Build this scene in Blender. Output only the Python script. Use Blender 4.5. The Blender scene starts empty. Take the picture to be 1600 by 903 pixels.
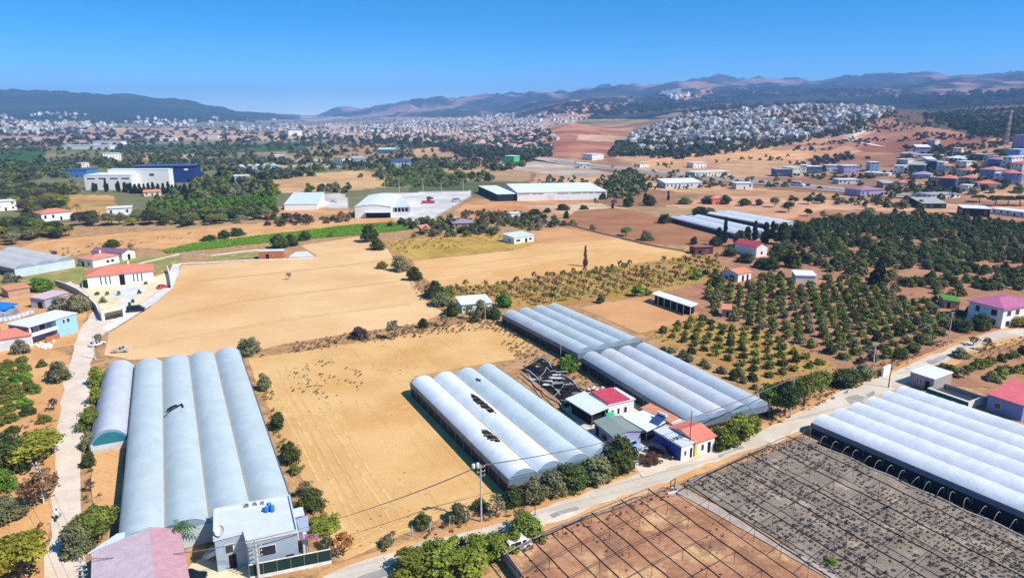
import bpy, bmesh, math, random
import numpy as np
from mathutils import Vector, Matrix
from mathutils.geometry import tessellate_polygon
SC = bpy.context.scene
COL = SC.collection
random.seed(7); np.random.seed(7)
# ------------------------------------------------------------------ camera, sky, sun, exposure
F = 1067.0; PIT = math.atan(271.5 / F); HC = 60.0
CP, SP = math.cos(PIT), math.sin(PIT)
cd = bpy.data.cameras.new("camera"); cam = bpy.data.objects.new("camera", cd); COL.objects.link(cam)
cd.sensor_width = 36.0; cd.lens = 36.0 * F / 1600.0; cd.clip_start = 1.0; cd.clip_end = 60000.0
cam.location = (0, 0, HC); cam.rotation_euler = (math.pi / 2 - PIT, 0, 0)
SC.camera = cam
SUN_AZ, SUN_EL = math.radians(117.0), math.radians(47.0)
W = bpy.data.worlds.new("World"); SC.world = W; W.use_nodes = True
wn, wl = W.node_tree.nodes, W.node_tree.links
bg = wn["Background"]
sky = wn.new("ShaderNodeTexSky"); sky.sky_type = 'NISHITA'; sky.sun_disc = False
sky.sun_elevation = SUN_EL; sky.sun_rotation = SUN_AZ
sky.altitude = 2500; sky.air_density = 1.0; sky.dust_density = 0.0; sky.ozone_density = 4.0
tc = wn.new("ShaderNodeTexCoord"); mpz = wn.new("ShaderNodeMapping"); mpz.inputs["Scale"].default_value = (1, 1, 1.9); mpz.inputs["Location"].default_value = (0, 0, .0)
wl.new(tc.outputs["Generated"], mpz.inputs["Vector"]); wl.new(mpz.outputs[0], sky.inputs["Vector"])
hs = wn.new("ShaderNodeHueSaturation"); hs.inputs["Saturation"].default_value = 1.42; hs.inputs["Value"].default_value = 1.3; hs.inputs["Hue"].default_value = .492
wl.new(sky.outputs[0], hs.inputs["Color"]); wl.new(hs.outputs[0], bg.inputs["Color"])
bg.inputs["Strength"].default_value = 0.12
sl = bpy.data.lights.new("sun", 'SUN'); sl.energy = 4.6; sl.angle = math.radians(0.5); sl.color = (1.0, 0.95, 0.87)
so = bpy.data.objects.new("sun", sl); COL.objects.link(so)
sdir = Vector((math.sin(SUN_AZ) * math.cos(SUN_EL), math.cos(SUN_AZ) * math.cos(SUN_EL), math.sin(SUN_EL)))
so.rotation_euler = (-sdir).to_track_quat('-Z', 'Y').to_euler()
SC.view_settings.view_transform = 'Standard'; SC.view_settings.look = 'None'
SC.view_settings.exposure = 0.45; SC.view_settings.gamma = 1.0
SC.cycles.use_denoising = True
SC.cycles.max_bounces = 6; SC.cycles.diffuse_bounces = 3; SC.cycles.glossy_bounces = 2; SC.cycles.transmission_bounces = 3
SC.cycles.volume_bounces = 1; SC.cycles.transparent_max_bounces = 4

# ------------------------------------------------------------------ noise helpers
def _hash(i, j, s):
    h = (i * 374761393 + j * 668265263 + s * 974634541) & 0x7fffffff
    h = ((h ^ (h >> 13)) * 1274126177) & 0x7fffffff
    return ((h ^ (h >> 16)) & 0xffff) / 65535.0
def vnoise(x, y, s=0):
    x = np.asarray(x, float); y = np.asarray(y, float)
    i = np.floor(x).astype(np.int64); j = np.floor(y).astype(np.int64)
    fx = x - i; fy = y - j; fx = fx * fx * (3 - 2 * fx); fy = fy * fy * (3 - 2 * fy)
    a = _hash(i, j, s); b = _hash(i + 1, j, s); c = _hash(i, j + 1, s); d = _hash(i + 1, j + 1, s)
    return (a * (1 - fx) + b * fx) * (1 - fy) + (c * (1 - fx) + d * fx) * fy
def fbm(x, y, s=0, o=4):
    t = 0; a = .5; n = 0
    for k in range(o):
        t = t + a * vnoise(x * 2 ** k, y * 2 ** k, s + k * 17); n += a; a *= .5
    return t / n
# ------------------------------------------------------------------ terrain height
def flat_py(y): return 451.5 - F * ((-HC * CP / y + SP) / (CP + HC * SP / y)) if False else None
def py_to_z(y, py):
    v = (451.5 - py) / F
    return HC + y * (v * CP - SP) / (CP + v * SP)
FL = None
TERR = {
 -900: [(2200, FL), (3000, 190), (4000, 174), (5500, 148), (8000, 150)],
 0: [(2200, FL), (3000, 190), (4000, 176), (5500, 150), (8000, 154)],
 100: [(2400, FL), (3000, 192), (4000, 178), (5500, 153), (8000, 158)],
 200: [(2600, FL), (3000, 194), (4000, 182), (5500, 158), (8000, 164)],
 300: [(3000, FL), (3500, 194), (4500, 183), (5500, 168), (8000, 174)],
 370: [(3500, FL), (4200, 189), (5500, 178), (8000, 180)],
 440: [(4500, FL), (5500, 186), (7000, 183)],
 490: [(6000, FL), (13000, 183)],
 528: [(5000, FL), (7000, 183), (8500, 172), (11000, 175)],
 570: [(4500, FL), (6000, 185), (8500, 175)],
 610: [(4000, FL), (6000, 184), (8500, 168)],
 650: [(3500, FL), (5500, 183), (8500, 158)],
 700: [(3000, FL), (5000, 182), (6500, 170), (8500, 155)],
 750: [(2500, FL), (4000, 188), (5500, 174), (8500, 154)],
 800: [(1700, FL), (2500, 201), (3500, 190), (5000, 175), (6500, 164), (8500, 152)],
 840: [(1000, FL), (1600, 207), (2400, 200), (3300, 182), (4500, 168), (6500, 160), (9000, 150)],
 880: [(900, FL), (1200, 222), (1600, 194), (2000, 201), (2600, 188), (3500, 162), (4500, 166), (6500, 156), (9000, 148)],
 930: [(900, FL), (1200, 224), (1600, 199), (2000, 201), (2600, 190), (3500, 166), (5000, 160), (9000, 147)],
 965: [(900, FL), (1200, 226), (1600, 206), (2100, 198), (2600, 190), (3500, 170), (5000, 160), (9000, 139)],
 1010: [(900, FL), (1100, 232), (1400, 212), (1800, 194), (2400, 188), (3500, 166), (5000, 156), (9000, 145)],
 1060: [(900, FL), (1100, 230), (1400, 204), (1800, 181), (2400, 182), (3500, 165), (5000, 148), (9000, 138)],
 1125: [(800, FL), (1100, 226), (1400, 200), (1800, 173), (2400, 176), (4000, 160), (6000, 142), (9000, 125)],
 1200: [(800, FL), (1100, 222), (1500, 188), (1900, 168), (2600, 170), (4000, 160), (6000, 143), (9000, 131)],
 1280: [(700, FL), (900, 244), (1200, 212), (1500, 184), (1900, 165), (2600, 168), (4000, 155), (6000, 142), (9000, 132)],
 1340: [(650, FL), (900, 236), (1100, 210), (1350, 186), (1700, 167), (2600, 168), (4000, 152), (6000, 140), (9000, 126)],
 1400: [(580, FL), (800, 248), (1000, 225), (1300, 190), (1600, 172), (2200, 178), (3000, 166), (4500, 148), (9000, 124)],
 1440: [(560, FL), (700, 258), (900, 230), (1300, 186), (1600, 174), (2200, 176), (3000, 162), (4500, 146), (9000, 122)],
 1500: [(520, FL), (650, 262), (800, 240), (1000, 215), (1300, 190), (1700, 178), (2500, 163), (4000, 146), (9000, 126)],
 1600: [(480, FL), (560, 262), (700, 235), (900, 212), (1200, 190), (1700, 171), (2500, 154), (4000, 139), (9000, 125)],
 2500: [(480, FL), (560, 262), (700, 238), (900, 216), (1200, 192), (1700, 172), (2500, 154), (4000, 139), (9000, 125)],
}
LY = np.linspace(math.log(30.), math.log(16000.), 420)
_cols = sorted(TERR)
_tab = []
for c in _cols:
    ys = [30., 450.]; zs = [0., 0.]
    for (y, p) in TERR[c]:
        ys.append(float(y)); zs.append(0.0 if p is None else py_to_z(y, p))
    if ys[-1] < 12000:
        ys.append(12500.); zs.append(40. + .35 * zs[-1])
    ys.append(16000.); zs.append(max(20., zs[-1] * .8))
    _tab.append(np.interp(LY, np.log(ys), zs))
_tab = np.array(_tab)
CX = np.arange(-900, 2501, 8.)
TAB = np.array([np.interp(CX, _cols, _tab[:, k]) for k in range(len(LY))]).T
def _blur(a, n, ax):
    k = np.hanning(2 * n + 3)[1:-1]; k /= k.sum()
    return np.apply_along_axis(lambda r: np.convolve(np.pad(r, n, mode='edge'), k, 'valid'), ax, a)
TAB = _blur(TAB, 5, 1); TAB = _blur(TAB, 3, 0)
AZMAX = math.atan(1.18)
def Zt(x, y):
    x = np.asarray(x, float); y = np.asarray(y, float)
    r = np.hypot(x, y); az = np.arctan2(x, y)
    inside = np.abs(az) <= AZMAX
    azc = np.clip(az, -AZMAX, AZMAX)
    Y = np.where(inside, np.maximum(y, 1.), np.maximum(r * math.cos(AZMAX), 1.))
    cx = 800 + F * np.tan(azc) / CP
    fi = np.clip((cx - CX[0]) / 8., 0, len(CX) - 1.001); i = fi.astype(int); fi = fi - i
    fj = np.clip((np.log(np.clip(Y, 30., 16000.)) - LY[0]) / (LY[1] - LY[0]), 0, len(LY) - 1.001); j = fj.astype(int); fj = fj - j
    z = (TAB[i, j] * (1 - fi) + TAB[i + 1, j] * fi) * (1 - fj) + (TAB[i, j + 1] * (1 - fi) + TAB[i + 1, j + 1] * fi) * fj
    w = np.clip((Y - 455.) / 90., 0, 1); w = w * w * (3 - 2 * w)
    rid = 1 - np.abs(2 * fbm(x / 1100., y / 1100., 3, 5) - 1)
    hill = np.clip(z / 120., 0, 1) * np.clip((Y - 2000) / 2500., 0, 1)
    rid2 = 1 - np.abs(2 * fbm(x / 420., y / 420., 13, 4) - 1)
    z = z + hill * ((rid - .72) * (40 + 150 * np.clip((Y - 3000) / 4500., 0, 1)) + (rid2 - .7) * (22 + 120 * np.clip((Y - 2500) / 4500., 0, 1)))
    z = z + np.clip((Y - 700) / 900., 0, 1) * np.clip(z / 25., 0, 1) * (fbm(x / 170., y / 170., 9, 4) - .5) * 9
    z = z + np.clip((Y - 2500) / 1500., 0, 1) * (fbm(x / 400., y / 400., 29, 3) - .5) * 6
    return z * w
_RY = np.exp(np.linspace(math.log(30.), math.log(13500.), 620))
def G(px, py, z0=0.0):
    """ground point seen at photo pixel (px,py): the ray meets the terrain (plus z0)"""
    u = (px - 800) / F; v = (451.5 - py) / F
    dx, dy, dz = u, CP + v * SP, -SP + v * CP
    if dz < 0:
        t = (z0 - HC) / dz
        if dy * t < 440: return Vector((dx * t, dy * t, 0.0))
    ys = _RY; xs = dx / dy * ys; zr = HC + dz / dy * ys
    zt = Zt(xs, ys) + z0
    k = np.argmax(zt >= zr)
    if zt[k] < zr[k]: k = len(ys) - 1
    if k > 0:
        a = (zr[k - 1] - zt[k - 1]); b = (zt[k] - zr[k]); f_ = a / (a + b + 1e-9)
        y = ys[k - 1] + (ys[k] - ys[k - 1]) * f_
    else: y = ys[0]
    x = dx / dy * y
    return Vector((float(x), float(y), float(Zt(x, y))))
def depth_of(p): return p.y * CP - (p.z - HC) * SP
def ppm(p): return F / depth_of(p)          # pixels per metre across the view at a point

# ------------------------------------------------------------------ objects
def tag(o, label=None, cat=None, group=None, kind=None):
    if label: o['label'] = label
    if cat: o['category'] = cat
    if group: o['group'] = group
    if kind: o['kind'] = kind
    return o
def empty(name, loc=(0, 0, 0), rz=0.0, label=None, cat=None, group=None):
    o = bpy.data.objects.new(name, None); COL.objects.link(o)
    o.location = loc; o.rotation_euler = (0, 0, rz); o.empty_display_size = .5
    return tag(o, label, cat, group)
class MB:
    def __init__(s): s.v = []; s.f = []; s.m = []
    def add(s, vs, fs, mi=0):
        b = len(s.v); s.v += [tuple(p) for p in vs]; s.f += [tuple(b + i for i in f) for f in fs]; s.m += [mi] * len(fs)
    def box(s, x0, x1, y0, y1, z0, z1, mi=0):
        s.add([(x0, y0, z0), (x1, y0, z0), (x1, y1, z0), (x0, y1, z0), (x0, y0, z1), (x1, y0, z1), (x1, y1, z1), (x0, y1, z1)],
              [(0, 3, 2, 1), (4, 5, 6, 7), (0, 1, 5, 4), (1, 2, 6, 5), (2, 3, 7, 6), (3, 0, 4, 7)], mi)
    def tube(s, a, b, r, n=6, mi=0, r2=None, cap=True):
        a = Vector(a); b = Vector(b); d = (b - a)
        if d.length < 1e-6: return
        d.normalize(); u = d.orthogonal().normalized(); w = d.cross(u); r2 = r if r2 is None else r2
        vs = []
        for p, rr in ((a, r), (b, r2)):
            for k in range(n):
                t = 2 * math.pi * k / n; vs.append(p + (u * math.cos(t) + w * math.sin(t)) * rr)
        fs = [(k, (k + 1) % n, n + (k + 1) % n, n + k) for k in range(n)]
        if cap: fs += [tuple(range(n - 1, -1, -1)), tuple(range(n, 2 * n))]
        s.add(vs, fs, mi)
    def path(s, pts, r, n=5, mi=0):
        for a, b in zip(pts[:-1], pts[1:]): s.tube(a, b, r, n, mi)
    def lathe(s, prof, n=12, c=(0, 0, 0), mi=0):
        vs = []; 
        for (r, z) in prof:
            for k in range(n):
                t = 2 * math.pi * k / n; vs.append((c[0] + r * math.cos(t), c[1] + r * math.sin(t), c[2] + z))
        fs = []
        for q in range(len(prof) - 1):
            for k in range(n): fs.append((q * n + k, q * n + (k + 1) % n, (q + 1) * n + (k + 1) % n, (q + 1) * n + k))
        fs += [tuple(range(n - 1, -1, -1)), tuple((len(prof) - 1) * n + k for k in range(n))]
        s.add(vs, fs, mi)
    def prism(s, poly, z0, z1, mi=0):
        n = len(poly)
        vs = [(p[0], p[1], z0) for p in poly] + [(p[0], p[1], z1) for p in poly]
        fs = [(k, (k + 1) % n, n + (k + 1) % n, n + k) for k in range(n)] + [tuple(range(n - 1, -1, -1)), tuple(range(n, 2 * n))]
        s.add(vs, fs, mi)
    def mesh(s, name, mats, smooth=False):
        me = bpy.data.meshes.new(name); me.from_pydata(s.v, [], s.f)
        for m in (mats if isinstance(mats, (list, tuple)) else [mats]): me.materials.append(m)
        if any(s.m): me.polygons.foreach_set('material_index', s.m)
        if smooth: me.polygons.foreach_set('use_smooth', [True] * len(s.f))
        me.update(); return me
    def build(s, name, mats, parent=None, smooth=False, loc=None, rz=None):
        o = bpy.data.objects.new(name, s.mesh(name, mats, smooth)); COL.objects.link(o)
        if parent is not None: o.parent = parent
        if loc is not None: o.location = loc
        if rz is not None: o.rotation_euler = (0, 0, rz)
        return o
def copy_tree(o, parent=None):
    c = o.copy(); COL.objects.link(c)
    if parent is not None: c.parent = parent
    for ch in list(o.children): copy_tree(ch, c)
    return c

# ------------------------------------------------------------------ materials
MATS = {}
def srgb(r, g, b):
    f_ = lambda c: (c / 255. / 12.92) if c <= 10 else ((c / 255. + .055) / 1.055) ** 2.4
    return (f_(r), f_(g), f_(b))
def rgba(c): return (c[0], c[1], c[2], 1.0)
def mat(name, c1, c2=None, scale=1.0, rough=.8, bump=0.0, bscale=None, spec=.25, detail=5, coords='obj', wave=None, metal=0.0,
        blot=None, fine=None, streak=None, translucent=0.0, objvar=0.0, attr=None, contrast=(.35, .65), bdist=.05):
    """Principled surface whose base colour mixes two pigments by noise; optional ribs, blotches, speckle, directional streaks."""
    if name in MATS: return MATS[name]
    m = bpy.data.materials.new(name); m.use_nodes = True; MATS[name] = m
    nt = m.node_tree; N = nt.nodes; L = nt.links; p = N["Principled BSDF"]; out = N["Material Output"]
    c2 = c2 or tuple(x * .82 for x in c1)
    if coords == 'pos': co = N.new("ShaderNodeNewGeometry").outputs["Position"]
    else: co = N.new("ShaderNodeTexCoord").outputs["Object"]
    def noise(sc, det=detail, vec=co, ro=.55):
        n = N.new("ShaderNodeTexNoise"); n.inputs["Scale"].default_value = sc; n.inputs["Detail"].default_value = det; n.inputs["Roughness"].default_value = ro
        L.new(vec, n.inputs["Vector"]); return n.outputs["Fac"]
    def ramp(fac, a, b):
        r = N.new("ShaderNodeMapRange"); r.interpolation_type = 'SMOOTHSTEP'; r.inputs["From Min"].default_value = a; r.inputs["From Max"].default_value = b
        L.new(fac, r.inputs["Value"]); return r.outputs["Result"]
    def mix(fac, a, b, blend='MIX'):
        x = N.new("ShaderNodeMix"); x.data_type = 'RGBA'; x.blend_type = blend
        if isinstance(fac, float): x.inputs[0].default_value = fac
        else: L.new(fac, x.inputs[0])
        for s_, q in ((6, a), (7, b)):
            if isinstance(q, tuple): x.inputs[s_].default_value = rgba(q)
            else: L.new(q, x.inputs[s_])
        return x.outputs[2]
    if attr:
        at = N.new("ShaderNodeAttribute"); at.attribute_name = attr
        col = mix(ramp(noise(scale), *contrast), c1, c2, 'MIX'); col = mix(1.0, at.outputs["Color"], col, 'MULTIPLY')
    else: col = mix(ramp(noise(scale), *contrast), tuple(c1), tuple(c2))
    for b in (blot or []):      # (scale, colour, lo, hi, amount)
        f_ = ramp(noise(b[0]), b[2], b[3])
        q = N.new("ShaderNodeMath"); q.operation = 'MULTIPLY'; L.new(f_, q.inputs[0]); q.inputs[1].default_value = b[4]
        col = mix(q.outputs[0], col, tuple(b[1]))
    if streak:                  # (angle, along, across, colour, lo, hi, amount)
        mp = N.new("ShaderNodeMapping"); mp.inputs["Rotation"].default_value = (0, 0, -streak[0]); L.new(co, mp.inputs["Vector"])
        mp2 = N.new("ShaderNodeMapping"); mp2.inputs["Scale"].default_value = (streak[1], streak[2], 1); L.new(mp.outputs[0], mp2.inputs["Vector"])
        f_ = ramp(noise(1.0, 3, mp2.outputs[0]), streak[4], streak[5])
        q = N.new("ShaderNodeMath"); q.operation = 'MULTIPLY'; L.new(f_, q.inputs[0]); q.inputs[1].default_value = streak[6]
        col = mix(q.outputs[0], col, tuple(streak[3]))
    if fine:                    # (scale, amount)
        f_ = noise(fine[0], 2)
        r = N.new("ShaderNodeMapRange"); r.inputs["From Min"].default_value = .25; r.inputs["From Max"].default_value = .75
        r.inputs["To Min"].default_value = 1 - fine[1]; r.inputs["To Max"].default_value = 1 + fine[1]; L.new(f_, r.inputs["Value"])
        hv = N.new("ShaderNodeHueSaturation"); L.new(r.outputs[0], hv.inputs["Value"]); L.new(col, hv.inputs["Color"]); col = hv.outputs[0]
    if objvar:
        oi = N.new("ShaderNodeObjectInfo"); r = N.new("ShaderNodeMapRange"); r.inputs["To Min"].default_value = 1 - objvar; r.inputs["To Max"].default_value = 1 + objvar
        L.new(oi.outputs["Random"], r.inputs["Value"])
        r2 = N.new("ShaderNodeMapRange"); r2.inputs["To Min"].default_value = .5 - objvar * .09; r2.inputs["To Max"].default_value = .5 + objvar * .06
        q = N.new("ShaderNodeMath"); q.operation = 'FRACT'; q2 = N.new("ShaderNodeMath"); q2.operation = 'MULTIPLY'; q2.inputs[1].default_value = 7.31
        L.new(oi.outputs["Random"], q2.inputs[0]); L.new(q2.outputs[0], q.inputs[0]); L.new(q.outputs[0], r2.inputs["Value"])
        hv = N.new("ShaderNodeHueSaturation"); L.new(r.outputs[0], hv.inputs["Value"]); L.new(r2.outputs[0], hv.inputs["Hue"]); L.new(col, hv.inputs["Color"]); col = hv.outputs[0]
    L.new(col, p.inputs["Base Color"])
    p.inputs["Roughness"].default_value = rough; p.inputs["Specular IOR Level"].default_value = spec; p.inputs["Metallic"].default_value = metal
    hsrc = None
    if bump: hsrc = noise(bscale or scale * 4)
    if wave:                    # (scale, axis vector index 0/1/2, strength, dist) ribs
        wv = N.new("ShaderNodeTexWave"); wv.bands_direction = 'XYZ'[wave[1]]; wv.inputs["Scale"].default_value = wave[0]; wv.inputs["Distortion"].default_value = 0
        L.new(co, wv.inputs["Vector"])
        bw = N.new("ShaderNodeBump"); bw.inputs["Strength"].default_value = wave[2]; bw.inputs["Distance"].default_value = wave[3]; L.new(wv.outputs["Fac"], bw.inputs["Height"])
        L.new(bw.outputs[0], p.inputs["Normal"])
    if hsrc is not None:
        b = N.new("ShaderNodeBump"); b.inputs["Strength"].default_value = bump; b.inputs["Distance"].default_value = bdist
        L.new(hsrc, b.inputs["Height"])
        if wave: L.new(bw.outputs[0], b.inputs["Normal"])
        L.new(b.outputs[0], p.inputs["Normal"])
    if translucent:
        t = N.new("ShaderNodeBsdfTranslucent"); L.new(col, t.inputs["Color"]); ms = N.new("ShaderNodeMixShader"); ms.inputs[0].default_value = translucent
        L.new(p.outputs[0], ms.inputs[1]); L.new(t.outputs[0], ms.inputs[2]); L.new(ms.outputs[0], out.inputs["Surface"])
    return m
# ------------------------------------------------------------------ ground: one sheet to the horizon
def pip(px, py, poly):
    px = np.asarray(px); py = np.asarray(py); ins = np.zeros(px.shape, bool); n = len(poly)
    for i in range(n):
        x0, y0 = poly[i]; x1, y1 = poly[(i + 1) % n]
        c = ((y0 > py) != (y1 > py)) & (px < (x1 - x0) * (py - y0) / (y1 - y0 + 1e-12) + x0)
        ins ^= c
    return ins
def project(x, y, z):
    dep = y * CP - (z - HC) * SP; up = y * SP + (z - HC) * CP
    dep = np.where(dep < 1, 1, dep)
    return 800 + F * x / dep, 451.5 - F * up / dep
def build_ground():
    az = np.concatenate([np.radians(np.arange(-180, -44, 4.)), np.radians(np.arange(-44, 44.01, .16)), np.radians(np.arange(48, 180, 4.))])
    r = np.concatenate([np.concatenate([np.array([6., 25., 60., 110., 180., 250., 300., 330.]), np.arange(340., 462., 5.)]), np.exp(np.linspace(math.log(465.), math.log(14000.), 250))])
    na, nr = len(az), len(r)
    A, R = np.meshgrid(az, r, indexing='ij'); X = R * np.sin(A); Y = R * np.cos(A); Z = Zt(X, Y)
    V = np.stack([X, Y, Z], -1).reshape(-1, 3)
    V = np.vstack([V, [[0, 0, 0]]]); ctr = len(V) - 1
    I = np.arange(na)[:, None]; J = np.arange(nr - 1)[None, :]; I2 = (I + 1) % na
    Q = np.stack([I * nr + J, I2 * nr + J, I2 * nr + J + 1, I * nr + J + 1], -1).reshape(-1, 4)
    Q = Q[:, ::-1]
    faces = Q.tolist() + [(ctr, i * nr, ((i + 1) % na) * nr) for i in range(na)]
    me = bpy.data.meshes.new("ground"); me.from_pydata(V.tolist(), [], faces)
    # land cover (pigment of the soil and scrub), from the places themselves
    x, y, z = V[:, 0], V[:, 1], V[:, 2]
    px, py = project(x, y, z); rr = np.hypot(x, y)
    def C(*c): return np.array(srgb(*c))
    col = np.zeros((len(V), 3)); col[:] = C(168, 138, 100)
    n1 = fbm(x / 90., y / 90., 41, 4); n2 = fbm(x / 700., y / 700., 43, 4); n3 = fbm(x / 240., y / 240., 47, 4)
    far = rr > 470
    scrub = C(92, 96, 62); soil = C(176, 140, 104)
    t = np.clip((n3 - .42) / .16, 0, 1)[:, None]
    base = scrub * (1 - t) + soil * t
    col[far] = base[far]
    left = far & (px < 640) & (rr < 1700)
    tl = np.clip((n3 - .50) / .12, 0, 1)[:, None]
    col[left] = (C(118, 116, 80) * (1 - tl) + C(160, 136, 98) * tl)[left]
    plain = far & (rr >= 1500) & (z < 60) & (px < 900)
    tp = np.clip((n2 - .40) / .2, 0, 1)[:, None]
    col[plain] = (C(128, 122, 98) * (1 - tp) + C(200, 168, 138) * tp)[plain]
    hill = far & (rr > 2300) & (z > 45)
    th = np.clip((fbm(x / 420., y / 420., 51, 5) - .60) / .07, 0, 1)[:, None]
    tq = np.clip((fbm(x / 260., y / 260., 57, 4) - .4) / .2, 0, 1)[:, None]; col[hill] = ((C(28, 42, 32) * (1 - tq) + C(62, 66, 50) * tq) * (1 - th) + C(160, 126, 104) * th)[hill]
    lh = far & (rr > 3000) & (px < 470) & (z > 25)
    col[lh] = (C(40, 60, 40) * (1 - .3 * th) + C(96, 96, 70) * .3 * th)[lh]
    right = far & (px > 830) & (rr < 2300)
    tr = np.clip((n1 - .44) / .2, 0, 1)[:, None]
    col[right] = (C(152, 112, 84) * (1 - tr) + C(196, 152, 112) * tr)[right]
    def paint(poly, c1, c2=None, sc=60., rmin=455, rmax=20000, soft=None):
        k = pip(px, py, poly) & (rr > rmin) & (rr < rmax) & (y > 0)
        c2 = c2 or tuple(v * .86 for v in c1)
        w = np.clip((fbm(x / sc, y / sc, 61, 4) - .36) / .28, 0, 1)[:, None]
        col[k] = (C(*c1) * (1 - w) + C(*c2) * w)[k]
    # the hill with the mast, scrub on its flank
    paint([(1270, 262), (1345, 190), (1420, 172), (1700, 178), (1700, 262)], (150, 104, 80), (176, 128, 98), 80)
    paint([(1330, 235), (1420, 205), (1560, 208), (1580, 228), (1500, 244), (1400, 240)], (176, 124, 92), (150, 98, 76), 120)
    paint([(1500, 232), (1560, 214), (1590, 226), (1570, 240), (1480, 246)], (206, 158, 118))
    paint([(1440, 176), (1700, 150), (1700, 208), (1530, 212), (1450, 196)], (74, 76, 56), (120, 100, 76), 60)
    paint([(1390, 172), (1440, 172), (1700, 178), (1700, 214), (1520, 210), (1400, 190)], (112, 90, 70), (84, 78, 58), 60)
    paint([(985, 256), (1060, 240), (1160, 228), (1250, 222), (1310, 224), (1345, 236), (1320, 246), (1180, 250), (1000, 262)], (222, 170, 118), (206, 154, 106), 120)
    paint([(1200, 235), (1290, 205), (1340, 192), (1370, 205), (1300, 235)], (206, 162, 126), (168, 116, 90), 40)
    paint([(1325, 222), (1348, 206), (1358, 190), (1345, 186), (1330, 200), (1318, 214)], (196, 176, 150))
    paint([(835, 240), (850, 205), (900, 192), (1000, 212), (985, 240), (900, 246)], (188, 132, 102), (160, 98, 74), 70)
    paint([(905, 210), (990, 214), (985, 222), (900, 220)], (206, 170, 136))
    paint([(850, 184), (890, 160), (935, 166), (920, 182), (860, 192)], (196, 150, 116), (150, 112, 88), 200)
    paint([(1050, 150), (1110, 138), (1120, 146), (1060, 158)], (214, 160, 124))
    paint([(960, 238), (1180, 222), (1210, 190), (1150, 170), (1060, 180), (990, 200)], (120, 108, 88), (166, 142, 118), 50)
    # plain and fields of the middle distance
    paint([(405, 302), (430, 276), (560, 266), (616, 274), (604, 292), (545, 298)], (206, 166, 116), (188, 148, 100))
    paint([(552, 238), (556, 224), (612, 226), (614, 236)], (196, 140, 100))
    paint([(640, 242), (655, 230), (682, 228), (690, 236), (680, 242)], (214, 172, 122))
    paint([(676, 280), (690, 268), (800, 264), (770, 282), (700, 284)], (206, 164, 120))
    paint([(590, 272), (640, 262), (700, 268), (725, 288), (640, 284)], (98, 120, 52), (150, 130, 84), 40)
    paint([(830, 292), (840, 268), (960, 272), (1060, 284), (1200, 296), (1440, 314), (1440, 326), (1060, 300), (900, 285)], (206, 162, 116), (180, 136, 98))
    paint([(100, 338), (110, 304), (180, 306), (184, 330), (130, 340)], (204, 160, 98))
    paint([(225, 250), (210, 240), (330, 240), (330, 250)], (196, 164, 130))
    paint([(0, 232), (0, 214), (130, 200), (270, 200), (420, 208), (500, 206), (400, 216), (200, 218)], (206, 166, 132), (168, 140, 116), 150)
    paint([(0, 268), (0, 232), (70, 230), (70, 268)], (58, 92, 52), (70, 96, 56))
    paint([(170, 238), (200, 226), (400, 226), (480, 222), (480, 236), (300, 240)], (56, 84, 58), (74, 96, 66), 80)
    paint([(160, 262), (175, 248), (230, 246), (230, 262)], (180, 160, 84))
    paint([(400, 262), (390, 250), (440, 244), (520, 250), (520, 262)], (150, 142, 110), (180, 166, 140), 40)
    paint([(720, 240), (800, 236), (860, 252), (960, 272), (900, 278), (780, 262)], (196, 180, 160), (170, 150, 126), 40)
    paint([(-60, 400), (0, 396), (60, 375), (200, 362), (430, 347), (560, 342), (640, 336), (640, 352), (300, 380), (-60, 412)], (212, 164, 112), (200, 150, 100), 20, 330)
    paint([(690, 346), (730, 316), (760, 311), (930, 317), (925, 332), (800, 338), (740, 346)], (208, 154, 106), (194, 138, 92), 30, 330)
    paint([(1040, 322), (1120, 306), (1420, 316), (1700, 326), (1700, 356), (1440, 345), (1210, 350), (1140, 332)], (196, 146, 110), (206, 160, 122), 60, 330)
    paint([(870, 356), (900, 330), (960, 325), (1010, 333), (1050, 345), (1130, 356)], (166, 116, 84), (152, 104, 74), 40, 330)
    paint([(1200, 357), (1240, 344), (1290, 327), (1450, 331), (1700, 344), (1700, 358)], (170, 118, 84), (150, 100, 70), 40, 330)
    paint([(600, 340), (606, 302), (735, 298), (737, 306), (692, 331), (672, 346), (640, 347)], (214, 208, 200), (200, 194, 188), 30, 330)
    paint([(500, 327), (500, 303), (540, 303), (545, 326)], (206, 198, 188), (190, 182, 172), 30, 330)
    paint([(420, 330), (440, 322), (545, 326), (545, 344), (430, 346)], (206, 160, 112), (186, 140, 96), 20, 330)
    paint([(820, 322), (930, 318), (1000, 326), (900, 336)], (206, 178, 146), (186, 150, 116), 20, 330)
    ca = np.ones((len(V), 4)); ca[:, :3] = col
    at = me.color_attributes.new("cover", 'FLOAT_COLOR', 'POINT'); at.data.foreach_set('color', ca.ravel())
    me.polygons.foreach_set('use_smooth', [True] * len(faces))
    m = mat("soil_and_scrub", (1.12, 1.12, 1.12), (.84, .84, .84), scale=.05, coords='pos', rough=.95, spec=.05, attr="cover",
            blot=[(.22, srgb(96, 92, 60), .56, .72, .32)], fine=(1.1, .22))
    me.materials.append(m)
    o = bpy.data.objects.new("ground", me); COL.objects.link(o); o['kind'] = 'structure'
build_ground()

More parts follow.
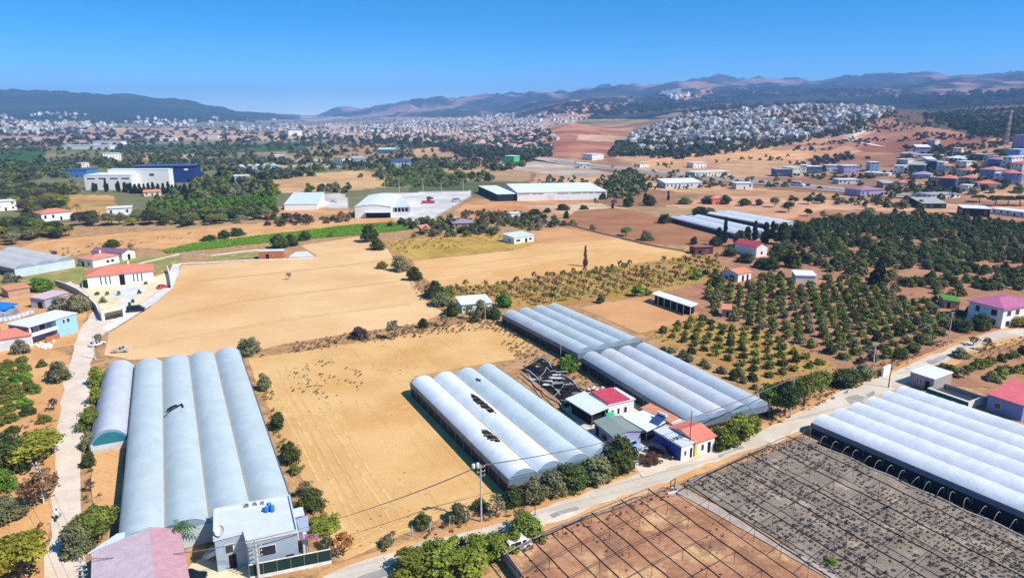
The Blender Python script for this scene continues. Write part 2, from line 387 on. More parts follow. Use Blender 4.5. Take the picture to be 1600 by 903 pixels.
# ------------------------------------------------------------------ field sheets, roads, yards on the flat ground
_lay = [0.01]
def jitter_poly(pts, step=4.0, amp=.35, closed=True):
    out = []
    n = len(pts)
    for i in range(n if closed else n - 1):
        a = Vector(pts[i]).to_2d(); b = Vector(pts[(i + 1) % n]).to_2d(); d = (b - a).length; k = max(1, int(d / step)); nrm = Vector((-(b - a).y, (b - a).x)).normalized() if d > 0 else Vector((0, 0))
        for q in range(k):
            p = a.lerp(b, q / k); o = (vnoise(p.x * .23, p.y * .23, 5) - .5) * 2 * amp + (vnoise(p.x * 1.1, p.y * 1.1, 6) - .5) * amp
            out.append(p + nrm * float(o))
    return out
def sheet(name, pix, material, lay=None, amp=.35, step=4.0, world=None, kind='structure', z=None):
    pts = world or [G(*p).to_2d() for p in pix]
    pts = jitter_poly(pts, step, amp)
    if z is None:
        _lay[0] += .006; z = _lay[0]
    vs = [Vector((p.x, p.y, z)) for p in pts]
    tris = tessellate_polygon([vs])
    mb = MB(); 
    fs = []
    for t in tris:
        a, b, c = (vs[i] for i in t)
        fs.append(t if (b - a).cross(c - a).z > 0 else (t[0], t[2], t[1]))
    mb.add(vs, fs); o = mb.build(name, material); o['kind'] = kind
    return o
AXA = math.atan2(-.885, .465)     # direction of the furrows and tunnels
AXB = math.atan2(.465, .885)
m_dry = mat("stubble_tan", srgb(226, 187, 138), srgb(216, 173, 122), scale=.035, coords='pos', rough=.95, spec=.05, bump=.3, bscale=1.5,
            blot=[(.011, srgb(204, 152, 92), .48, .68, .55), (.3, srgb(232, 196, 146), .55, .75, .4)], streak=(AXB, .04, .7, srgb(200, 154, 102), .5, .8, .4), fine=(2.2, .09))
m_fieldb = mat("stubble_ochre", srgb(218, 176, 118), srgb(206, 160, 100), scale=.06, coords='pos', rough=.95, spec=.05, bump=.4, bscale=1.5,
            blot=[(.03, srgb(190, 142, 86), .5, .7, .5), (.5, srgb(228, 190, 134), .55, .75, .45), (.09, srgb(206, 160, 78), .55, .75, .5)], streak=(AXA, .035, .8, srgb(176, 130, 78), .55, .8, .5), fine=(2.5, .1))
m_fieldc = mat("stubble_pale", srgb(222, 178, 122), srgb(210, 160, 100), scale=.03, coords='pos', rough=.95, spec=.05, streak=(AXB, .02, .35, srgb(196, 148, 92), .5, .72, .4), blot=[(.25, srgb(232, 194, 142), .5, .75, .4)], fine=(2.2, .07))
m_yel = mat("dry_grass_yellow", srgb(190, 154, 76), srgb(164, 132, 66), scale=.08, coords='pos', rough=.95, spec=.05, streak=(AXA, .02, .22, srgb(206, 164, 92), .45, .65, .6), blot=[(.4, srgb(130, 118, 50), .55, .72, .5)], fine=(1.6, .18))
m_brown = mat("ploughed_brown", srgb(168, 118, 86), srgb(152, 104, 74), scale=.05, coords='pos', rough=.95, spec=.05, streak=(math.radians(8), .02, .3, srgb(182, 134, 96), .5, .7, .4), fine=(1.8, .12))
m_orange = mat("dry_soil_orange", srgb(208, 156, 108), srgb(194, 140, 94), scale=.05, coords='pos', rough=.95, spec=.05, fine=(1.8, .1))
m_red = mat("orchard_soil_red", srgb(176, 128, 98), srgb(156, 110, 82), scale=.09, coords='pos', rough=.95, spec=.05, blot=[(.3, srgb(196, 146, 104), .5, .7, .5), (.6, srgb(120, 98, 58), .58, .72, .5)], fine=(1.8, .15))
m_ytan = mat("orchard_grass_tan", srgb(186, 146, 86), srgb(170, 124, 74), scale=.09, coords='pos', rough=.95, spec=.05, blot=[(.12, srgb(156, 136, 48), .5, .62, .75), (.6, srgb(130, 112, 56), .56, .7, .6), (.2, srgb(196, 146, 100), .58, .7, .6)], fine=(1.6, .2))
m_ltan = mat("loose_sand_soil", srgb(216, 166, 112), srgb(200, 148, 96), scale=.08, coords='pos', rough=.95, spec=.05, blot=[(.4, srgb(176, 132, 88), .55, .7, .5)], fine=(2., .12))
m_verge = mat("dry_weed_verge", srgb(190, 150, 106), srgb(166, 126, 86), scale=.25, coords='pos', rough=.95, spec=.05, blot=[(.7, srgb(108, 96, 54), .52, .66, .7), (.3, srgb(200, 152, 106), .56, .7, .6)], fine=(2.2, .25))
m_dirt = mat("pale_dirt_road", srgb(224, 208, 190), srgb(211, 191, 168), scale=.18, coords='pos', rough=.95, spec=.05, blot=[(.5, srgb(202, 174, 140), .56, .72, .45)], fine=(3, .06))
m_road = mat("worn_asphalt", srgb(212, 199, 180), srgb(198, 183, 162), scale=.12, coords='pos', rough=.9, spec=.1, blot=[(.35, srgb(172, 164, 152), .57, .7, .5), (.08, srgb(216, 206, 190), .5, .65, .5), (.16, srgb(150, 144, 136), .6, .72, .5)], streak=(AXB - .06, .02, .8, srgb(166, 158, 146), .55, .72, .7), fine=(4, .06))
m_conc = mat("pale_concrete_yard", srgb(222, 216, 208), srgb(206, 200, 192), scale=.15, coords='pos', rough=.85, spec=.15, blot=[(.4, srgb(190, 182, 172), .58, .7, .4)], fine=(3, .04))
m_cream = mat("cream_paving", srgb(232, 214, 178), srgb(218, 198, 160), scale=.2, coords='pos', rough=.9, spec=.1, fine=(3, .05))
m_green = mat("mown_green_grass", srgb(150, 146, 84), srgb(132, 132, 70), scale=.12, coords='pos', rough=.95, spec=.05, blot=[(.2, srgb(184, 156, 108), .5, .64, .75), (.3, srgb(112, 122, 52), .55, .7, .6)], fine=(2, .15))
m_grey = mat("grey_exhausted_soil", srgb(152, 137, 121), srgb(128, 115, 102), scale=.2, coords='pos', rough=.95, spec=.05, blot=[(.8, srgb(128, 120, 108), .52, .68, .6), (.25, srgb(192, 172, 144), .55, .7, .6)], streak=(AXA, .08, 1.1, srgb(120, 112, 102), .52, .66, .6), fine=(2.6, .2))
m_lotf = mat("red_brown_tilled_soil", srgb(186, 138, 104), srgb(158, 112, 84), scale=.2, coords='pos', rough=.95, spec=.05, blot=[(.7, srgb(150, 102, 72), .52, .66, .6), (.11, srgb(212, 172, 124), .5, .62, .8), (.17, srgb(132, 98, 78), .54, .64, .75)], streak=(AXA, .08, .9, srgb(158, 112, 82), .52, .68, .5), fine=(2.6, .2))

sheet("verge_land", [(-300, 356), (-300, 1150), (1900, 1150), (1900, 356), (1000, 356), (600, 356), (200, 356)], m_verge, amp=0)
sheet("tan_strip_field", [(-60, 412), (0, 398), (60, 377), (200, 364), (430, 349), (560, 344), (630, 339), (560, 352), (400, 373), (255, 389), (200, 386), (130, 396), (60, 412)], m_ltan)
sheet("stubble_field", [(163, 555), (172, 520), (232, 482), (268, 447), (283, 415), (400, 408), (455, 404), (497, 400), (470, 384), (560, 370), (580, 378), (605, 388), (618, 410), (640, 432), (665, 470), (694, 490), (655, 505), (600, 514), (545, 521), (440, 538), (400, 549), (340, 552), (205, 562)], m_dry)
sheet("stubble_field", [(388, 560), (470, 549), (560, 535), (640, 523), (700, 510), (760, 500), (812, 507), (838, 538), (800, 562), (720, 575), (648, 588), (660, 625), (720, 690), (792, 775), (770, 792), (700, 805), (600, 850), (540, 874), (500, 850), (506, 800), (470, 740), (440, 680), (408, 610)], m_fieldb)
sheet("stubble_field", [(645, 408), (700, 402), (800, 392), (850, 378), (910, 374), (960, 372), (1000, 382), (1095, 396), (1060, 403), (960, 416), (880, 426), (760, 446), (688, 448), (655, 430)], m_fieldc)
sheet("dry_grass_field", [(598, 378), (690, 370), (790, 364), (842, 380), (800, 391), (700, 401), (645, 407), (615, 392)], m_yel)
sheet("ploughed_field", [(870, 350), (900, 330), (960, 325), (1010, 335), (1050, 348), (1200, 388), (1110, 394), (1080, 384), (1000, 380), (930, 362)], m_brown)
sheet("bare_field", [(826, 362), (880, 356), (975, 373), (940, 376), (850, 382), (835, 374)], m_orange)
sheet("orchard_soil", [(1080, 395), (1200, 390), (1195, 352), (1290, 328), (1450, 332), (1700, 345), (1700, 505), (1500, 525), (1390, 590), (1330, 600), (1250, 615), (1100, 500), (1010, 462), (1080, 430)], m_red)
sheet("orchard_soil", [(690, 450), (780, 444), (880, 427), (960, 417), (1060, 404), (1110, 398), (1150, 430), (1010, 462), (900, 476), (800, 486), (720, 492)], m_ytan)
sheet("orchard_soil", [(1000, 520), (1060, 505), (1090, 492), (1190, 520), (1310, 570), (1290, 592), (1200, 605), (1100, 560)], m_ytan)
sheet("bare_field", [(905, 482), (940, 474), (1012, 463), (1095, 490), (1060, 505), (1000, 521), (950, 500)], m_orange)
sheet("orchard_soil", [(1450, 600), (1480, 575), (1560, 545), (1700, 530), (1700, 640), (1540, 605)], m_red)
sheet("orchard_soil", [(-200, 562), (70, 542), (112, 556), (104, 600), (96, 660), (88, 740), (78, 820), (72, 903), (70, 1000), (-200, 1000)], m_ltan)
sheet("grass_field", [(-60, 470), (0, 425), (80, 408), (135, 402), (190, 404), (240, 400), (285, 402), (270, 416), (150, 455), (90, 440), (40, 450)], m_green)
sheet("grass_strip", [(320, 410), (330, 402), (405, 392), (408, 402), (350, 409)], m_green)
sheet("yard_soil", [(0, 560), (0, 470), (60, 455), (120, 470), (135, 490), (118, 540), (70, 548)], m_ltan)
sheet("dirt_road", [(55, 1000), (72, 903), (80, 840), (86, 760), (88, 700), (98, 640), (103, 590), (110, 555), (122, 520), (138, 500), (150, 484), (120, 462), (92, 444), (110, 440), (150, 462), (168, 490), (186, 503), (163, 520), (148, 545), (143, 575), (138, 620), (131, 690), (127, 740), (130, 790), (132, 850), (134, 903), (126, 1000)], m_dirt, amp=.6)
sheet("paved_lane", [(160, 512), (190, 492), (225, 472), (252, 452), (262, 430), (270, 413), (283, 412), (278, 430), (268, 452), (240, 476), (190, 506), (168, 520)], m_conc, amp=.2)
sheet("yard_paving", [(132, 452), (245, 432), (262, 425), (262, 436), (252, 452), (224, 472), (190, 490), (165, 492)], m_cream, amp=.1)
sheet("footpath", [(168, 462), (190, 448), (214, 444), (228, 450), (222, 460), (208, 468), (206, 484), (186, 488), (190, 470)], m_conc, amp=.1)
sheet("road_verge", [(430, 1000), (500, 893), (600, 860), (680, 836), (800, 803), (1000, 731), (1200, 660), (1260, 632), (1400, 573), (1480, 538), (1600, 505), (1700, 480), (1700, 520), (1600, 532), (1540, 545), (1450, 592), (1400, 615), (1260, 676), (1200, 704), (1040, 762), (840, 838), (700, 884), (640, 905), (560, 1000)], m_ltan, amp=.5)
sheet("village_road", [(420, 1000), (505, 900), (600, 869), (680, 844), (760, 822), (800, 812), (900, 775), (1000, 740), (1100, 705), (1200, 669), (1260, 640), (1320, 610), (1400, 580), (1480, 545), (1540, 522), (1600, 512), (1700, 490), (1700, 505), (1600, 525), (1540, 537), (1480, 565), (1450, 582), (1400, 606), (1330, 637), (1260, 668), (1200, 695), (1120, 722), (1040, 752), (940, 790), (840, 827), (780, 846), (700, 872), (640, 894), (590, 915), (545, 1000)], m_road, amp=.6, step=2.0)
sheet("frame_lot_soil", [(785, 868), (850, 836), (950, 798), (1050, 760), (1120, 790), (1300, 903), (1400, 1000), (830, 1000), (795, 903)], m_lotf, amp=.2)
sheet("frame_lot_soil", [(1062, 756), (1120, 738), (1200, 708), (1256, 684), (1330, 712), (1700, 872), (1700, 1000), (1420, 1000), (1300, 898), (1180, 822)], m_grey, amp=.2)
sheet("courtyard_paving", [(280, 905), (300, 880), (345, 862), (400, 862), (395, 905), (380, 960), (285, 960)], m_cream, amp=.1)
sheet("yard_soil", [(880, 640), (1000, 600), (1060, 640), (1115, 690), (1080, 716), (1000, 738), (940, 700)], m_dirt, amp=.3)
sheet("bare_field", [(145, 710), (170, 702), (196, 700), (188, 800), (160, 830), (140, 760)], m_ltan, amp=.4)

# wheel tracks in the fields, patches and stains on the road
_trk = [.06]
def track(pts, w=.4, gap=1.7, m=None):
    C = [G(*p).to_2d() for p in pts]; D = []
    for a, b in zip(C[:-1], C[1:]): n = max(2, int((b - a).length / 3)); D += [a.lerp(b, k / n) for k in range(n)]
    D.append(C[-1]); _trk[0] += .0015; z = _trk[0]
    for sg in (-.5, .5):
        vs = []; 
        for k, p in enumerate(D):
            d = (D[min(k + 1, len(D) - 1)] - D[max(k - 1, 0)]).normalized(); n_ = Vector((-d.y, d.x)); wob = float(vnoise(p.x * .2, p.y * .2, 8) - .5) * .5; c = p + n_ * (sg * gap + wob); ww = w * (.6 + .8 * float(vnoise(p.x * .5, p.y * .5, 12)))
            vs += [(c.x - n_.x * ww / 2, c.y - n_.y * ww / 2, z), (c.x + n_.x * ww / 2, c.y + n_.y * ww / 2, z)]
        mb = MB(); mb.add(vs, [(2 * k, 2 * k + 2, 2 * k + 3, 2 * k + 1)[::-1] for k in range(len(D) - 1)]); o = mb.build("wheel_track", m); o['kind'] = 'structure'
m_trk = mat("pressed_pale_soil", srgb(224, 186, 132), srgb(208, 165, 108), scale=.4, coords='pos', rough=.95, spec=.05, fine=(2, .1)); m_trkd = mat("pressed_dark_soil", srgb(206, 162, 108), srgb(214, 174, 120), scale=.4, coords='pos', rough=.95, spec=.05, fine=(2, .1))
_lay[0] += .01
track([(425, 582), (450, 640), (500, 740), (560, 845)], m=m_trk); track([(440, 578), (475, 640), (530, 740), (590, 838)], m=m_trkd); track([(470, 575), (510, 640), (560, 720), (620, 815)], m=m_trk)
track([(556, 860), (620, 826), (700, 798), (785, 772)], m=m_trk); track([(560, 846), (640, 810), (720, 784), (780, 762)], m=m_trkd); 
track([(205, 545), (330, 520), (480, 495), (640, 475)], w=.5, m=m_trk); track([(240, 500), (380, 470), (520, 452), (618, 440)], w=.5, m=m_trkd); track([(300, 440), (420, 428), (540, 415), (612, 405)], w=.6, m=m_trkd)
track([(700, 436), (800, 420), (930, 398), (1060, 398)], w=.5, m=m_trk); track([(690, 420), (800, 405), (900, 390)], w=.5, m=m_trkd)
m_patch = mat("dark_road_patch", srgb(150, 144, 138), srgb(168, 160, 150), scale=.5, coords='pos', rough=.9, fine=(3, .1)); m_sand = mat("blown_sand", srgb(224, 206, 184), srgb(216, 194, 166), scale=.3, coords='pos', rough=.95, fine=(3, .1))
for P_, m_ in [([(1322, 624), (1338, 618), (1352, 622), (1346, 632), (1330, 633)], m_patch), ([(1352, 617), (1366, 611), (1368, 617), (1356, 622)], m_patch), ([(640, 876), (700, 855), (760, 838), (765, 842), (700, 862), (645, 882)], m_patch), ([(860, 806), (900, 792), (908, 797), (868, 812)], m_patch), ([(1120, 712), (1160, 697), (1164, 701), (1126, 716)], m_patch), ([(560, 905), (640, 874), (646, 880), (570, 915)], m_patch), ([(1450, 566), (1500, 546), (1504, 550), (1456, 570)], m_patch),
    ([(600, 872), (680, 846), (760, 825), (762, 829), (682, 852), (606, 878)], m_sand), ([(800, 833), (880, 806), (960, 778), (964, 782), (884, 812), (804, 838)], m_sand), ([(1000, 742), (1100, 707), (1102, 711), (1004, 747)], m_sand), ([(1200, 692), (1250, 668), (1256, 671), (1206, 697)], m_sand)]: sheet("road_stain", P_, m_, amp=.5, step=1.5)
# ------------------------------------------------------------------ polytunnels and multi-span greenhouses
def film(name, c, c2=None, rough=.5, tl=.1, dirt=.3):
    return mat(name, c, c2 or tuple(v * .9 for v in c), scale=.35, rough=rough, spec=.25, bump=.45, bscale=1.6, translucent=tl, bdist=.12,
               blot=[(.18, tuple(v * .8 for v in c), .48, .72, dirt), (1.1, tuple(v * .84 for v in c), .56, .72, .3), (.07, (c[0] * .92, c[1] * .88, c[2] * .8), .5, .7, .4)], streak=(0, .9, .06, tuple(v * .9 for v in c), .55, .75, .3))
f_blue = film("film_blue_grey", srgb(196, 209, 211)); f_white = film("film_white", srgb(240, 246, 250)); f_pale = film("film_pale", srgb(208, 221, 223))
f_grey = film("film_silver", srgb(198, 208, 214)); f_cream = film("film_aged_cream", srgb(218, 218, 216)); f_lilac = film("film_lilac", srgb(206, 210, 218))
f_snow = film("film_new_white", srgb(232, 237, 243), tl=.15, dirt=.6); f_side = film("film_side_shaded", srgb(120, 132, 148), tl=.1); f_teal = film("film_teal_panel", srgb(44, 128, 140), rough=.25, tl=.05)  # side film is darker: shade of the side walls put into its colour
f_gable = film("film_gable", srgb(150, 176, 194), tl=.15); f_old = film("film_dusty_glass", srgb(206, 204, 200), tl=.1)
m_gut = mat("galvanised_gutter", srgb(176, 160, 140), rough=.6, scale=2.); m_gutd = mat("rusted_gutter", srgb(120, 96, 76), rough=.8, scale=2.)
m_steel = mat("galvanised_steel", srgb(150, 152, 156), rough=.45, metal=.6, scale=3.); m_dark = mat("blackened_steel", srgb(52, 46, 44), rough=.7, scale=3.)
m_black = mat("black_plastic_and_shade", srgb(30, 30, 34), rough=.6, scale=1.)  # black plastic; also paints the shade along the greenhouse sides
def arch(t, rise): return rise * (1 - abs(2 * t - 1) ** 2.3)
def greenhouse(name, label, nl, fl, width, nb, hg, rise, films, holes=(), side='open', world=None, cat='greenhouse', group=None, gut=None, ndiv=None, endwall=True, sag=.05, stagger=None):
    if world: A, B = Vector(world[0]), Vector(world[1])
    else: A, B = G(*nl, hg).to_2d(), G(*fl, hg).to_2d()
    d = B - A; L = d.length; d.normalize(); rz = math.atan2(d.y, d.x) - math.pi / 2
    root = empty(name, (A.x, A.y, 0), rz, label, cat, group)
    bw = width / nb; nx = 18; ny = ndiv or max(8, int(L / .7))
    for b in range(nb):
        mb = MB(); vs = []; x0 = b * bw
        rs = random.random() * 50
        for j in range(ny + 1):
            y = L * j / ny
            for i in range(nx + 1):
                t = i / nx; hoop = abs(math.sin(math.pi * y / 2.0)) ** .7
                s_ = math.sin(math.pi * t)
                z = hg + arch(t, rise) - sag * hoop * s_ + .05 * (float(vnoise(y * .35 + rs, t * 3, b)) - .5) * s_
                vs.append((x0 + .09 + (bw - .18) * t, y, z))
        fs = []
        for j in range(ny):
            for i in range(nx):
                cx = (i + .5) / nx; cy = (j + .5) / ny * L; cut = False
                for (hb, y0, y1, t0, t1) in holes:
                    if hb == b:
                        e = ((cy - (y0 + y1) / 2) / ((y1 - y0) / 2)) ** 2 + ((cx - (t0 + t1) / 2) / ((t1 - t0) / 2)) ** 2
                        if e < 1.0 + .5 * (random.random() - .5): cut = True
                if not cut: q = j * (nx + 1) + i; fs.append((q, q + 1, q + nx + 2, q + nx + 1))
        mb.add(vs, fs); r = mb.build("roof_film", films[b % len(films)], root, smooth=True)
        if endwall:
            for (y, sg) in ((0.05, 1), (L - .05, -1)):
                g = MB(); pts = [(x0 + .1 + (bw - .2) * i / nx, y, hg + arch(i / nx, rise) - .06) for i in range(nx + 1)]
                pts = pts[1:-1]; bot = [(x0 + .15, y, hg - .02), (x0 + bw - .15, y, hg - .02)]
                g.add([bot[0]] + pts + [bot[1]], [tuple(range(nx + 1))[::sg]]); g.build("end_gable", f_gable, root)
        for (hb, y0, y1, t0, t1) in holes:
            if hb == b:
                for q in range(int(y0 / 2) * 2, int(y1) + 3, 2):
                    h = MB(); h.path([(x0 + .12 + (bw - .24) * i / 10, q, hg + arch(i / 10, rise) - .12) for i in range(11)], .05, 5); h.build("hoop", m_steel, root)
    for b in range(1, nb):
        g = MB(); g.box(b * bw - .11, b * bw + .11, -.1, L + .1, hg - .16, hg + .03); g.build("gutter", gut or m_gut, root)
    for (y, sg) in ((0, 1), (L, -1)):
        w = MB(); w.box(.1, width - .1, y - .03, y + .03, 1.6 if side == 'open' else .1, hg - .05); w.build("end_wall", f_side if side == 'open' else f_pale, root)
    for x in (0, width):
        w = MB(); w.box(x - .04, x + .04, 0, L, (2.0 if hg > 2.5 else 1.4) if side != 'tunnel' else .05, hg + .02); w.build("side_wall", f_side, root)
        if side != 'tunnel': w = MB(); w.box(x - .02, x + .02, .05, L - .05, .05, 1.99 if hg > 2.5 else 1.39); w.build("side_shade_panel", m_black, root)  # black sheet painting in the dark interior below the side film
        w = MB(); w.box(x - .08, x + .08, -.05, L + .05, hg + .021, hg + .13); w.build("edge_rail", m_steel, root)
    base = None; n = max(3, int(L / 3.5))
    for k in range(n + 1):
        for x in (-.12, width + .12):
            if base is None:
                pm = MB(); pm.tube((0, 0, 0), (0, 0, hg), .06, 6); base = pm.build("post", m_steel, root); o = base
            else: o = base.copy(); COL.objects.link(o); o.parent = root
            o.location = (x, L * k / n, 0)
    root['len'] = L
    return root
gh_b = greenhouse("multi_span_greenhouse", "long four-bay greenhouse with blue-grey film roofs beside the narrow single tunnel", (185, 850), (211, 570), 23.0, 4, 3.2, 1.25, [f_blue], [(1, 43, 45.2, .05, .5)], side='film')
gh_a = greenhouse("poly_tunnel", "single arched tunnel with a teal glazed end beside the dirt road", (140, 695), (163, 580), 6.6, 1, 2.0, 2.3, [f_lilac], side='tunnel')
gh_c = greenhouse("multi_span_greenhouse", "white four-bay greenhouse with torn holes in its roof next to the ochre field", (795, 750), (642, 598), 21.0, 4, 3.0, 1.35, [f_white, f_white, f_pale, f_pale], [(0, 10.5, 16.5, .4, .85), (1, 21.5, 32.5, .36, .68), (1, 27, 30, .3, .5), (2, 37.5, 39.5, .3, .5)], sag=.11)
gh_d = greenhouse("multi_span_greenhouse", "silver four-bay greenhouse set farther from the road behind the burnt frame", (903, 553), (785, 492), 20.2, 4, 3.0, 1.3, [f_grey, f_blue, f_grey, f_blue], gut=m_gutd)
gh_e = greenhouse("multi_span_greenhouse", "silver four-bay greenhouse with one cream bay behind the roadside house cluster", (1078, 661), (909, 559), 20.4, 4, 3.0, 1.3, [f_grey, f_cream, f_lilac, f_grey], gut=m_gutd)
e_ = G(1268, 661, 2.3)
gh_f = greenhouse("multi_span_greenhouse", "bright white six-bay greenhouse across the road beside the grey frame lot", None, None, 33.4, 6, 2.3, 1.2, [f_snow], world=((e_.x + .52 * 62, e_.y - .853 * 62), (e_.x, e_.y)), gut=m_gut, side='film', sag=.12)
gh_g = greenhouse("multi_span_greenhouse", "low dusty white greenhouse beyond the grass near the villa", (22, 421), (-62, 402), 22.0, 3, 3.4, 1.4, [f_old], side='film')
gh_h = greenhouse("multi_span_greenhouse", "far white greenhouse nearer the cypress trees with lilac tint", (1150, 366), (1046, 340), 22.0, 4, 2.6, .9, [f_lilac, f_snow], side='film', ndiv=30)
gh_i = greenhouse("multi_span_greenhouse", "far white greenhouse farther back on the brown field", (1203, 352), (1104, 334), 20.0, 3, 2.6, 1.0, [f_snow, f_pale], side='film', ndiv=30)
# the teal glazed end of the single tunnel and its low brick sill
tg = MB(); tg.add([(.5 + 5.6 * i / 12, -.12, 2.0 + arch((.5 + 5.6 * i / 12) / 6.6, 2.3) - .45) for i in range(13)] + [(6.0, -.12, 1.75), (.6, -.12, 1.75)], [tuple(range(15))[::-1]])
tg.build("teal_panel", f_teal, gh_a)
tg = MB(); tg.box(.3, 6.2, -.3, -.14, 0, 1.0); tg.build("sill_wall", mat("bleached_timber", srgb(206, 196, 180), rough=.9), gh_a)
# the loose black strip torn from the blue-grey roof
d0 = MB(); pts = [(.0, 0, .0), (1.2, .5, .75), (2.3, 1.3, 1.15), (3.2, 2.3, 1.2), (3.3, 1.6, 1.2), (3.4, .7, 1.15)]
for a, b in zip(pts[:-1], pts[1:]): d0.tube(Vector(a), Vector(b), .17, 5)
dd = d0.build("torn_black_strip", m_black, gh_b); dd.location = (5.95, 42.0, 3.35)

for k, (x, y) in enumerate([(371, 266), (384, 265.5), (396, 265), (409, 264.5), (421, 264)]):
    p = G(x, y); d = Vector((p.x, p.y)).normalized()
    t = greenhouse("poly_tunnel", "small white tunnel in the far row of five beyond the navy factory", None, None, 9.0, 1, .8, 3.2, [f_snow], world=((p.x, p.y), (p.x + d.x * 36, p.y + d.y * 36)), side='tunnel', ndiv=10, group="far row of small white tunnels"); t.location.z = p.z
# ------------------------------------------------------------------ buildings
def wallm(name, c, dirt=.45): return mat(name, c, tuple(v * .93 for v in c), scale=.6, rough=.85, spec=.15, bump=.15, bscale=6, blot=[(.5, tuple(v * .75 for v in c), .56, .76, dirt)])
w_white = wallm("white_render", srgb(232, 230, 226)); w_cream = wallm("cream_render", srgb(226, 214, 196)); w_grey = wallm("grey_render", srgb(176, 180, 186)); w_lgrey = wallm("pale_grey_render", srgb(204, 210, 216))
w_blue = wallm("sky_blue_render", srgb(150, 200, 226)); w_mid = wallm("mid_blue_and_shade", srgb(124, 148, 196)); w_slate = wallm("slate_shaded_render", srgb(72, 84, 124)); w_navy = wallm("navy_cladding", srgb(34, 60, 116)); w_lilac = wallm("lilac_and_shade", srgb(168, 164, 200))  # mid, slate and lilac put the bluish shade of white walls into colour
w_conc = wallm("bare_concrete", srgb(168, 160, 154), .5); w_brick = mat("terracotta_brick", srgb(196, 122, 78), srgb(176, 104, 66), scale=1.5, rough=.9, wave=(4.5, 2, .5, .03))
w_dark = wallm("dark_cladding", srgb(40, 44, 56)); w_maroon = wallm("maroon_boards", srgb(112, 62, 62)); w_stone = wallm("rough_stone", srgb(176, 150, 126), .6); w_green = wallm("pale_green_render", srgb(190, 206, 190)); w_teal = wallm("teal_boards", srgb(70, 112, 118))
def tile(name, c): return mat(name, c, tuple(v * .86 for v in c), scale=.9, rough=.8, spec=.15, bump=.2, bscale=8, wave=(1.1, 0, .3, .03), blot=[(.4, tuple(v * 1.15 for v in c), .55, .75, .4)])
r_red = tile("red_roof_tiles", srgb(222, 130, 108)); r_pink = tile("pink_roof_tiles", srgb(216, 140, 122)); r_orange = tile("orange_roof_tiles", srgb(212, 140, 108)); r_purple = tile("purple_sheet_roof", srgb(138, 98, 126)); r_crim = tile("crimson_sheet_roof", srgb(200, 74, 92))
r_magenta = tile("plum_sheet_roof", srgb(186, 110, 146)); r_rose = tile("faded_rose_sheet_roof", srgb(206, 182, 186)); r_rosed = tile("rose_sheet_roof", srgb(198, 152, 158))
def sheetm(name, c): return mat(name, c, tuple(v * .94 for v in c), scale=.5, rough=.55, spec=.3, wave=(1.3, 0, .5, .05), blot=[(.25, tuple(v * .85 for v in c), .55, .75, .5)])
r_white = sheetm("white_sheet_roof", srgb(228, 232, 234)); r_grey = sheetm("grey_sheet_roof", srgb(196, 202, 200)); r_moss = sheetm("grey_green_roof", srgb(138, 150, 140)); r_conc = wallm("concrete_roof", srgb(206, 212, 216), .4); r_navy = sheetm("navy_sheet_roof", srgb(70, 88, 130)); r_pale = sheetm("pale_blue_sheet_roof", srgb(206, 220, 230)); r_lgrey = sheetm("old_grey_roof", srgb(176, 172, 166)); r_corr = sheetm("pale_corrugated_roof", srgb(208, 212, 216))
m_pane = mat("dark_window_glass", srgb(36, 44, 58), rough=.12, spec=.6); m_frame = mat("white_window_frame", srgb(224, 224, 222), rough=.5); m_door = mat("dark_door", srgb(52, 44, 42), rough=.6); m_void = mat("dark_opening", srgb(22, 22, 26), rough=.9)  # m_void paints the shade of open interiors on solid faces; also door leaves
m_trim = mat("white_coping", srgb(234, 230, 222), rough=.8)
def opening(root, side, w, d, u, v, z0, z1, kind='window', name=None):
    """window or door on a wall of the local box w x d; u,v run along that wall"""
    fr = .09 if kind == 'window' else .07
    mb = MB(); pn = MB()
    if side == 'f': b = (u, v, -.06, .02); p = (u + fr, v - fr, -.085, -.055)
    elif side == 'b': b = (u, v, d - .02, d + .06); p = (u + fr, v - fr, d + .055, d + .085)
    elif side == 'r': b = (w - .02, w + .06, u, v); p = (w + .055, w + .085, u + fr, v - fr)
    else: b = (-.06, .02, u, v); p = (-.085, -.055, u + fr, v - fr)
    mb.box(*b, z0, z1); o = mb.build(name or kind, m_frame if kind == 'window' else m_door, root)
    pn.box(*p, z0 + fr, z1 - fr); pn.build("pane" if kind == 'window' else "door_leaf", m_pane if kind == 'window' else m_void, o)
    return o
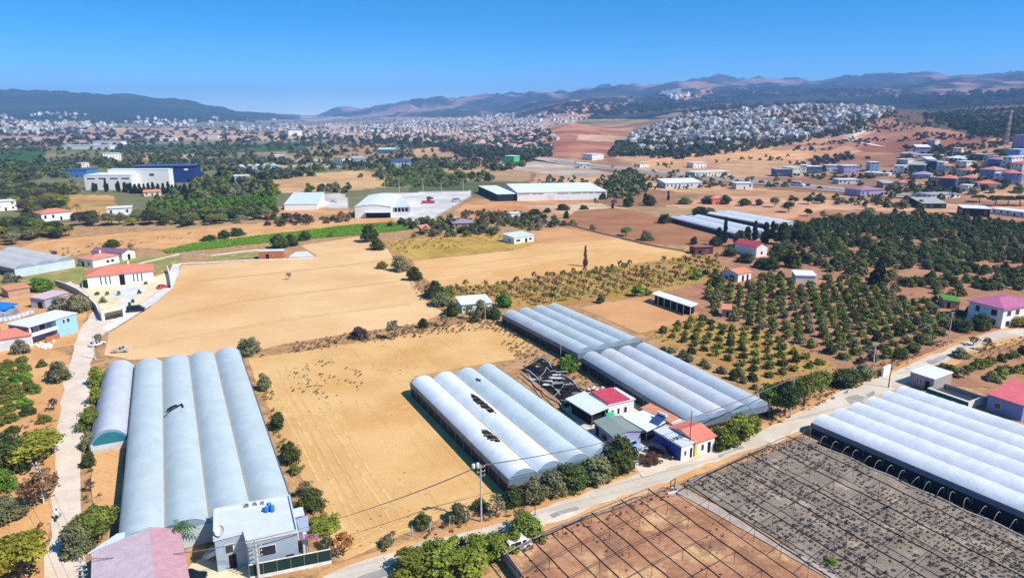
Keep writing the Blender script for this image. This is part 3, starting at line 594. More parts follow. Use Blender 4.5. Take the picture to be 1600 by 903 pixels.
def roof_mesh(kind, w, d, h, rh, ov):
    mb = MB(); x0, x1, y0, y1 = -ov, w + ov, -ov, d + ov; t = .16
    if kind == 'flat': mb.box(x0, x1, y0, y1, h, h + .22)
    elif kind == 'gx' or kind == 'gy':
        if kind == 'gx': c = [(y0, h - rh * ov / (d / 2)), (d / 2, h + rh), (y1, h - rh * ov / (d / 2))]; f_ = lambda s, q, z: (s, q, z); e0, e1 = x0, x1
        else: c = [(x0, h - rh * ov / (w / 2)), (w / 2, h + rh), (x1, h - rh * ov / (w / 2))]; f_ = lambda s, q, z: (q, s, z); e0, e1 = y0, y1
        vs = []
        for s in (e0, e1):
            for dz in (.03, .03 + t): vs += [f_(s, q, z + dz) for q, z in c]
        mb.add(vs, [(0, 1, 7, 6), (1, 2, 8, 7), (3, 9, 10, 4), (4, 10, 11, 5), (0, 3, 4, 1), (1, 4, 5, 2), (6, 7, 10, 9), (7, 8, 11, 10), (0, 6, 9, 3), (2, 5, 11, 8)])
    elif kind == 'hip':
        if w >= d: r0, r1 = (d / 2, d / 2), (w - d / 2, d / 2)
        else: r0, r1 = (w / 2, w / 2), (w / 2, d - w / 2)
        vs = [(x0, y0, h), (x1, y0, h), (x1, y1, h), (x0, y1, h)] + [(a, b, h + t) for a, b in ((x0, y0), (x1, y0), (x1, y1), (x0, y1))] + [(r0[0], r0[1], h + t + rh), (r1[0], r1[1], h + t + rh)]
        top = [(4, 5, 9, 8), (5, 6, 9), (6, 7, 8, 9), (7, 4, 8)] if w >= d else [(4, 5, 8), (5, 6, 9, 8), (6, 7, 9), (7, 4, 8, 9)]
        mb.add(vs, [(0, 3, 2, 1), (0, 1, 5, 4), (1, 2, 6, 5), (2, 3, 7, 6), (3, 0, 4, 7)] + top)
    elif kind == 'sb' or kind == 'sf' or kind == 'sl' or kind == 'sr':
        za, zb = (h, h + rh) if kind in ('sb', 'sr') else (h + rh, h)
        if kind in ('sb', 'sf'): zz = lambda x, y: za + (zb - za) * (y / d)
        else: zz = lambda x, y: za + (zb - za) * (x / w)
        cs = [(x0, y0), (x1, y0), (x1, y1), (x0, y1)]
        mb.add([(a, b, zz(a, b) + .03) for a, b in cs] + [(a, b, zz(a, b) + .03 + t) for a, b in cs], [(0, 3, 2, 1), (4, 5, 6, 7), (0, 1, 5, 4), (1, 2, 6, 5), (2, 3, 7, 6), (3, 0, 4, 7)])
    elif kind == 'arch':
        n = 10
        vs = []
        for s in (y0, y1):
            for dz in (.03, .03 + t): vs += [(x0 + (x1 - x0) * i / n, s, h + rh * math.sin(math.pi * i / n) + dz) for i in range(n + 1)]
        k = n + 1; fs = []
        for i in range(n): fs += [(k + i, k + i + 1, 3 * k + i + 1, 3 * k + i), (i + 1, i, 2 * k + i, 2 * k + i + 1), (i, i + 1, k + i + 1, k + i), (2 * k + i + 1, 2 * k + i, 3 * k + i, 3 * k + i + 1)]
        fs += [(0, k, 3 * k, 2 * k), (n, 2 * k + n, 3 * k + n, k + n)]; mb.add(vs, fs)
    return mb
def wall_mesh(kind, w, d, h, rh, base):
    mb = MB()
    if kind == 'gx': # gable triangles on the short ends
        prof = [(0, -base), (d, -base), (d, h), (d / 2, h + rh), (0, h)]; n = 5
        mb.add([(x, y, z) for x in (0, w) for y, z in prof], [(0, 1, 2, 3, 4)[::-1], (5, 6, 7, 8, 9)] + [(i, (i + 1) % n, n + (i + 1) % n, n + i) for i in range(n)])
    elif kind == 'gy':
        prof = [(0, -base), (w, -base), (w, h), (w / 2, h + rh), (0, h)]; n = 5
        mb.add([(x, y, z) for y in (0, d) for x, z in prof], [(0, 1, 2, 3, 4), (5, 6, 7, 8, 9)[::-1]] + [(i, n + i, n + (i + 1) % n, (i + 1) % n) for i in range(n)])
    elif kind in ('sb', 'sf', 'sl', 'sr'):
        f_ = {'sb': lambda x, y: h + rh * y / d, 'sf': lambda x, y: h + rh * (1 - y / d), 'sr': lambda x, y: h + rh * x / w, 'sl': lambda x, y: h + rh * (1 - x / w)}[kind]
        cs = [(0, 0), (w, 0), (w, d), (0, d)]
        mb.add([(a, b, -base) for a, b in cs] + [(a, b, f_(a, b)) for a, b in cs], [(0, 3, 2, 1), (4, 5, 6, 7), (0, 1, 5, 4), (1, 2, 6, 5), (2, 3, 7, 6), (3, 0, 4, 7)])
    elif kind == 'arch':
        n = 10; prof = [(0, -base), (w, -base)] + [(w * (1 - i / n), h + rh * math.sin(math.pi * i / n)) for i in range(n + 1)]; k = len(prof)
        mb.add([(x, y, z) for y in (0, d) for x, z in prof], [tuple(range(k)), tuple(range(2 * k - 1, k - 1, -1))] + [(i, k + i, k + (i + 1) % k, (i + 1) % k) for i in range(k)])
    else: mb.box(0, w, 0, d, -base, h)
    return mb
def house(name, label, p0, p1, depth, h, roof, wm, rm, z0=0.0, ops='auto', group=None, cat='house', ov=.35, rh=1.3, floors=None, parapet=False, chimney=False):
    """front wall between photo pixels p0,p1 (at height z0), the rest goes away from the road; openings are cut in as frames with panes"""
    A, B = G(*p0, z0), G(*p1, z0); gz = min(A.z, B.z) if z0 == 0 else float(min(Zt(A.x, A.y), Zt(B.x, B.y)))
    d = (B - A).to_2d(); w = d.length; rz = math.atan2(d.y, d.x)
    off = Vector((0, 0))
    if depth < 0: n = Vector((-d.y, d.x)).normalized(); off = n * depth; depth = -depth
    root = empty(name, (A.x + off.x, A.y + off.y, gz), rz, label, cat, group)
    base = .02 if A.y < 450 else 3.0
    wall_mesh(roof, w, depth, h, rh, base).build("wall", wm, root)
    rf = roof_mesh(roof, w, depth, h, rh, ov).build("roof", rm, root)
    if parapet:
        mb = MB(); mb.box(-ov, w + ov, -ov, -ov + .2, h + .2, h + .75); mb.box(-ov, w + ov, depth + ov - .2, depth + ov, h + .2, h + .75)
        mb.box(-ov, -ov + .2, -ov + .2, depth + ov - .2, h + .2, h + .748); mb.box(w + ov - .2, w + ov, -ov + .2, depth + ov - .2, h + .2, h + .748); mb.build("parapet", m_trim, root)
    if chimney:
        mb = MB(); mb.box(w * .62, w * .62 + .7, depth * .6, depth * .6 + .7, h + .2, h + rh + 1.1); mb.build("chimney", m_trim, rf)
    if ops == 'auto':
        nf = floors or max(1, int(h / 2.7)); fh = h / nf
        for fl in range(nf):
            for side, ln in (('f', w), ('r', depth), ('l', depth)):
                n = max(1, int(ln / 3.6))
                for k in range(n):
                    c = ln * (k + .5) / n
                    if fl == 0 and side == 'f' and k == n // 2: opening(root, side, w, depth, c - .5, c + .5, .05, 2.1, 'door')
                    elif random.random() < .85: opening(root, side, w, depth, c - .65, c + .65, fl * fh + fh * .36, fl * fh + fh * .8)
    elif ops:
        for o in ops:
            side, u, v, a, b = o[:5]; ln = w if side in 'fb' else depth
            opening(root, side, w, depth, ln * u, ln * v, a, b, *(o[5:]))
    root['w'] = w; root['d'] = depth
    return root
def slabhouse(name, label, pix, h, wm, rm, cat='house', th=.2, z1=0.0, group=None, walls=True, inset=.3, posts=False):
    """a building whose roof outline is known: flat slab on inset walls (or posts)"""
    P = [G(*p, h).to_2d() for p in pix]; c = sum(P, Vector((0, 0))) / len(P)
    root = empty(name, (c.x, c.y, 0), 0, label, cat, group)
    L = [p - c for p in P]
    ar = sum(L[i].x * L[(i + 1) % len(L)].y - L[(i + 1) % len(L)].x * L[i].y for i in range(len(L)))
    if ar < 0: L = L[::-1]
    mb = MB(); mb.prism(L, h, h + th); mb.build("roof", rm, root)
    def ins(k, q):
        a = L[k - 1]; b = L[k]; e = L[(k + 1) % len(L)]
        n1 = (b - a).normalized(); n1 = Vector((-n1.y, n1.x)); n2 = (e - b).normalized(); n2 = Vector((-n2.y, n2.x)); m_ = n1 + n2
        return b + m_ * (q / max(.3, m_.dot(n1)))
    I = [ins(k, inset) for k in range(len(L))]
    if walls: mb = MB(); mb.prism(I, z1, h - .01); mb.build("wall", wm, root)
    if posts:
        for p in I: mb = MB(); mb.tube((p.x, p.y, 0), (p.x, p.y, h - .01), .07, 6); mb.build("post", m_steel, root)
    return root, I
# ---- near left: grey house, rose-roofed barn, court
w_facade = wallm("blue_grey_render", srgb(158, 174, 186))
gh, gi = slabhouse("grey_house", "grey two-storey house with a flat roof, blue tanks and a stair at the road corner", [(334, 799), (453, 776), (466, 832), (384, 849), (380, 834), (333, 846)], 5.0, w_facade, r_conc, inset=.15)
def edge_frame(root, p, q): 
    d = Vector(q) - Vector(p); return d.length, math.atan2(d.y, d.x)
def wall_opening(root, p, q, u, v, z0, z1, kind='window'):
    """opening on the wall that runs from p to q (local plan points, outside on the right hand)"""
    p = Vector(p); q = Vector(q); d = (q - p); w = d.length; a = math.atan2(d.y, d.x)
    hold = opening(root, 'f', w, 1, w * u, w * v, z0, z1, kind)
    hold.location = (p.x, p.y, 0); hold.rotation_euler = (0, 0, a); return hold
n = len(gi)
fi = min(range(n), key=lambda k: (gi[k].y + gi[(k + 1) % n].y) if (gi[k] - gi[(k + 1) % n]).length > 5 else 1e9)
p, q = gi[fi], gi[(fi + 1) % n]
wall_opening(gh, p, q, .22, .56, 2.5, 4.0); wall_opening(gh, p, q, .3, .6, .2, 1.6); wall_opening(gh, p, q, .74, .9, .1, 1.9, 'door')
lw = [k for k in range(n) if k != fi and gi[k].y < 1.5 and gi[(k + 1) % n].y < 1.5 and (gi[k] - gi[(k + 1) % n]).length > 3]
for k in lw: wall_opening(gh, gi[k], gi[(k + 1) % n], .3, .6, 2.6, 4.0); wall_opening(gh, gi[k], gi[(k + 1) % n], .4, .65, .2, 2.3, 'door')
mb = MB()
for k in range(n):
    a, b = gi[k], gi[(k + 1) % n]; d = (b - a).normalized() * .02; nn = Vector((d.y, -d.x)).normalized() * .14
    mb.prism([a + d + nn, b - d + nn, b - d - nn * .4, a + d - nn * .4], 5.2, 5.5 if k % 2 else 5.498)
mb.build("parapet", w_lgrey, gh)
gc = Vector(gh.location)
def loc(px, py, z, root): 
    v = G(px, py, z); return Vector((v.x - root.location.x, v.y - root.location.y, z))
st = MB(); a = loc(320, 868, .2, gh); b = loc(349, 852, 3.0, gh)
for k in range(11):
    t = k / 10; c_ = a.lerp(b, t); st.box(c_.x - .2, c_.x + .28, c_.y - .6, c_.y + .6, max(0, c_.z - .45), c_.z + .12 + .001 * k)
st.build("stair", m_trim, gh)
st = MB(); st.path([a + Vector((0, -.6, 1)), b + Vector((0, -.6, 1))], .04, 5); [st.tube(a.lerp(b, k / 5) + Vector((0, -.6, 0)), a.lerp(b, k / 5) + Vector((0, -.6, 1)), .03, 5) for k in range(6)]; st.build("stair_rail", m_steel, gh)
# rear annexe and pergola on its right flank
sh, si = slabhouse("side_annexe", "small grey flat-roofed annexe against the grey house wall facing the ochre field", [(456, 797), (473, 793), (476, 805), (459, 809)], 3.9, w_lgrey, r_conc, cat='annexe')
pg, pi_ = slabhouse("pergola", "pergola with translucent roof and washing beside the grey house", [(463, 812), (481, 807), (483, 829), (468, 832)], 3.9, w_lgrey, film("pergola_film", srgb(170, 182, 206)), cat='pergola', walls=False, posts=True)
mb = MB(); c_ = [p_ * .8 for p_ in pi_]; mb.prism(c_, 0, 2.5); mb.build("terrace_block", w_lgrey, pg)
mb = MB(); pts = [pi_[k] for k in range(4)]; lo = min(pts, key=lambda p_: p_.y)
for k in range(4): mb.box(lo.x - .3 + k * .7, lo.x + .25 + k * .7, lo.y - .1 - .01 * k, lo.y - .05 - .01 * k, 2.6, 3.5)
mb.build("washing", mat("pink_cloth", srgb(206, 150, 160), srgb(190, 120, 140), scale=3), pg)
ds = empty("satellite_dish", G(346, 838, 5.25).to_tuple()[:2] + (5.23,), .6, "white satellite dish on the edge of the grey house roof", "satellite dish")
mb = MB(); mb.lathe([(.02, .0), (.35, .06), (.6, .2), (.72, .32), (.7, .34), (.55, .2), (.05, .05)], 16); r = mb.build("dish", m_trim, ds); r.location = (0, 0, .9); r.rotation_euler = (.9, 0, -.9)
mb = MB(); mb.tube((0, 0, 0), (0, 0, .95), .05); mb.build("mast", m_steel, ds)
m_bluep = mat("blue_plastic", srgb(40, 128, 214), srgb(30, 104, 190), scale=3, rough=.35, spec=.5)
for i, (px_, py_, s_) in enumerate([(417, 800, .62), (421, 797, .8), (426, 799, .7)]):
    g_ = G(px_, py_, 5.2); t_ = empty("water_barrel", (g_.x, g_.y, 5.22), 0, ["short blue plastic barrel on the grey house roof, nearest the stair side", "tall blue plastic barrel on the grey house roof, middle of three", "blue plastic barrel on the grey house roof, nearest the ochre field"][i], "barrel", "blue barrels on the grey roof")
    mb = MB(); mb.lathe([(.3 * s_, 0), (.42 * s_, .1), (.45 * s_, .9 * s_), (.42 * s_, 1.35 * s_), (.2 * s_, 1.55 * s_)], 14); mb.build("drum", m_bluep, t_, True)
    mb = MB(); mb.lathe([(.2 * s_, 0), (.2 * s_, .12), (.1 * s_, .16)], 10, (0, 0, 1.55 * s_ + .003)); mb.build("lid", mat("pale_blue_plastic", srgb(150, 200, 236)), t_)
mb = MB(); g_ = G(394, 790, 5.2)
jk = empty("roof_bric_a_brac", (g_.x, g_.y, 5.22), .3, "pile of white odds and ends on the grey house roof edge", "junk pile")
for k in range(5):
    mb = MB(); x_ = k * .55 - 1; mb.box(x_, x_ + .4, -.2 + .1 * (k % 3), .3, 0, .3 + .2 * (k % 2)); mb.build("bundle", m_trim if k % 2 else m_steel, jk)
# boundary fence of the grey house
fa, fb = G(391, 905), G(518, 879); fd = (fb - fa); fl_ = fd.length; fr = empty("boundary_fence", fa, math.atan2(fd.y, fd.x), "dark green mesh fence on a white kerb in front of the grey house", "fence")
mb = MB(); mb.box(0, fl_, -.15, .15, 0, .45); mb.build("kerb_wall", m_trim, fr)
m_net = mat("dark_green_net", srgb(22, 52, 44), srgb(30, 62, 50), scale=4, rough=.9)
for k in range(6):
    mb = MB(); mb.box(fl_ * k / 6 + .05, fl_ * (k + 1) / 6 - .05, -.03, .03, .46, 2.1); mb.build("net_panel", m_net, fr)
for k in range(7):
    mb = MB(); mb.tube((fl_ * k / 6, 0, .45), (fl_ * k / 6, 0, 2.15), .05, 6); mb.build("post", m_steel, fr)
mb = MB(); mb.box(0, fl_, -.07, .07, 2.16, 2.26); mb.build("top_rail", m_trim, fr)
# rose barn
e0, e1 = G(146, 862, 4.2).to_2d(), G(258, 832, 4.2).to_2d(); dv = (e1 - e0).normalized(); e1 = e0 + dv * 10.2; nv = Vector((-dv.y, dv.x))
bo = e0 - nv * 16; bn = empty("barn", (bo.x, bo.y, 0), math.atan2(dv.y, dv.x), "barn with a faded rose gable roof at the end of the blue-grey greenhouse", "barn")
w_ = (e1 - e0).length; hx = w_ * .66
mb = MB(); mb.box(.25, w_ - .25, .2, 15.8, 0, 4.1); mb.build("wall", w_grey, bn)
mb = MB(); mb.add([(-.2, 0, 4.1), (hx, 0, 5.5), (hx, 16.1, 5.5), (-.2, 16.1, 4.1), (-.2, 0, 4.25), (hx, 0, 5.65), (hx, 16.1, 5.65), (-.2, 16.1, 4.25)], [(0, 3, 2, 1), (4, 5, 6, 7), (0, 1, 5, 4), (1, 2, 6, 5), (2, 3, 7, 6), (3, 0, 4, 7)]); mb.build("roof_slope", r_rose, bn)
mb = MB(); mb.add([(hx + .003, 0, 5.5), (w_ + .2, 0, 4.1), (w_ + .2, 16.1, 4.1), (hx + .003, 16.1, 5.5), (hx + .003, 0, 5.65), (w_ + .2, 0, 4.25), (w_ + .2, 16.1, 4.25), (hx + .003, 16.1, 5.65)], [(0, 3, 2, 1), (4, 5, 6, 7), (0, 1, 5, 4), (1, 2, 6, 5), (2, 3, 7, 6), (3, 0, 4, 7)]); mb.build("roof_slope", r_rosed, bn)
slabhouse("lean_to", "pale blue-grey lean-to roof behind the rose barn", [(137, 866), (183, 835), (232, 826), (240, 838), (146, 862)], 3.6, w_grey, r_pale, cat='lean-to')
# ---- upper left hamlet
bh = house("blue_house", "sky-blue two-storey house with a white flat roof beside the dirt lane", (91.5, 528), (123, 518), 8.0, 5.4, 'flat', w_blue, r_white, ops=[('f', .3, .42, 3.6, 4.8), ('f', .5, .66, 3.6, 4.8), ('r', .2, .4, 3.2, 4.6), ('r', .55, .8, .1, 2.2, 'door')], ov=.3)
def sub(root, name, x0, x1, y0, y1, z0, z1, m): mb = MB(); mb.box(x0, x1, y0, y1, z0, z1); return mb.build(name, m, root)
W_ = 7.4
sub(bh, "recessed_wall", -W_, -.003, 2.2, 8.0, 0, 5.4, w_mid); sub(bh, "balcony_slab", -W_ - .4, -.003, -.2, 2.197, 2.6, 2.8, m_trim); sub(bh, "balcony_wall", -W_ - .4, -.003, -.35, -.2, 2.6, 3.6, w_white)  # recessed wall is darker blue: the recess shade is in its colour
sub(bh, "wing_roof", -W_ - .6, -.303, -.5, 8.3, 5.402, 5.62, r_white); sub(bh, "low_wall", -4.2, -.2, -.9, -.7, 0, 1.5, w_brick); sub(bh, "pillar", -W_ - .2, -W_ + .2, -.1, .2, 0, 2.6, w_white); sub(bh, "pillar", -W_ - .2, -W_ + .2, -.1, .2, 3.6, 5.4, w_white)
for (u, v, a, b) in ((-6.6, -5.0, 2.9, 4.9), (-3.4, -1.6, 2.9, 4.7), (-6.6, -5.4, .1, 2.2)):
    f_ = sub(bh, "window", u, v, 2.12, 2.197, a, b, m_frame); mb = MB(); mb.box(u + .1, v - .1, 2.08, 2.12, a + .1, b - .1); mb.build("pane", m_pane, f_)
house("long_shed", "long shed with a red roof and pale corrugated wall beside the blue house", (-40, 556), (51, 542), 8, 3.4, 'gx', r_corr, r_red, ops=[('r', .3, .6, .1, 2.4, 'door')], rh=1.3, cat='shed')
house("grey_cottage", "small grey cottage with a flat rosy roof among bushes above the blue house", (72, 483), (107, 472), 5.5, 3.2, 'sb', w_grey, r_rose, ops=[('l', .2, .5, .1, 2.2, 'door'), ('f', .5, .75, 1, 2.2)], rh=.4, cat='cottage')
house("clay_shed", "low shed with a worn orange roof beside the blue tarpaulin", (14, 466), (48, 460), 6, 2.6, 'sb', w_stone, r_orange, ops=None, rh=.5, cat='shed')
vl = house("villa", "long white villa with a red hip roof and tall narrow windows in a paved yard", (138.5, 451), (241, 440.5), 11, 4.4, 'hip', w_white, r_red, rh=1.9, ov=.6, ops=[('f', .185, .21, .8, 3.8), ('f', .255, .28, .8, 3.8), ('f', .32, .345, .8, 3.8), ('f', .475, .555, .05, 3.9, 'door'), ('f', .68, .705, .8, 3.8), ('f', .74, .765, .8, 3.8), ('f', .805, .83, .8, 3.8), ('l', .4, .6, 1, 2.8), ('r', .3, .5, 1, 2.8)], chimney=True)
house("bungalow", "white bungalow with a pink hip roof standing behind the villa", (146, 419), (187, 410.5), 9, 3.2, 'hip', w_white, r_pink, rh=1.2, ops=[('f', .5, .62, 1, 2.2), ('f', .68, .8, 1, 2.2), ('l', .2, .35, .8, 2.2), ('l', .6, .75, .1, 2.2, 'door')], chimney=True)
house("long_barn", "long barn with a purple sheet roof and white gable end behind the bungalow", (192, 408), (212, 403), 16, 3.3, 'gy', w_white, r_purple, rh=1.1, ops=[('f', .4, .6, .1, 2.4, 'door')], cat='barn')
house("brick_hut", "terracotta brick hut with a flat concrete top on the stubble field edge", (404.5, 405.5), (443, 404.5), 4, 3.4, 'flat', w_brick, r_conc, ops=[('f', .3, .42, .05, 2.2, 'door'), ('f', .5, .56, 1, 2.2)], ov=.15, cat='hut')
sl_, _ = slabhouse("foundation_slab", "white concrete foundation slab beside the terracotta brick hut", [(451, 402), (462, 394), (480, 393), (492, 402)], .3, m_conc, m_conc, cat='slab', inset=.05)
house("stone_hut", "small stone outbuilding by the grove at the end of the cypress field track", (1128, 496), (1141, 497), 3.5, 2.6, 'sb', w_stone, r_orange, rh=.6, ops=[('f', .5, .8, .1, 2, 'door')], cat='hut')
# ---- middle distance
house("white_cabin", "small white cabin with a blue shaded side and pale roof behind yellow grass", (803.5, 381.5), (834, 377), 9, 3.0, 'sb', w_white, r_pale, rh=.7, ops=[('f', .1, .3, .9, 2.1), ('f', .55, .66, .05, 2.1, 'door'), ('f', .75, .9, .9, 2.1), ('l', .3, .5, 1, 2)], cat='cabin')
house("white_hut", "tiny white hut in the scrub below the long white warehouse", (799, 343), (813, 342), 5, 3.4, 'flat', w_white, r_white, ops=[('f', .55, .8, .05, 2.2, 'door')], cat='hut')
house("grove_shed", "low white-roofed shed buried in shrubs near the silver greenhouse", (722, 490), (768, 486), 8, 2.8, 'sb', w_lgrey, r_white, rh=.5, ops=None, cat='shed')
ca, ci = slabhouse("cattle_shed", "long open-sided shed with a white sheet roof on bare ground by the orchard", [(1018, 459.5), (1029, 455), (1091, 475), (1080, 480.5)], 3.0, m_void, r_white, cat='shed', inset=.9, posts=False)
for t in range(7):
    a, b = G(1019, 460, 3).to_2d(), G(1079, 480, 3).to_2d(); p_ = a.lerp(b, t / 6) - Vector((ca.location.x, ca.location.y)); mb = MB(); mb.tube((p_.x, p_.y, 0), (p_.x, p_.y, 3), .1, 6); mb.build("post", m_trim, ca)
house("orchard_cottage", "cottage with an orange gable roof and white pillars among orchard trees", (1152.5, 441), (1173, 437), 7.5, 3.0, 'gx', w_white, r_orange, rh=1.0, ops=[('f', .3, .45, .05, 2.2, 'door'), ('f', .66, .8, .05, 2.3, 'door'), ('l', .2, .5, 1.0, 2.2)], cat='cottage')
house("red_roof_house", "white house with a crimson gable roof under tall dark cypresses", (1181, 402), (1198, 400), 13, 4.4, 'gy', w_white, r_crim, rh=1.5, ops=[('f', .4, .6, 1, 2.4)])
house("maroon_shed", "maroon wooden shed with a flat roof at the corner of the brown field", (1086, 398), (1114, 397), 6, 2.8, 'sf', w_maroon, mat("rusty_sheet", srgb(150, 112, 106)), rh=.5, ops=[('f', .2, .35, .1, 2.1, 'door'), ('f', .6, .7, 1, 2)], cat='shed')
house("white_shack", "white shack with a pale roof lost among dark orchard trees", (1243, 441), (1274, 442), 6, 2.6, 'sb', w_lgrey, r_white, rh=.5, ops=None, cat='shack')
house("net_shelter", "green net-roofed shelter beside the white and blue villa", (1474, 482), (1498, 484), 8, 2.8, 'sr', w_stone, mat("green_shade_net", srgb(92, 140, 60), srgb(74, 120, 48), scale=2, rough=.95), rh=-.4, ops=[('f', .2, .4, .1, 2.1, 'door')], cat='shelter')
hv = house("hillfoot_villa", "two-storey white villa with a plum hip roof and blue-shaded front by the road", (1515, 470), (1569, 483), 15, 6.0, 'hip', w_white, r_magenta, z0=6.0, rh=1.6, ov=.7, ops=[('f', .2, .34, 3.6, 5.3), ('f', .45, .49, 4.6, 5.2), ('f', .54, .58, 4.6, 5.2), ('f', .66, .84, 3.4, 5.3), ('f', .66, .84, .6, 2.4), ('f', .2, .34, .6, 2.4), ('r', .12, .24, 3.6, 5.2), ('r', .38, .5, 3.6, 5.2), ('r', .7, .82, 3.6, 5.2), ('r', .12, .24, .5, 2.2), ('r', .5, .64, .05, 2.3, 'door')])
sub(hv, "balcony", hv['w'] * .16, hv['w'] * .6, -1.2, -.003, 2.7, 3.5, w_white)
rs = house("concrete_shed", "bare concrete shed with a white flat roof beside the white six-bay greenhouse", (1423, 581), (1460, 593), 7, 3.0, 'sb', w_conc, r_white, z0=3.0, rh=.3, ops=[('f', .28, .38, 1, 2.2), ('f', .42, .52, 1, 2.2), ('f', .66, .84, .05, 2.2, 'door')], cat='shed', ov=.15)
# open concrete tank with a green net skirt
ta, tb, tc = G(1449, 606, 1.8).to_2d(), G(1513, 628, 1.8).to_2d(), G(1476, 598, 1.8).to_2d()
td = (tb - ta); tw = td.length; tn = Vector((-td.y, td.x)).normalized(); tdp = abs((tc - ta).dot(tn)); tk = empty("water_tank", (ta.x, ta.y, 0), math.atan2(td.y, td.x), "open concrete water tank with a green net skirt beside the concrete shed", "water tank")
sub(tk, "tank_wall", 0, tw, 0, .7, 0, 1.8, w_cream); sub(tk, "tank_wall", 0, tw, tdp - .25, tdp, 0, 1.8, w_conc); sub(tk, "tank_wall", 0, .25, .7, tdp - .25, 0, 1.798, w_conc); sub(tk, "tank_wall", tw - .25, tw, .7, tdp - .25, 0, 1.798, w_cream)
sub(tk, "water", .25, tw - .25, .7, tdp - .25, .2, 1.0, mat("dark_tank_water", srgb(58, 60, 68), rough=.12, spec=.5)); sub(tk, "net_skirt", -.1, tw + .1, -.08, -.003, .1, 1.7, mat("teal_green_net", srgb(20, 118, 104), srgb(24, 96, 90), scale=3, rough=.9))
house("rose_roof_house", "low house with a faded red roof and blue wall behind the white greenhouse", (1545, 616), (1600, 634), 9, 3.4, 'sb', w_mid, tile("bright_rose_roof", srgb(222, 112, 116)), z0=3.4, rh=1.2, ops=[('f', .2, .4, 1, 2.2)])
a_, b_ = G(1541, 626), G(1612, 652); tr = empty("blue_roll", a_, 0, "long blue plastic covered roll lying between shed and greenhouse", "plastic roll")
mb = MB(); d_ = b_ - a_; mb.path([(d_.x * k / 8, d_.y * k / 8, .65 + .06 * math.sin(k * 2)) for k in range(9)], .6, 10); mb.build("cover", mat("blue_tarp_film", srgb(74, 118, 196), srgb(58, 96, 176), scale=1.5, rough=.45), tr, True)
mb = MB(); mb.tube((0, 0, .65), (-.3, -.1, .65), .3, 10); mb.build("roll_core", m_dark, tr)
# ---- house cluster by the road
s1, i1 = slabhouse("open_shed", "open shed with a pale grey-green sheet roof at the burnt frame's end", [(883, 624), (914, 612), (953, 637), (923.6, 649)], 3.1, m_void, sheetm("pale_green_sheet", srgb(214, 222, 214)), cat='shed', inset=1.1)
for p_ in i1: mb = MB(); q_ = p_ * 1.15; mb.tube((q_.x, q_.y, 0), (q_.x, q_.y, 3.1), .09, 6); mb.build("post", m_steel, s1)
rr = house("red_top_house", "white house with a crimson sheet roof and white parapet behind the open shed", (951, 633), (991, 624), 6.5, 3.3, 'flat', w_white, r_white, z0=3.3, ops=[('f', .12, .2, .05, 2, 'door'), ('f', .34, .44, .9, 2.2), ('f', .6, .72, .9, 2.2), ('r', .3, .5, 1, 2.2)], ov=.2)
mb = MB(); w2, d2 = rr['w'] * .82, rr['d'] * .97; mb.add([(-.15, -.15, 3.75), (w2, -.15, 3.75), (w2, d2, 3.95), (-.15, d2, 3.95), (-.15, -.15, 3.54), (w2, -.15, 3.54), (w2, d2, 3.54), (-.15, d2, 3.54)], [(0, 1, 2, 3), (7, 6, 5, 4), (0, 4, 5, 1), (1, 5, 6, 2), (2, 6, 7, 3), (3, 7, 4, 0)]); mb.build("roof_sheet", r_crim, rr)
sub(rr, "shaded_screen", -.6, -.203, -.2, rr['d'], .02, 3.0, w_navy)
house("moss_roof_house", "low lilac house with a grey-green gable roof behind the big roadside tree", (929, 659), (958, 682), 6.0, 3.0, 'gx', w_lilac, r_moss, z0=3.0, rh=.5, ops=[('f', .1, .26, .8, 2.4, 'door'), ('f', .45, .72, 1, 2.4), ('r', .4, .6, 1, 2.2)], ov=.25)
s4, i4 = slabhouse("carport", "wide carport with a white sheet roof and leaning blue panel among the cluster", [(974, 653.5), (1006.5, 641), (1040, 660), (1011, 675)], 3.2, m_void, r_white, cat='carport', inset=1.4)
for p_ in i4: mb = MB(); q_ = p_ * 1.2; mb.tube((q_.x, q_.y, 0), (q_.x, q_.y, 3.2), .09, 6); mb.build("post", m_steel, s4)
pn = [Vector((*(G(*p_, 3.6).to_2d()), z_)) for p_, z_ in (((1014, 658), 3.45), ((1028, 664), 3.45), ((1041, 657), 4.3), ((1027, 651), 4.3))]; c_ = sum(pn, Vector()) / 4
so_ = empty("solar_panel", c_, 0, "tilted dark blue solar heater panel on the white carport roof", "solar panel")
mb = MB(); mb.add([p_ - c_ for p_ in pn] + [p_ - c_ - Vector((0, 0, .12)) for p_ in pn], [(0, 1, 2, 3), (7, 6, 5, 4), (0, 4, 5, 1), (1, 5, 6, 2), (2, 6, 7, 3), (3, 7, 4, 0)]); mb.build("panel", mat("solar_glass", srgb(60, 84, 130), rough=.15, spec=.6), so_)
mb = MB(); a_, b_ = pn[2] - c_ + Vector((0, 0, .3)), pn[3] - c_ + Vector((0, 0, .3)); mb.tube(a_, b_, .3, 10); mb.build("tank", m_trim, so_)
mb = MB(); [mb.tube(p_ - c_ - Vector((0, 0, .1)), Vector(((p_ - c_).x, (p_ - c_).y, 3.42 - c_.z)), .04, 5) for p_ in pn[2:]]; mb.build("stand", m_steel, so_)
slabhouse("tiled_annexe", "narrow annexe with an orange tiled roof along the cream greenhouse bay", [(1000, 638), (1016, 630.5), (1061, 653.5), (1046, 661)], 3.3, w_cream, r_orange, cat='annexe')
lr, li = slabhouse("workshop", "workshop with a long pale corrugated roof, dark lettering and blue side wall", [(1021, 673), (1041, 664), (1090, 690), (1065, 699)], 3.0, w_white, r_corr, cat='workshop', inset=.2)
kb = max(range(4), key=lambda k: -(li[k].x + li[(k + 1) % 4].x))
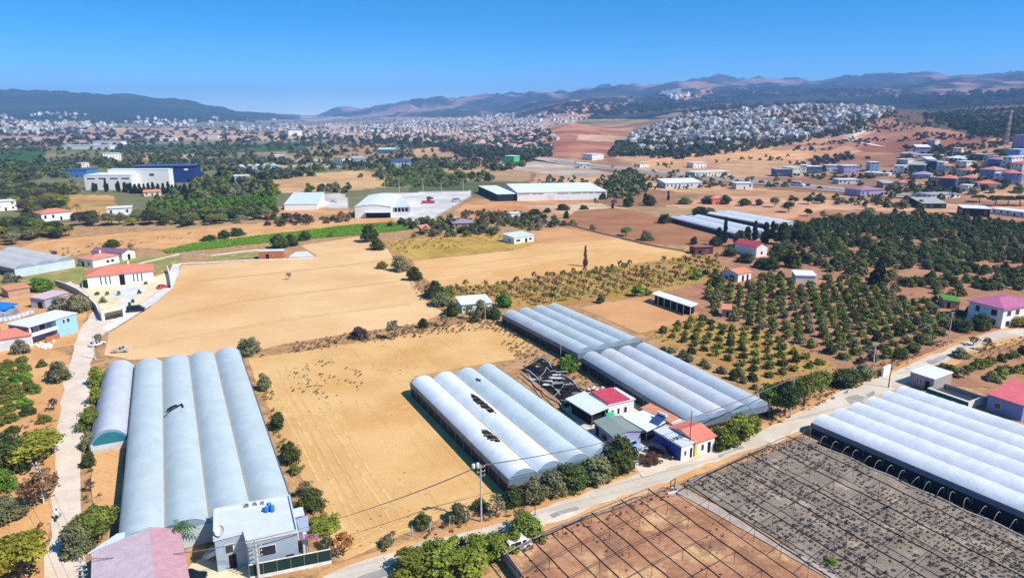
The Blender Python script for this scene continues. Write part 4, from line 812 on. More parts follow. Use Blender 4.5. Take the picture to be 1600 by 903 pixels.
for k in range(4):
    a, b = li[k], li[(k + 1) % 4]; mid = (a + b) / 2
    if mid.x < 0 and (a - b).length > 6:
        d = (b - a).normalized(); nn = Vector((d.y, -d.x)); mb = MB(); mb.prism([a + nn * .03, b + nn * .03, b + nn * .12, a + nn * .12][::-1], .05, 2.7); mb.build("side_cladding", mat("blue_painted_sheet", srgb(70, 86, 160), srgb(60, 72, 140), scale=1), lr)
    elif mid.y < 0: wall_opening(lr, a, b, .62, .76, .05, 2.1, 'door'); wall_opening(lr, a, b, .2, .36, 1, 2)
# lettering painted on the corrugated roof
def text_on(root, txt, p, q, z, size, m, name):
    cu = bpy.data.curves.new(name, 'FONT'); cu.body = txt; cu.size = size; cu.extrude = .015; cu.align_x = 'LEFT'; cu.offset = .03
    t = bpy.data.objects.new(name, cu); COL.objects.link(t); t.parent = root
    A, B_ = G(*p, z), G(*q, z); t.location = (A.x - root.location.x, A.y - root.location.y, z); cu.materials.append(m); me = bpy.data.meshes.new_from_object(t); bpy.data.objects.remove(t); t = bpy.data.objects.new(name, me); COL.objects.link(t); t.parent = root
    t.location = (A.x - root.location.x, A.y - root.location.y, z); t.rotation_euler = (0, 0, math.atan2(B_.y - A.y, B_.x - A.x))
    return t
text_on(lr, "HAEI", (1053, 689), (1066, 683.5), 3.225, 1.5, m_black, "roof_lettering")
tr2 = house("corner_cottage", "white roadside cottage with a small red tile roof and yellow corner strip", (1087, 691), (1117, 681), 7.0, 3.0, 'gx', w_white, tile("salmon_tiles", srgb(226, 130, 108)), z0=3.0, rh=.9, ops=[('f', .3, .45, .9, 2.2), ('f', .65, .8, .05, 2.2, 'door'), ('r', .4, .6, 1, 2.2)], ov=.3)
sub(tr2, "corner_strip", -.12, .5, -.1, -.003, 0, 2.9, mat("yellow_paint", srgb(236, 206, 84)))
slabhouse("white_annexe", "flat white annexe roof between the tiled annexe and the corner cottage", [(1046, 661), (1062, 655), (1082, 663), (1063, 671)], 2.9, w_white, r_corr, cat='annexe')
# ---- warehouses
house("low_warehouse", "low warehouse with a broad pale blue roof beside the fenced tan field", (444.5, 328.5), (496, 327.5), 42, 3.6, 'sb', w_white, r_pale, rh=3.0, ops=None, ov=.3, cat='warehouse')
w2 = house("arched_warehouse", "arched white warehouse with an open dark front on the concrete yard", (555, 341), (611.5, 340.5), 62, 6.6, 'arch', w_white, r_white, rh=1.3, ops=None, ov=.3, cat='warehouse')
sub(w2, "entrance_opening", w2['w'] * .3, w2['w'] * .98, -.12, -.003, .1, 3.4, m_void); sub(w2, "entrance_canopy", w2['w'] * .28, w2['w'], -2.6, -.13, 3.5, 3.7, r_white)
w3 = house("lean_to_hall", "flat pale blue lean-to hall attached to the arched warehouse", (613, 338), (641, 337), 42, 5.4, 'sb', w_lgrey, r_pale, rh=.8, ops=None, ov=.2, cat='hall')
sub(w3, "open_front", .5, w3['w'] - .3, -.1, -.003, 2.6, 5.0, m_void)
for k in range(5): sub(w3, "front_post", w3['w'] * (k + .5) / 5 - .15, w3['w'] * (k + .5) / 5 + .15, -.3, -.103, 0, 5.0, m_trim)
w4 = house("long_warehouse", "very long white warehouse with a strip of dark windows on a bare mound", (808.5, 314.5), (948, 311.5), 46, 6.0, 'sb', w_white, r_white, rh=1.8, ov=.3, cat='warehouse', ops=None)
for (u, v) in ((.01, .135), (.155, .215), (.22, .285), (.44, .57), (.585, .71), (.725, .775), (.785, .85), (.865, .99)): opening(w4, 'f', w4['w'], 46, w4['w'] * u, w4['w'] * v, 4.6, 5.3)
sub(w4, "gate", w4['w'] * .33, w4['w'] * .4, -.06, -.003, .1, 4.2, w_cream)
house("black_warehouse", "black-walled warehouse with a white roof at the long warehouse's end", (777, 315), (807, 314), 62, 5.0, 'flat', w_dark, r_white, ops=None, ov=.2, cat='warehouse')
# factory
fa = house("factory_hall", "low white factory hall with four slit windows and dark gates", (134, 297), (207, 296.5), 26, 12.0, 'flat', w_white, r_white, ops=None, cat='factory', ov=.2)
for k in range(4): opening(fa, 'f', fa['w'], 26, fa['w'] * (.06 + .245 * k), fa['w'] * (.06 + .245 * k + .17), 8.6, 9.8); opening(fa, 'f', fa['w'], 26, fa['w'] * (.16 + .24 * k), fa['w'] * (.16 + .24 * k + .1), .1, 5.2, 'door')
house("factory_block", "tall plain white factory block between the white hall and the navy block", (172, 294), (266, 293.5), 9, 15.5, 'flat', w_white, r_white, ops=[('f', .68, .76, 10, 12)], cat='factory', ov=.2)
fb = house("navy_factory", "navy blue factory block with an overhanging dark roof", (214, 287), (306, 285), 30, 15.0, 'flat', w_navy, r_navy, ops=[('f', .86, .9, .2, 3.5, 'door')], cat='factory', ov=1.2)
sub(fb, "sign_panel", fb['w'] * .82, fb['w'] * .89, -.1, -.003, 11, 12.6, m_trim)
house("blue_works", "small blue-walled works building with a white end beyond the factory", (98, 277), (136, 277), 20, 7, 'flat', wallm("bright_blue_render", srgb(70, 130, 200)), r_navy, ops='auto', cat='works')
# ---- other scattered buildings (front wall pixels, depth, height, roof, wall, roof material, label)
SCAT = [
 ((-8, 331), (27, 328), 12, 6, 'flat', w_white, r_white, "white two-storey flat house at the grove's edge with a balcony"),
 ((66, 347), (114, 342), 12, 4.6, 'hip', w_white, r_red, "white house with a broad red hip roof among dense trees"),
 ((168, 338), (206, 336), 10, 4.6, 'flat', w_white, r_white, "white flat-roofed house with a rooftop tank below the factory"),
 ((225, 307), (251, 306), 8, 3.2, 'gx', w_cream, r_orange, "small low house with a brown tile roof in front of the cypress hedge"),
 ((368, 290), (392, 289), 14, 8, 'flat', w_lgrey, r_conc, "plain pale concrete block right of the navy factory"),
 ((162, 251), (190, 250), 14, 9, 'flat', w_white, r_white, "white mansion with stepped flat roofs beyond the factory"),
 ((128, 262), (140, 261), 8, 5, 'flat', w_cream, r_white, "tiny cream house at the wood's edge left of the white mansion"),
 ((535, 259), (553, 258), 20, 9, 'flat', w_white, r_red, "white shed with a red top band behind the tan field"),
 ((553, 259), (572, 258.5), 24, 8, 'sb', w_grey, r_lgrey, "grey long shed abutting the white shed with a red band"),
 ((612, 262), (641, 262), 20, 7, 'gx', w_lgrey, r_navy, "wide house with a slate blue roof behind the green plots"),
 ((427, 250), (446, 249), 16, 6, 'flat', w_cream, r_conc, "unfinished cream house with dark window holes in the wood"),
 ((451, 212), (472, 211.5), 20, 14, 'flat', w_white, r_white, "white cubic villa high above the dark wood"),
 ((590, 240), (616, 240), 20, 6, 'sb', w_teal, sheetm("mint_roof", srgb(180, 206, 192)), "low hall with a mint green roof amid the trees"),
 ((803, 257), (812, 256), 14, 10, 'flat', mat("bright_green_sheet", srgb(60, 190, 100)), r_white, "bright green box building beside the highway"),
 ((925, 251), (943, 249), 16, 8, 'flat', w_white, r_pale, "round white hall standing beside the highway bend"),
 ((1040, 295), (1096, 293.5), 16, 4.5, 'sb', w_lgrey, r_white, "long low white shed alongside the highway"),
 ((1086, 276), (1140, 274), 16, 4, 'flat', w_cream, r_white, "low white compound wall building above the highway"),
 ((1083, 263), (1104, 262), 14, 6, 'flat', w_white, r_white, "white house with a dark tree in front above the highway"),
 ((1113, 320), (1127, 319.5), 7, 4, 'flat', mat("coral_render", srgb(226, 120, 100)), r_pink, "tiny coral hut at the far field corner"),
 ((1344, 308), (1381, 307), 18, 5, 'hip', w_lilac, tile("mauve_roof", srgb(160, 128, 140)), "roadside house with a mauve hip roof and lilac wall"),
 ((1212, 276), (1237, 276), 16, 7, 'flat', w_slate, r_lgrey, "dark blue-shaded two-storey house at the hamlet's near end"),
 ((1238, 275), (1250, 274), 14, 8, 'flat', w_green, r_white, "pale green narrow house next to the dark blue one"),
 ((1251, 272), (1260, 272), 12, 9, 'flat', w_white, r_white, "tall plain white house next to the teal-fronted house"),
 ((1261, 272), (1283, 271), 14, 7.5, 'flat', w_teal, r_white, "teal-fronted house with a white frame in the hamlet"),
 ((1291, 268), (1317, 266), 14, 6, 'flat', w_lgrey, r_pale, "low grey house between the teal and lilac houses"),
 ((1318, 272), (1342, 270), 14, 8, 'flat', w_lilac, r_white, "lilac house with white roof terrace in the hamlet"),
 ((1310, 288), (1342, 287), 12, 4, 'flat', w_lgrey, r_white, "low white workshop with cars in front beside the highway"),
 ((1359, 268), (1373, 267), 12, 9, 'flat', mat("pale_blue_render", srgb(150, 186, 220)), r_white, "pale blue tower-like house at the hamlet's end"),
 ((1350, 276), (1389, 275), 14, 4, 'flat', w_white, r_white, "long white roof terrace below the pale blue tower house"),
 ((1402, 292), (1423, 291), 10, 3.5, 'hip', w_white, r_red, "small house with a red hip roof close to the highway"),
 ((1424, 280), (1453, 279), 16, 4.5, 'hip', w_lilac, tile("lavender_roof", srgb(164, 150, 190)), "house with a broad lavender hip roof on the slope"),
 ((1464, 297), (1491, 296), 14, 9.5, 'hip', w_slate, r_red, "dark blue-shaded house with a red hip roof above the grey sheds"),
 ((1497, 289), (1527, 286), 14, 6, 'hip', w_cream, r_pink, "cream house with a pink hip roof and three small windows"),
 ((1528, 296), (1564, 294), 16, 4.5, 'hip', w_cream, r_red, "wide low house with a red double hip roof on the slope"),
 ((1529, 280), (1553, 279), 14, 8, 'hip', w_mid, r_pink, "blue-shaded house with a rosy hip roof and bright white side"),
 ((1542, 263), (1562, 262), 14, 8, 'hip', wallm("azure_render", srgb(80, 124, 180)), r_pink, "azure house with pink roof high in the village"),
 ((1564, 264), (1579, 263), 12, 10, 'flat', w_white, r_white, "white stepped house next to the azure house"),
 ((1571, 289), (1594, 290), 14, 9, 'hip', w_mid, r_red, "large blue-shaded house with rose roof and white side beside the dirt mound"),
 ((1445, 268), (1461, 268), 12, 10, 'flat', w_slate, r_lgrey, "narrow dark blue-shaded apartment house with balconies mid-village"),
 ((1462, 269), (1474, 268.5), 12, 9, 'flat', w_white, r_white, "bright white house beside the narrow dark blue one"),
 ((1475, 270), (1492, 268), 12, 6, 'hip', w_green, r_pink, "green-tinted house with a pink pyramid roof"),
 ((1521, 266), (1538, 265), 12, 4, 'hip', w_cream, r_orange, "low house with stacked orange roofs among trees"),
 ((1515, 252), (1536, 251), 14, 7, 'flat', wallm("steel_blue_render", srgb(78, 110, 160)), r_lgrey, "steel blue flat-roofed house on the upper slope"),
 ((1431, 241), (1453, 240), 14, 8, 'sb', w_lilac, r_white, "purple-shaded house with a slanting white roof top of village"),
 ((1460, 230), (1468, 229), 12, 9, 'flat', w_cream, r_white, "small cream cube house topmost of the village"),
 ((1580, 232), (1604, 232), 16, 14, 'flat', w_lilac, r_lgrey, "violet three-storey apartment house with balconies beneath the mast"),
 ((1572, 249), (1592, 248), 14, 9, 'flat', mat("powder_blue_render", srgb(130, 166, 214)), r_white, "powder blue house below the violet apartment house"),
 ((1433, 247), (1475, 246), 12, 3.6, 'flat', w_white, r_white, "long low row with a white roof across the upper slope"),
 ((1477, 252), (1520, 252), 12, 3.6, 'sb', w_white, r_white, "long white tin roofed row near the steel blue house"),
 ((1420, 271), (1444, 270), 14, 8, 'sb', w_teal, r_lgrey, "grey-green tall shed hidden by dark trees at the village edge"),
 ((1499, 299), (1512, 299), 8, 5, 'flat', w_white, r_white, "small white transformer house before the dirt mound"),
 ((1440, 326), (1478, 326), 14, 3.4, 'sb', w_dark, r_lgrey, "dark open sheds under old grey roofs by the orchard"),
 ((1503, 338), (1546, 340), 16, 5, 'flat', w_dark, r_white, "unfinished flat building with dark front and white side"),
 ((1548, 334), (1612, 342), 10, 3.2, 'flat', w_white, r_white, "long white slab terrace beside the unfinished building"),
 ((1455, 312), (1500, 309), 14, 3.5, 'flat', w_white, r_lgrey, "pale workshop roofs between highway and unfinished building"),
 ((708, 358), (740, 357), 10, 3, 'hip', w_stone, tile("violet_grey_roof", srgb(150, 140, 156)), "farmhouse with a violet-grey hip roof in the grove"),
 ((660, 366), (672, 365), 5, 2.6, 'sb', mat("brick_red_render", srgb(170, 84, 76)), r_pink, "small brick-red hut among shrubs near the green crop"),
 ((1400, 258), (1418, 257), 12, 6, 'flat', w_lgrey, r_white, "grey-white house at the village's upper track, left of the purple house"),
 ((1406, 247), (1426, 246), 10, 5, 'sb', w_stone, r_lgrey, "stony low barn at the head of the village"),
 ((1394, 272), (1412, 271), 12, 8, 'flat', w_white, r_white, "white two-storey house between hamlet and lavender-roofed house"),
 ((1493, 262), (1510, 261), 12, 6, 'flat', w_white, r_white, "white house under the long tin roofed row"),
 ((1494, 278), (1514, 277), 12, 7, 'hip', w_cream, r_pink, "cream house with a pink hip roof behind the three-window house"),
 ((1540, 254), (1558, 253), 12, 6, 'flat', w_lgrey, r_lgrey, "dull grey house right of the steel blue house"),
 ((1552, 285), (1570, 285), 12, 7, 'flat', w_white, r_white, "white block squeezed behind the double hip roof"),
 ((1596, 272), (1618, 271), 12, 8, 'hip', w_cream, r_red, "cream house with a red hip roof high at the village's end"),
 ((1594, 258), (1612, 257), 12, 7, 'flat', w_white, r_white, "white house beneath the powder blue house"),
 ((1452, 284), (1466, 284), 10, 4, 'flat', w_stone, r_lgrey, "small stone outhouse beside the lavender-roofed house"),
 ((1380, 294), (1398, 293), 10, 4, 'sb', w_stone, r_lgrey, "tan shed by the highway before the village"),
 ((1448, 257), (1462, 256), 12, 5, 'sb', w_white, r_white, "white slant-roofed house above the narrow dark blue one"),
 ((1488, 240), (1502, 239), 12, 6, 'flat', w_cream, r_white, "cream house alone on the bare upper slope"),
 ((905, 263), (922, 263), 14, 5, 'flat', w_lgrey, r_white, "grey service building by the highway under the round hall"),
 ((1150, 296), (1176, 296), 12, 5, 'flat', w_white, r_white, "white roadside depot left of the hamlet"),
 ((1000, 262), (1014, 261), 10, 4, 'flat', w_white, r_lgrey, "small white kiosk beside the parked cars at the bend"),
]
for (p0, p1, dp, h, rf, wm, rm, lb) in SCAT:
    nm = "shed" if ("shed" in lb and "house" not in lb) else "hut" if " hut" in lb else "house"
    house(nm, lb, p0, p1, dp, h, rf, wm, rm, rh=max(1.2, min(dp, 14) * .16), cat=nm, ov=.5)
# ------------------------------------------------------------------ trees: tapered trunk with limbs, crown of many small leaf faces
RNG = np.random.default_rng(11)
def leafm(name, c, c2, var=.22): return mat(name, c, c2, scale=2.2, rough=.65, spec=.15, attr="tone", translucent=.22, objvar=var)
LEAF = {
 'dark': leafm("leaf_dark_green", srgb(84, 96, 48), srgb(66, 80, 38)), 'mid': leafm("leaf_mid_green", srgb(124, 134, 58), srgb(100, 114, 46)), 'bright': leafm("leaf_bright_green", srgb(108, 146, 52), srgb(84, 124, 40)),
 'olive': leafm("leaf_olive_grey", srgb(136, 136, 94), srgb(112, 116, 76)), 'yellow': leafm("leaf_yellow_green", srgb(154, 148, 50), srgb(126, 124, 40)), 'lime': leafm("leaf_lime_hedge", srgb(136, 146, 56), srgb(110, 124, 42)),
 'brown': leafm("leaf_dry_brown", srgb(142, 108, 80), srgb(116, 88, 64)), 'ochre': leafm("leaf_dry_ochre", srgb(190, 140, 68), srgb(160, 116, 56)), 'cyp': leafm("leaf_cypress", srgb(48, 62, 40), srgb(38, 52, 34)), 'palm': leafm("leaf_palm", srgb(82, 120, 60), srgb(60, 96, 44), .1),
 'purple': leafm("leaf_purple_brown", srgb(104, 88, 84), srgb(84, 72, 66)), 'grey': leafm("leaf_pale_grey", srgb(156, 154, 128), srgb(130, 130, 104)), 'grey2': leafm("leaf_dead_grey", srgb(92, 88, 82), srgb(70, 68, 64)), 'crop': leafm("leaf_green_crop", srgb(132, 176, 56), srgb(108, 156, 44), .12), 'wood': leafm("leaf_far_wood", srgb(92, 104, 62), srgb(74, 86, 50))}
m_bark = mat("bark", srgb(118, 96, 76), srgb(92, 74, 58), scale=3, rough=.95, bump=.5)
def fast_mesh(name, V, Q, tone=None, mats=(), midx=None):
    me = bpy.data.meshes.new(name); nv, nq = len(V), len(Q)
    me.vertices.add(nv); me.vertices.foreach_set('co', np.asarray(V, np.float32).ravel())
    me.loops.add(nq * 4); me.loops.foreach_set('vertex_index', np.asarray(Q, np.int32).ravel())
    me.polygons.add(nq); me.polygons.foreach_set('loop_start', np.arange(0, nq * 4, 4, dtype=np.int32))
    if midx is not None: me.polygons.foreach_set('material_index', np.asarray(midx, np.int32))
    if tone is not None:
        at = me.color_attributes.new("tone", 'FLOAT_COLOR', 'POINT'); c = np.ones((nv, 4), np.float32); c[:, :3] = np.asarray(tone)[:, None]; at.data.foreach_set('color', c.ravel())
    for m in mats: me.materials.append(m)
    me.update(calc_edges=True); return me
def leaves(centers, normals, sizes, tones, rng):
    n = len(centers); r = rng.normal(size=(n, 3)); t1 = np.cross(normals, r); t1 /= np.linalg.norm(t1, axis=1)[:, None] + 1e-9; t2 = np.cross(normals, t1)
    s = sizes[:, None]; a = t1 * s * .62; b = t2 * s * .5
    k = rng.uniform(-.22, .22, (n, 1)) * s * normals
    V = np.stack([centers - a + k, centers - b * rng.uniform(.7, 1.2, (n, 1)), centers + a - k, centers + b * rng.uniform(.7, 1.2, (n, 1))], 1).reshape(-1, 3)
    Q = np.arange(4 * n).reshape(-1, 4); return V, Q, np.repeat(tones, 4)
def crown_arrays(kind, n, size, seed, lo=0.0, clumps=24):
    rng = np.random.default_rng(seed)
    if kind in ('cypress', 'poplar'):
        zc = rng.uniform(0.03, .97, clumps); pw = .75 if kind == 'cypress' else .5
        R = .5 * np.where(zc < .18, zc / .18 * .8 + .2, ((1 - zc) / .82) ** pw) ; ang = rng.uniform(0, 6.283, clumps); rr = R * rng.uniform(.2, .75, clumps)
        C = np.stack([rr * np.cos(ang), rr * np.sin(ang), zc], 1); CR = .16 + .14 * (1 - zc)
        k = rng.integers(0, clumps, n); d = rng.normal(size=(n, 3)); d /= np.linalg.norm(d, axis=1)[:, None]
        P = C[k] + d * np.stack([CR[k] * 1.0, CR[k] * 1.0, CR[k] * .38], 1) * rng.uniform(.6, 1.05, (n, 1)); nr = d * .6 + np.array([0, 0, .25]) + rng.normal(size=(n, 3)) * .4
    else:
        d = rng.normal(size=(clumps, 3)); d /= np.linalg.norm(d, axis=1)[:, None]; d[:, 2] = np.where(d[:, 2] < -.45, -d[:, 2], d[:, 2])
        q = rng.uniform(.35, 1.0, clumps) ** .6; ex = np.array([.36, .36, (1 - lo) * .40])
        wob = 1 + .22 * np.sin(np.arctan2(d[:, 1], d[:, 0]) * 3 + seed) 
        C = d * q[:, None] * ex * np.stack([wob, wob, np.ones(clumps)], 1); C[:, 2] += lo + (1 - lo) * .46
        if lo <= .01 and kind != 'hedge': C[:, 2] = .10 + np.abs(d[:, 2]) * q * .72; C[:, :2] *= (1.08 - .25 * C[:, 2:3])
        if kind == 'hedge': C = rng.uniform(-1, 1, (clumps, 3)) * np.array([.40, .32, .38]); C[:, 2] += .44
        CR = rng.uniform(.12, .22, clumps) if kind != 'sparse' else rng.uniform(.07, .13, clumps)
        k = rng.integers(0, clumps, n); e = rng.normal(size=(n, 3)); e /= np.linalg.norm(e, axis=1)[:, None]; e[:, 2] = np.where(e[:, 2] < -.5, -e[:, 2], e[:, 2])
        P = C[k] + e * CR[k][:, None] * rng.uniform(.55, 1.08, (n, 1)) * np.array([1, 1, max(.7, .9 - lo)])
        nr = e + rng.normal(size=(n, 3)) * .45 + np.array([0, 0, .2])
        P[:, 2] = np.clip(P[:, 2], .01, None)
    nr /= np.linalg.norm(nr, axis=1)[:, None]
    tone_c = rng.uniform(.72, 1.28, clumps); tn = tone_c[k] * rng.uniform(.8, 1.2, n)
    return leaves(P, nr, size * rng.uniform(.7, 1.3, n), tn, rng)
KINDS = {  # shape, leaves, leaf size (of crown width), crown bottom, clumps, variants
 'round': ('round', 3600, .058, .14, 46, 4), 'bush': ('round', 3000, .062, .0, 40, 4), 'sparse': ('sparse', 620, .06, .1, 30, 3), 'citrus': ('round', 900, .1, .0, 20, 5), 'young': ('sparse', 300, .10, .16, 18, 4),
 'cypress': ('cypress', 1300, .13, 0, 46, 3), 'poplar': ('poplar', 900, .14, 0, 36, 2), 'hedge': ('hedge', 3400, .07, 0, 46, 4), 'mid': ('round', 480, .135, .0, 17, 5), 'far': ('round', 110, .24, .0, 8, 6), 'umbrella': ('round', 900, .1, .42, 20, 2)}
CROWN = {}; TRUNK = {}
for kname, (shp, n, s, lo, cl, var) in KINDS.items():
    for v in range(var):
        V, Q, T = crown_arrays(shp, n, s, 100 * v + len(kname) * 7 + n, lo, cl)
        CROWN[kname, v] = fast_mesh("crown", V, Q, T, (LEAF['mid'],))
        mb = MB(); top = .5 if shp not in ('cypress', 'poplar') else .8; rb = .035 if kname not in ('bush', 'hedge') else .02
        lean = random.uniform(-.05, .05)
        mb.tube((0, 0, -.02), (lean, 0, max(lo, .12) + .06), rb, 6, 0, rb * .75, False)
        mb.tube((lean, 0, max(lo, .12) + .06), (lean * 1.5, .02, top), rb * .75, 5, 0, rb * .3)
        for q in range(4):
            a = q * 1.57 + v + random.random(); z0 = max(lo, .1) + .05 + .05 * q; 
            if shp in ('cypress', 'poplar'): break
            mb.tube((lean, 0, z0), (lean + .26 * math.cos(a), .26 * math.sin(a), z0 + .26 * (1 - lo)), rb * .5, 4, 0, rb * .16)
        TRUNK[kname, v] = mb.mesh("trunk", m_bark)
PROTO = {}
def put_tree(kind, pos, w, h, leaf, label, name='tree', cat='tree', group=None, rz=None, single=False):
    v = random.randrange(KINDS[kind][5]); rz = random.uniform(0, 6.28) if rz is None else rz
    root = bpy.data.objects.new(name, None); COL.objects.link(root); root.location = pos; root.rotation_euler = (0, 0, rz); root.scale = (w, w * random.uniform(.9, 1.1), h)
    tag(root, label, cat, group)
    for nm, me in (("trunk", TRUNK[kind, v]), ("crown", CROWN[kind, v])):
        o = bpy.data.objects.new(nm, me); COL.objects.link(o); o.parent = root
        if nm == "crown": o.material_slots[0].link = 'OBJECT'; o.material_slots[0].material = LEAF[leaf]
    return root
def tree_px(x, yb, hp, wp, kind, leaf, label, name='tree', cat='tree', group=None):
    p = G(x, yb); k = ppm(p); th = math.atan2(HC - p.z, p.y); w = wp / k; h = max((hp / k - .40 * w * math.sin(th)) / math.cos(th), w * .45)
    # yb is the lower edge of the crown in view: the trunk stands half a crown behind it for shrubs that touch the ground
    if KINDS[kind][3] < .1: p = p + Vector((p.x, p.y, 0)).normalized() * (w * .38); p.z = float(Zt(p.x, p.y))
    return put_tree(kind, p, w * 1.08, h * 1.02, leaf, label, name, cat, group)
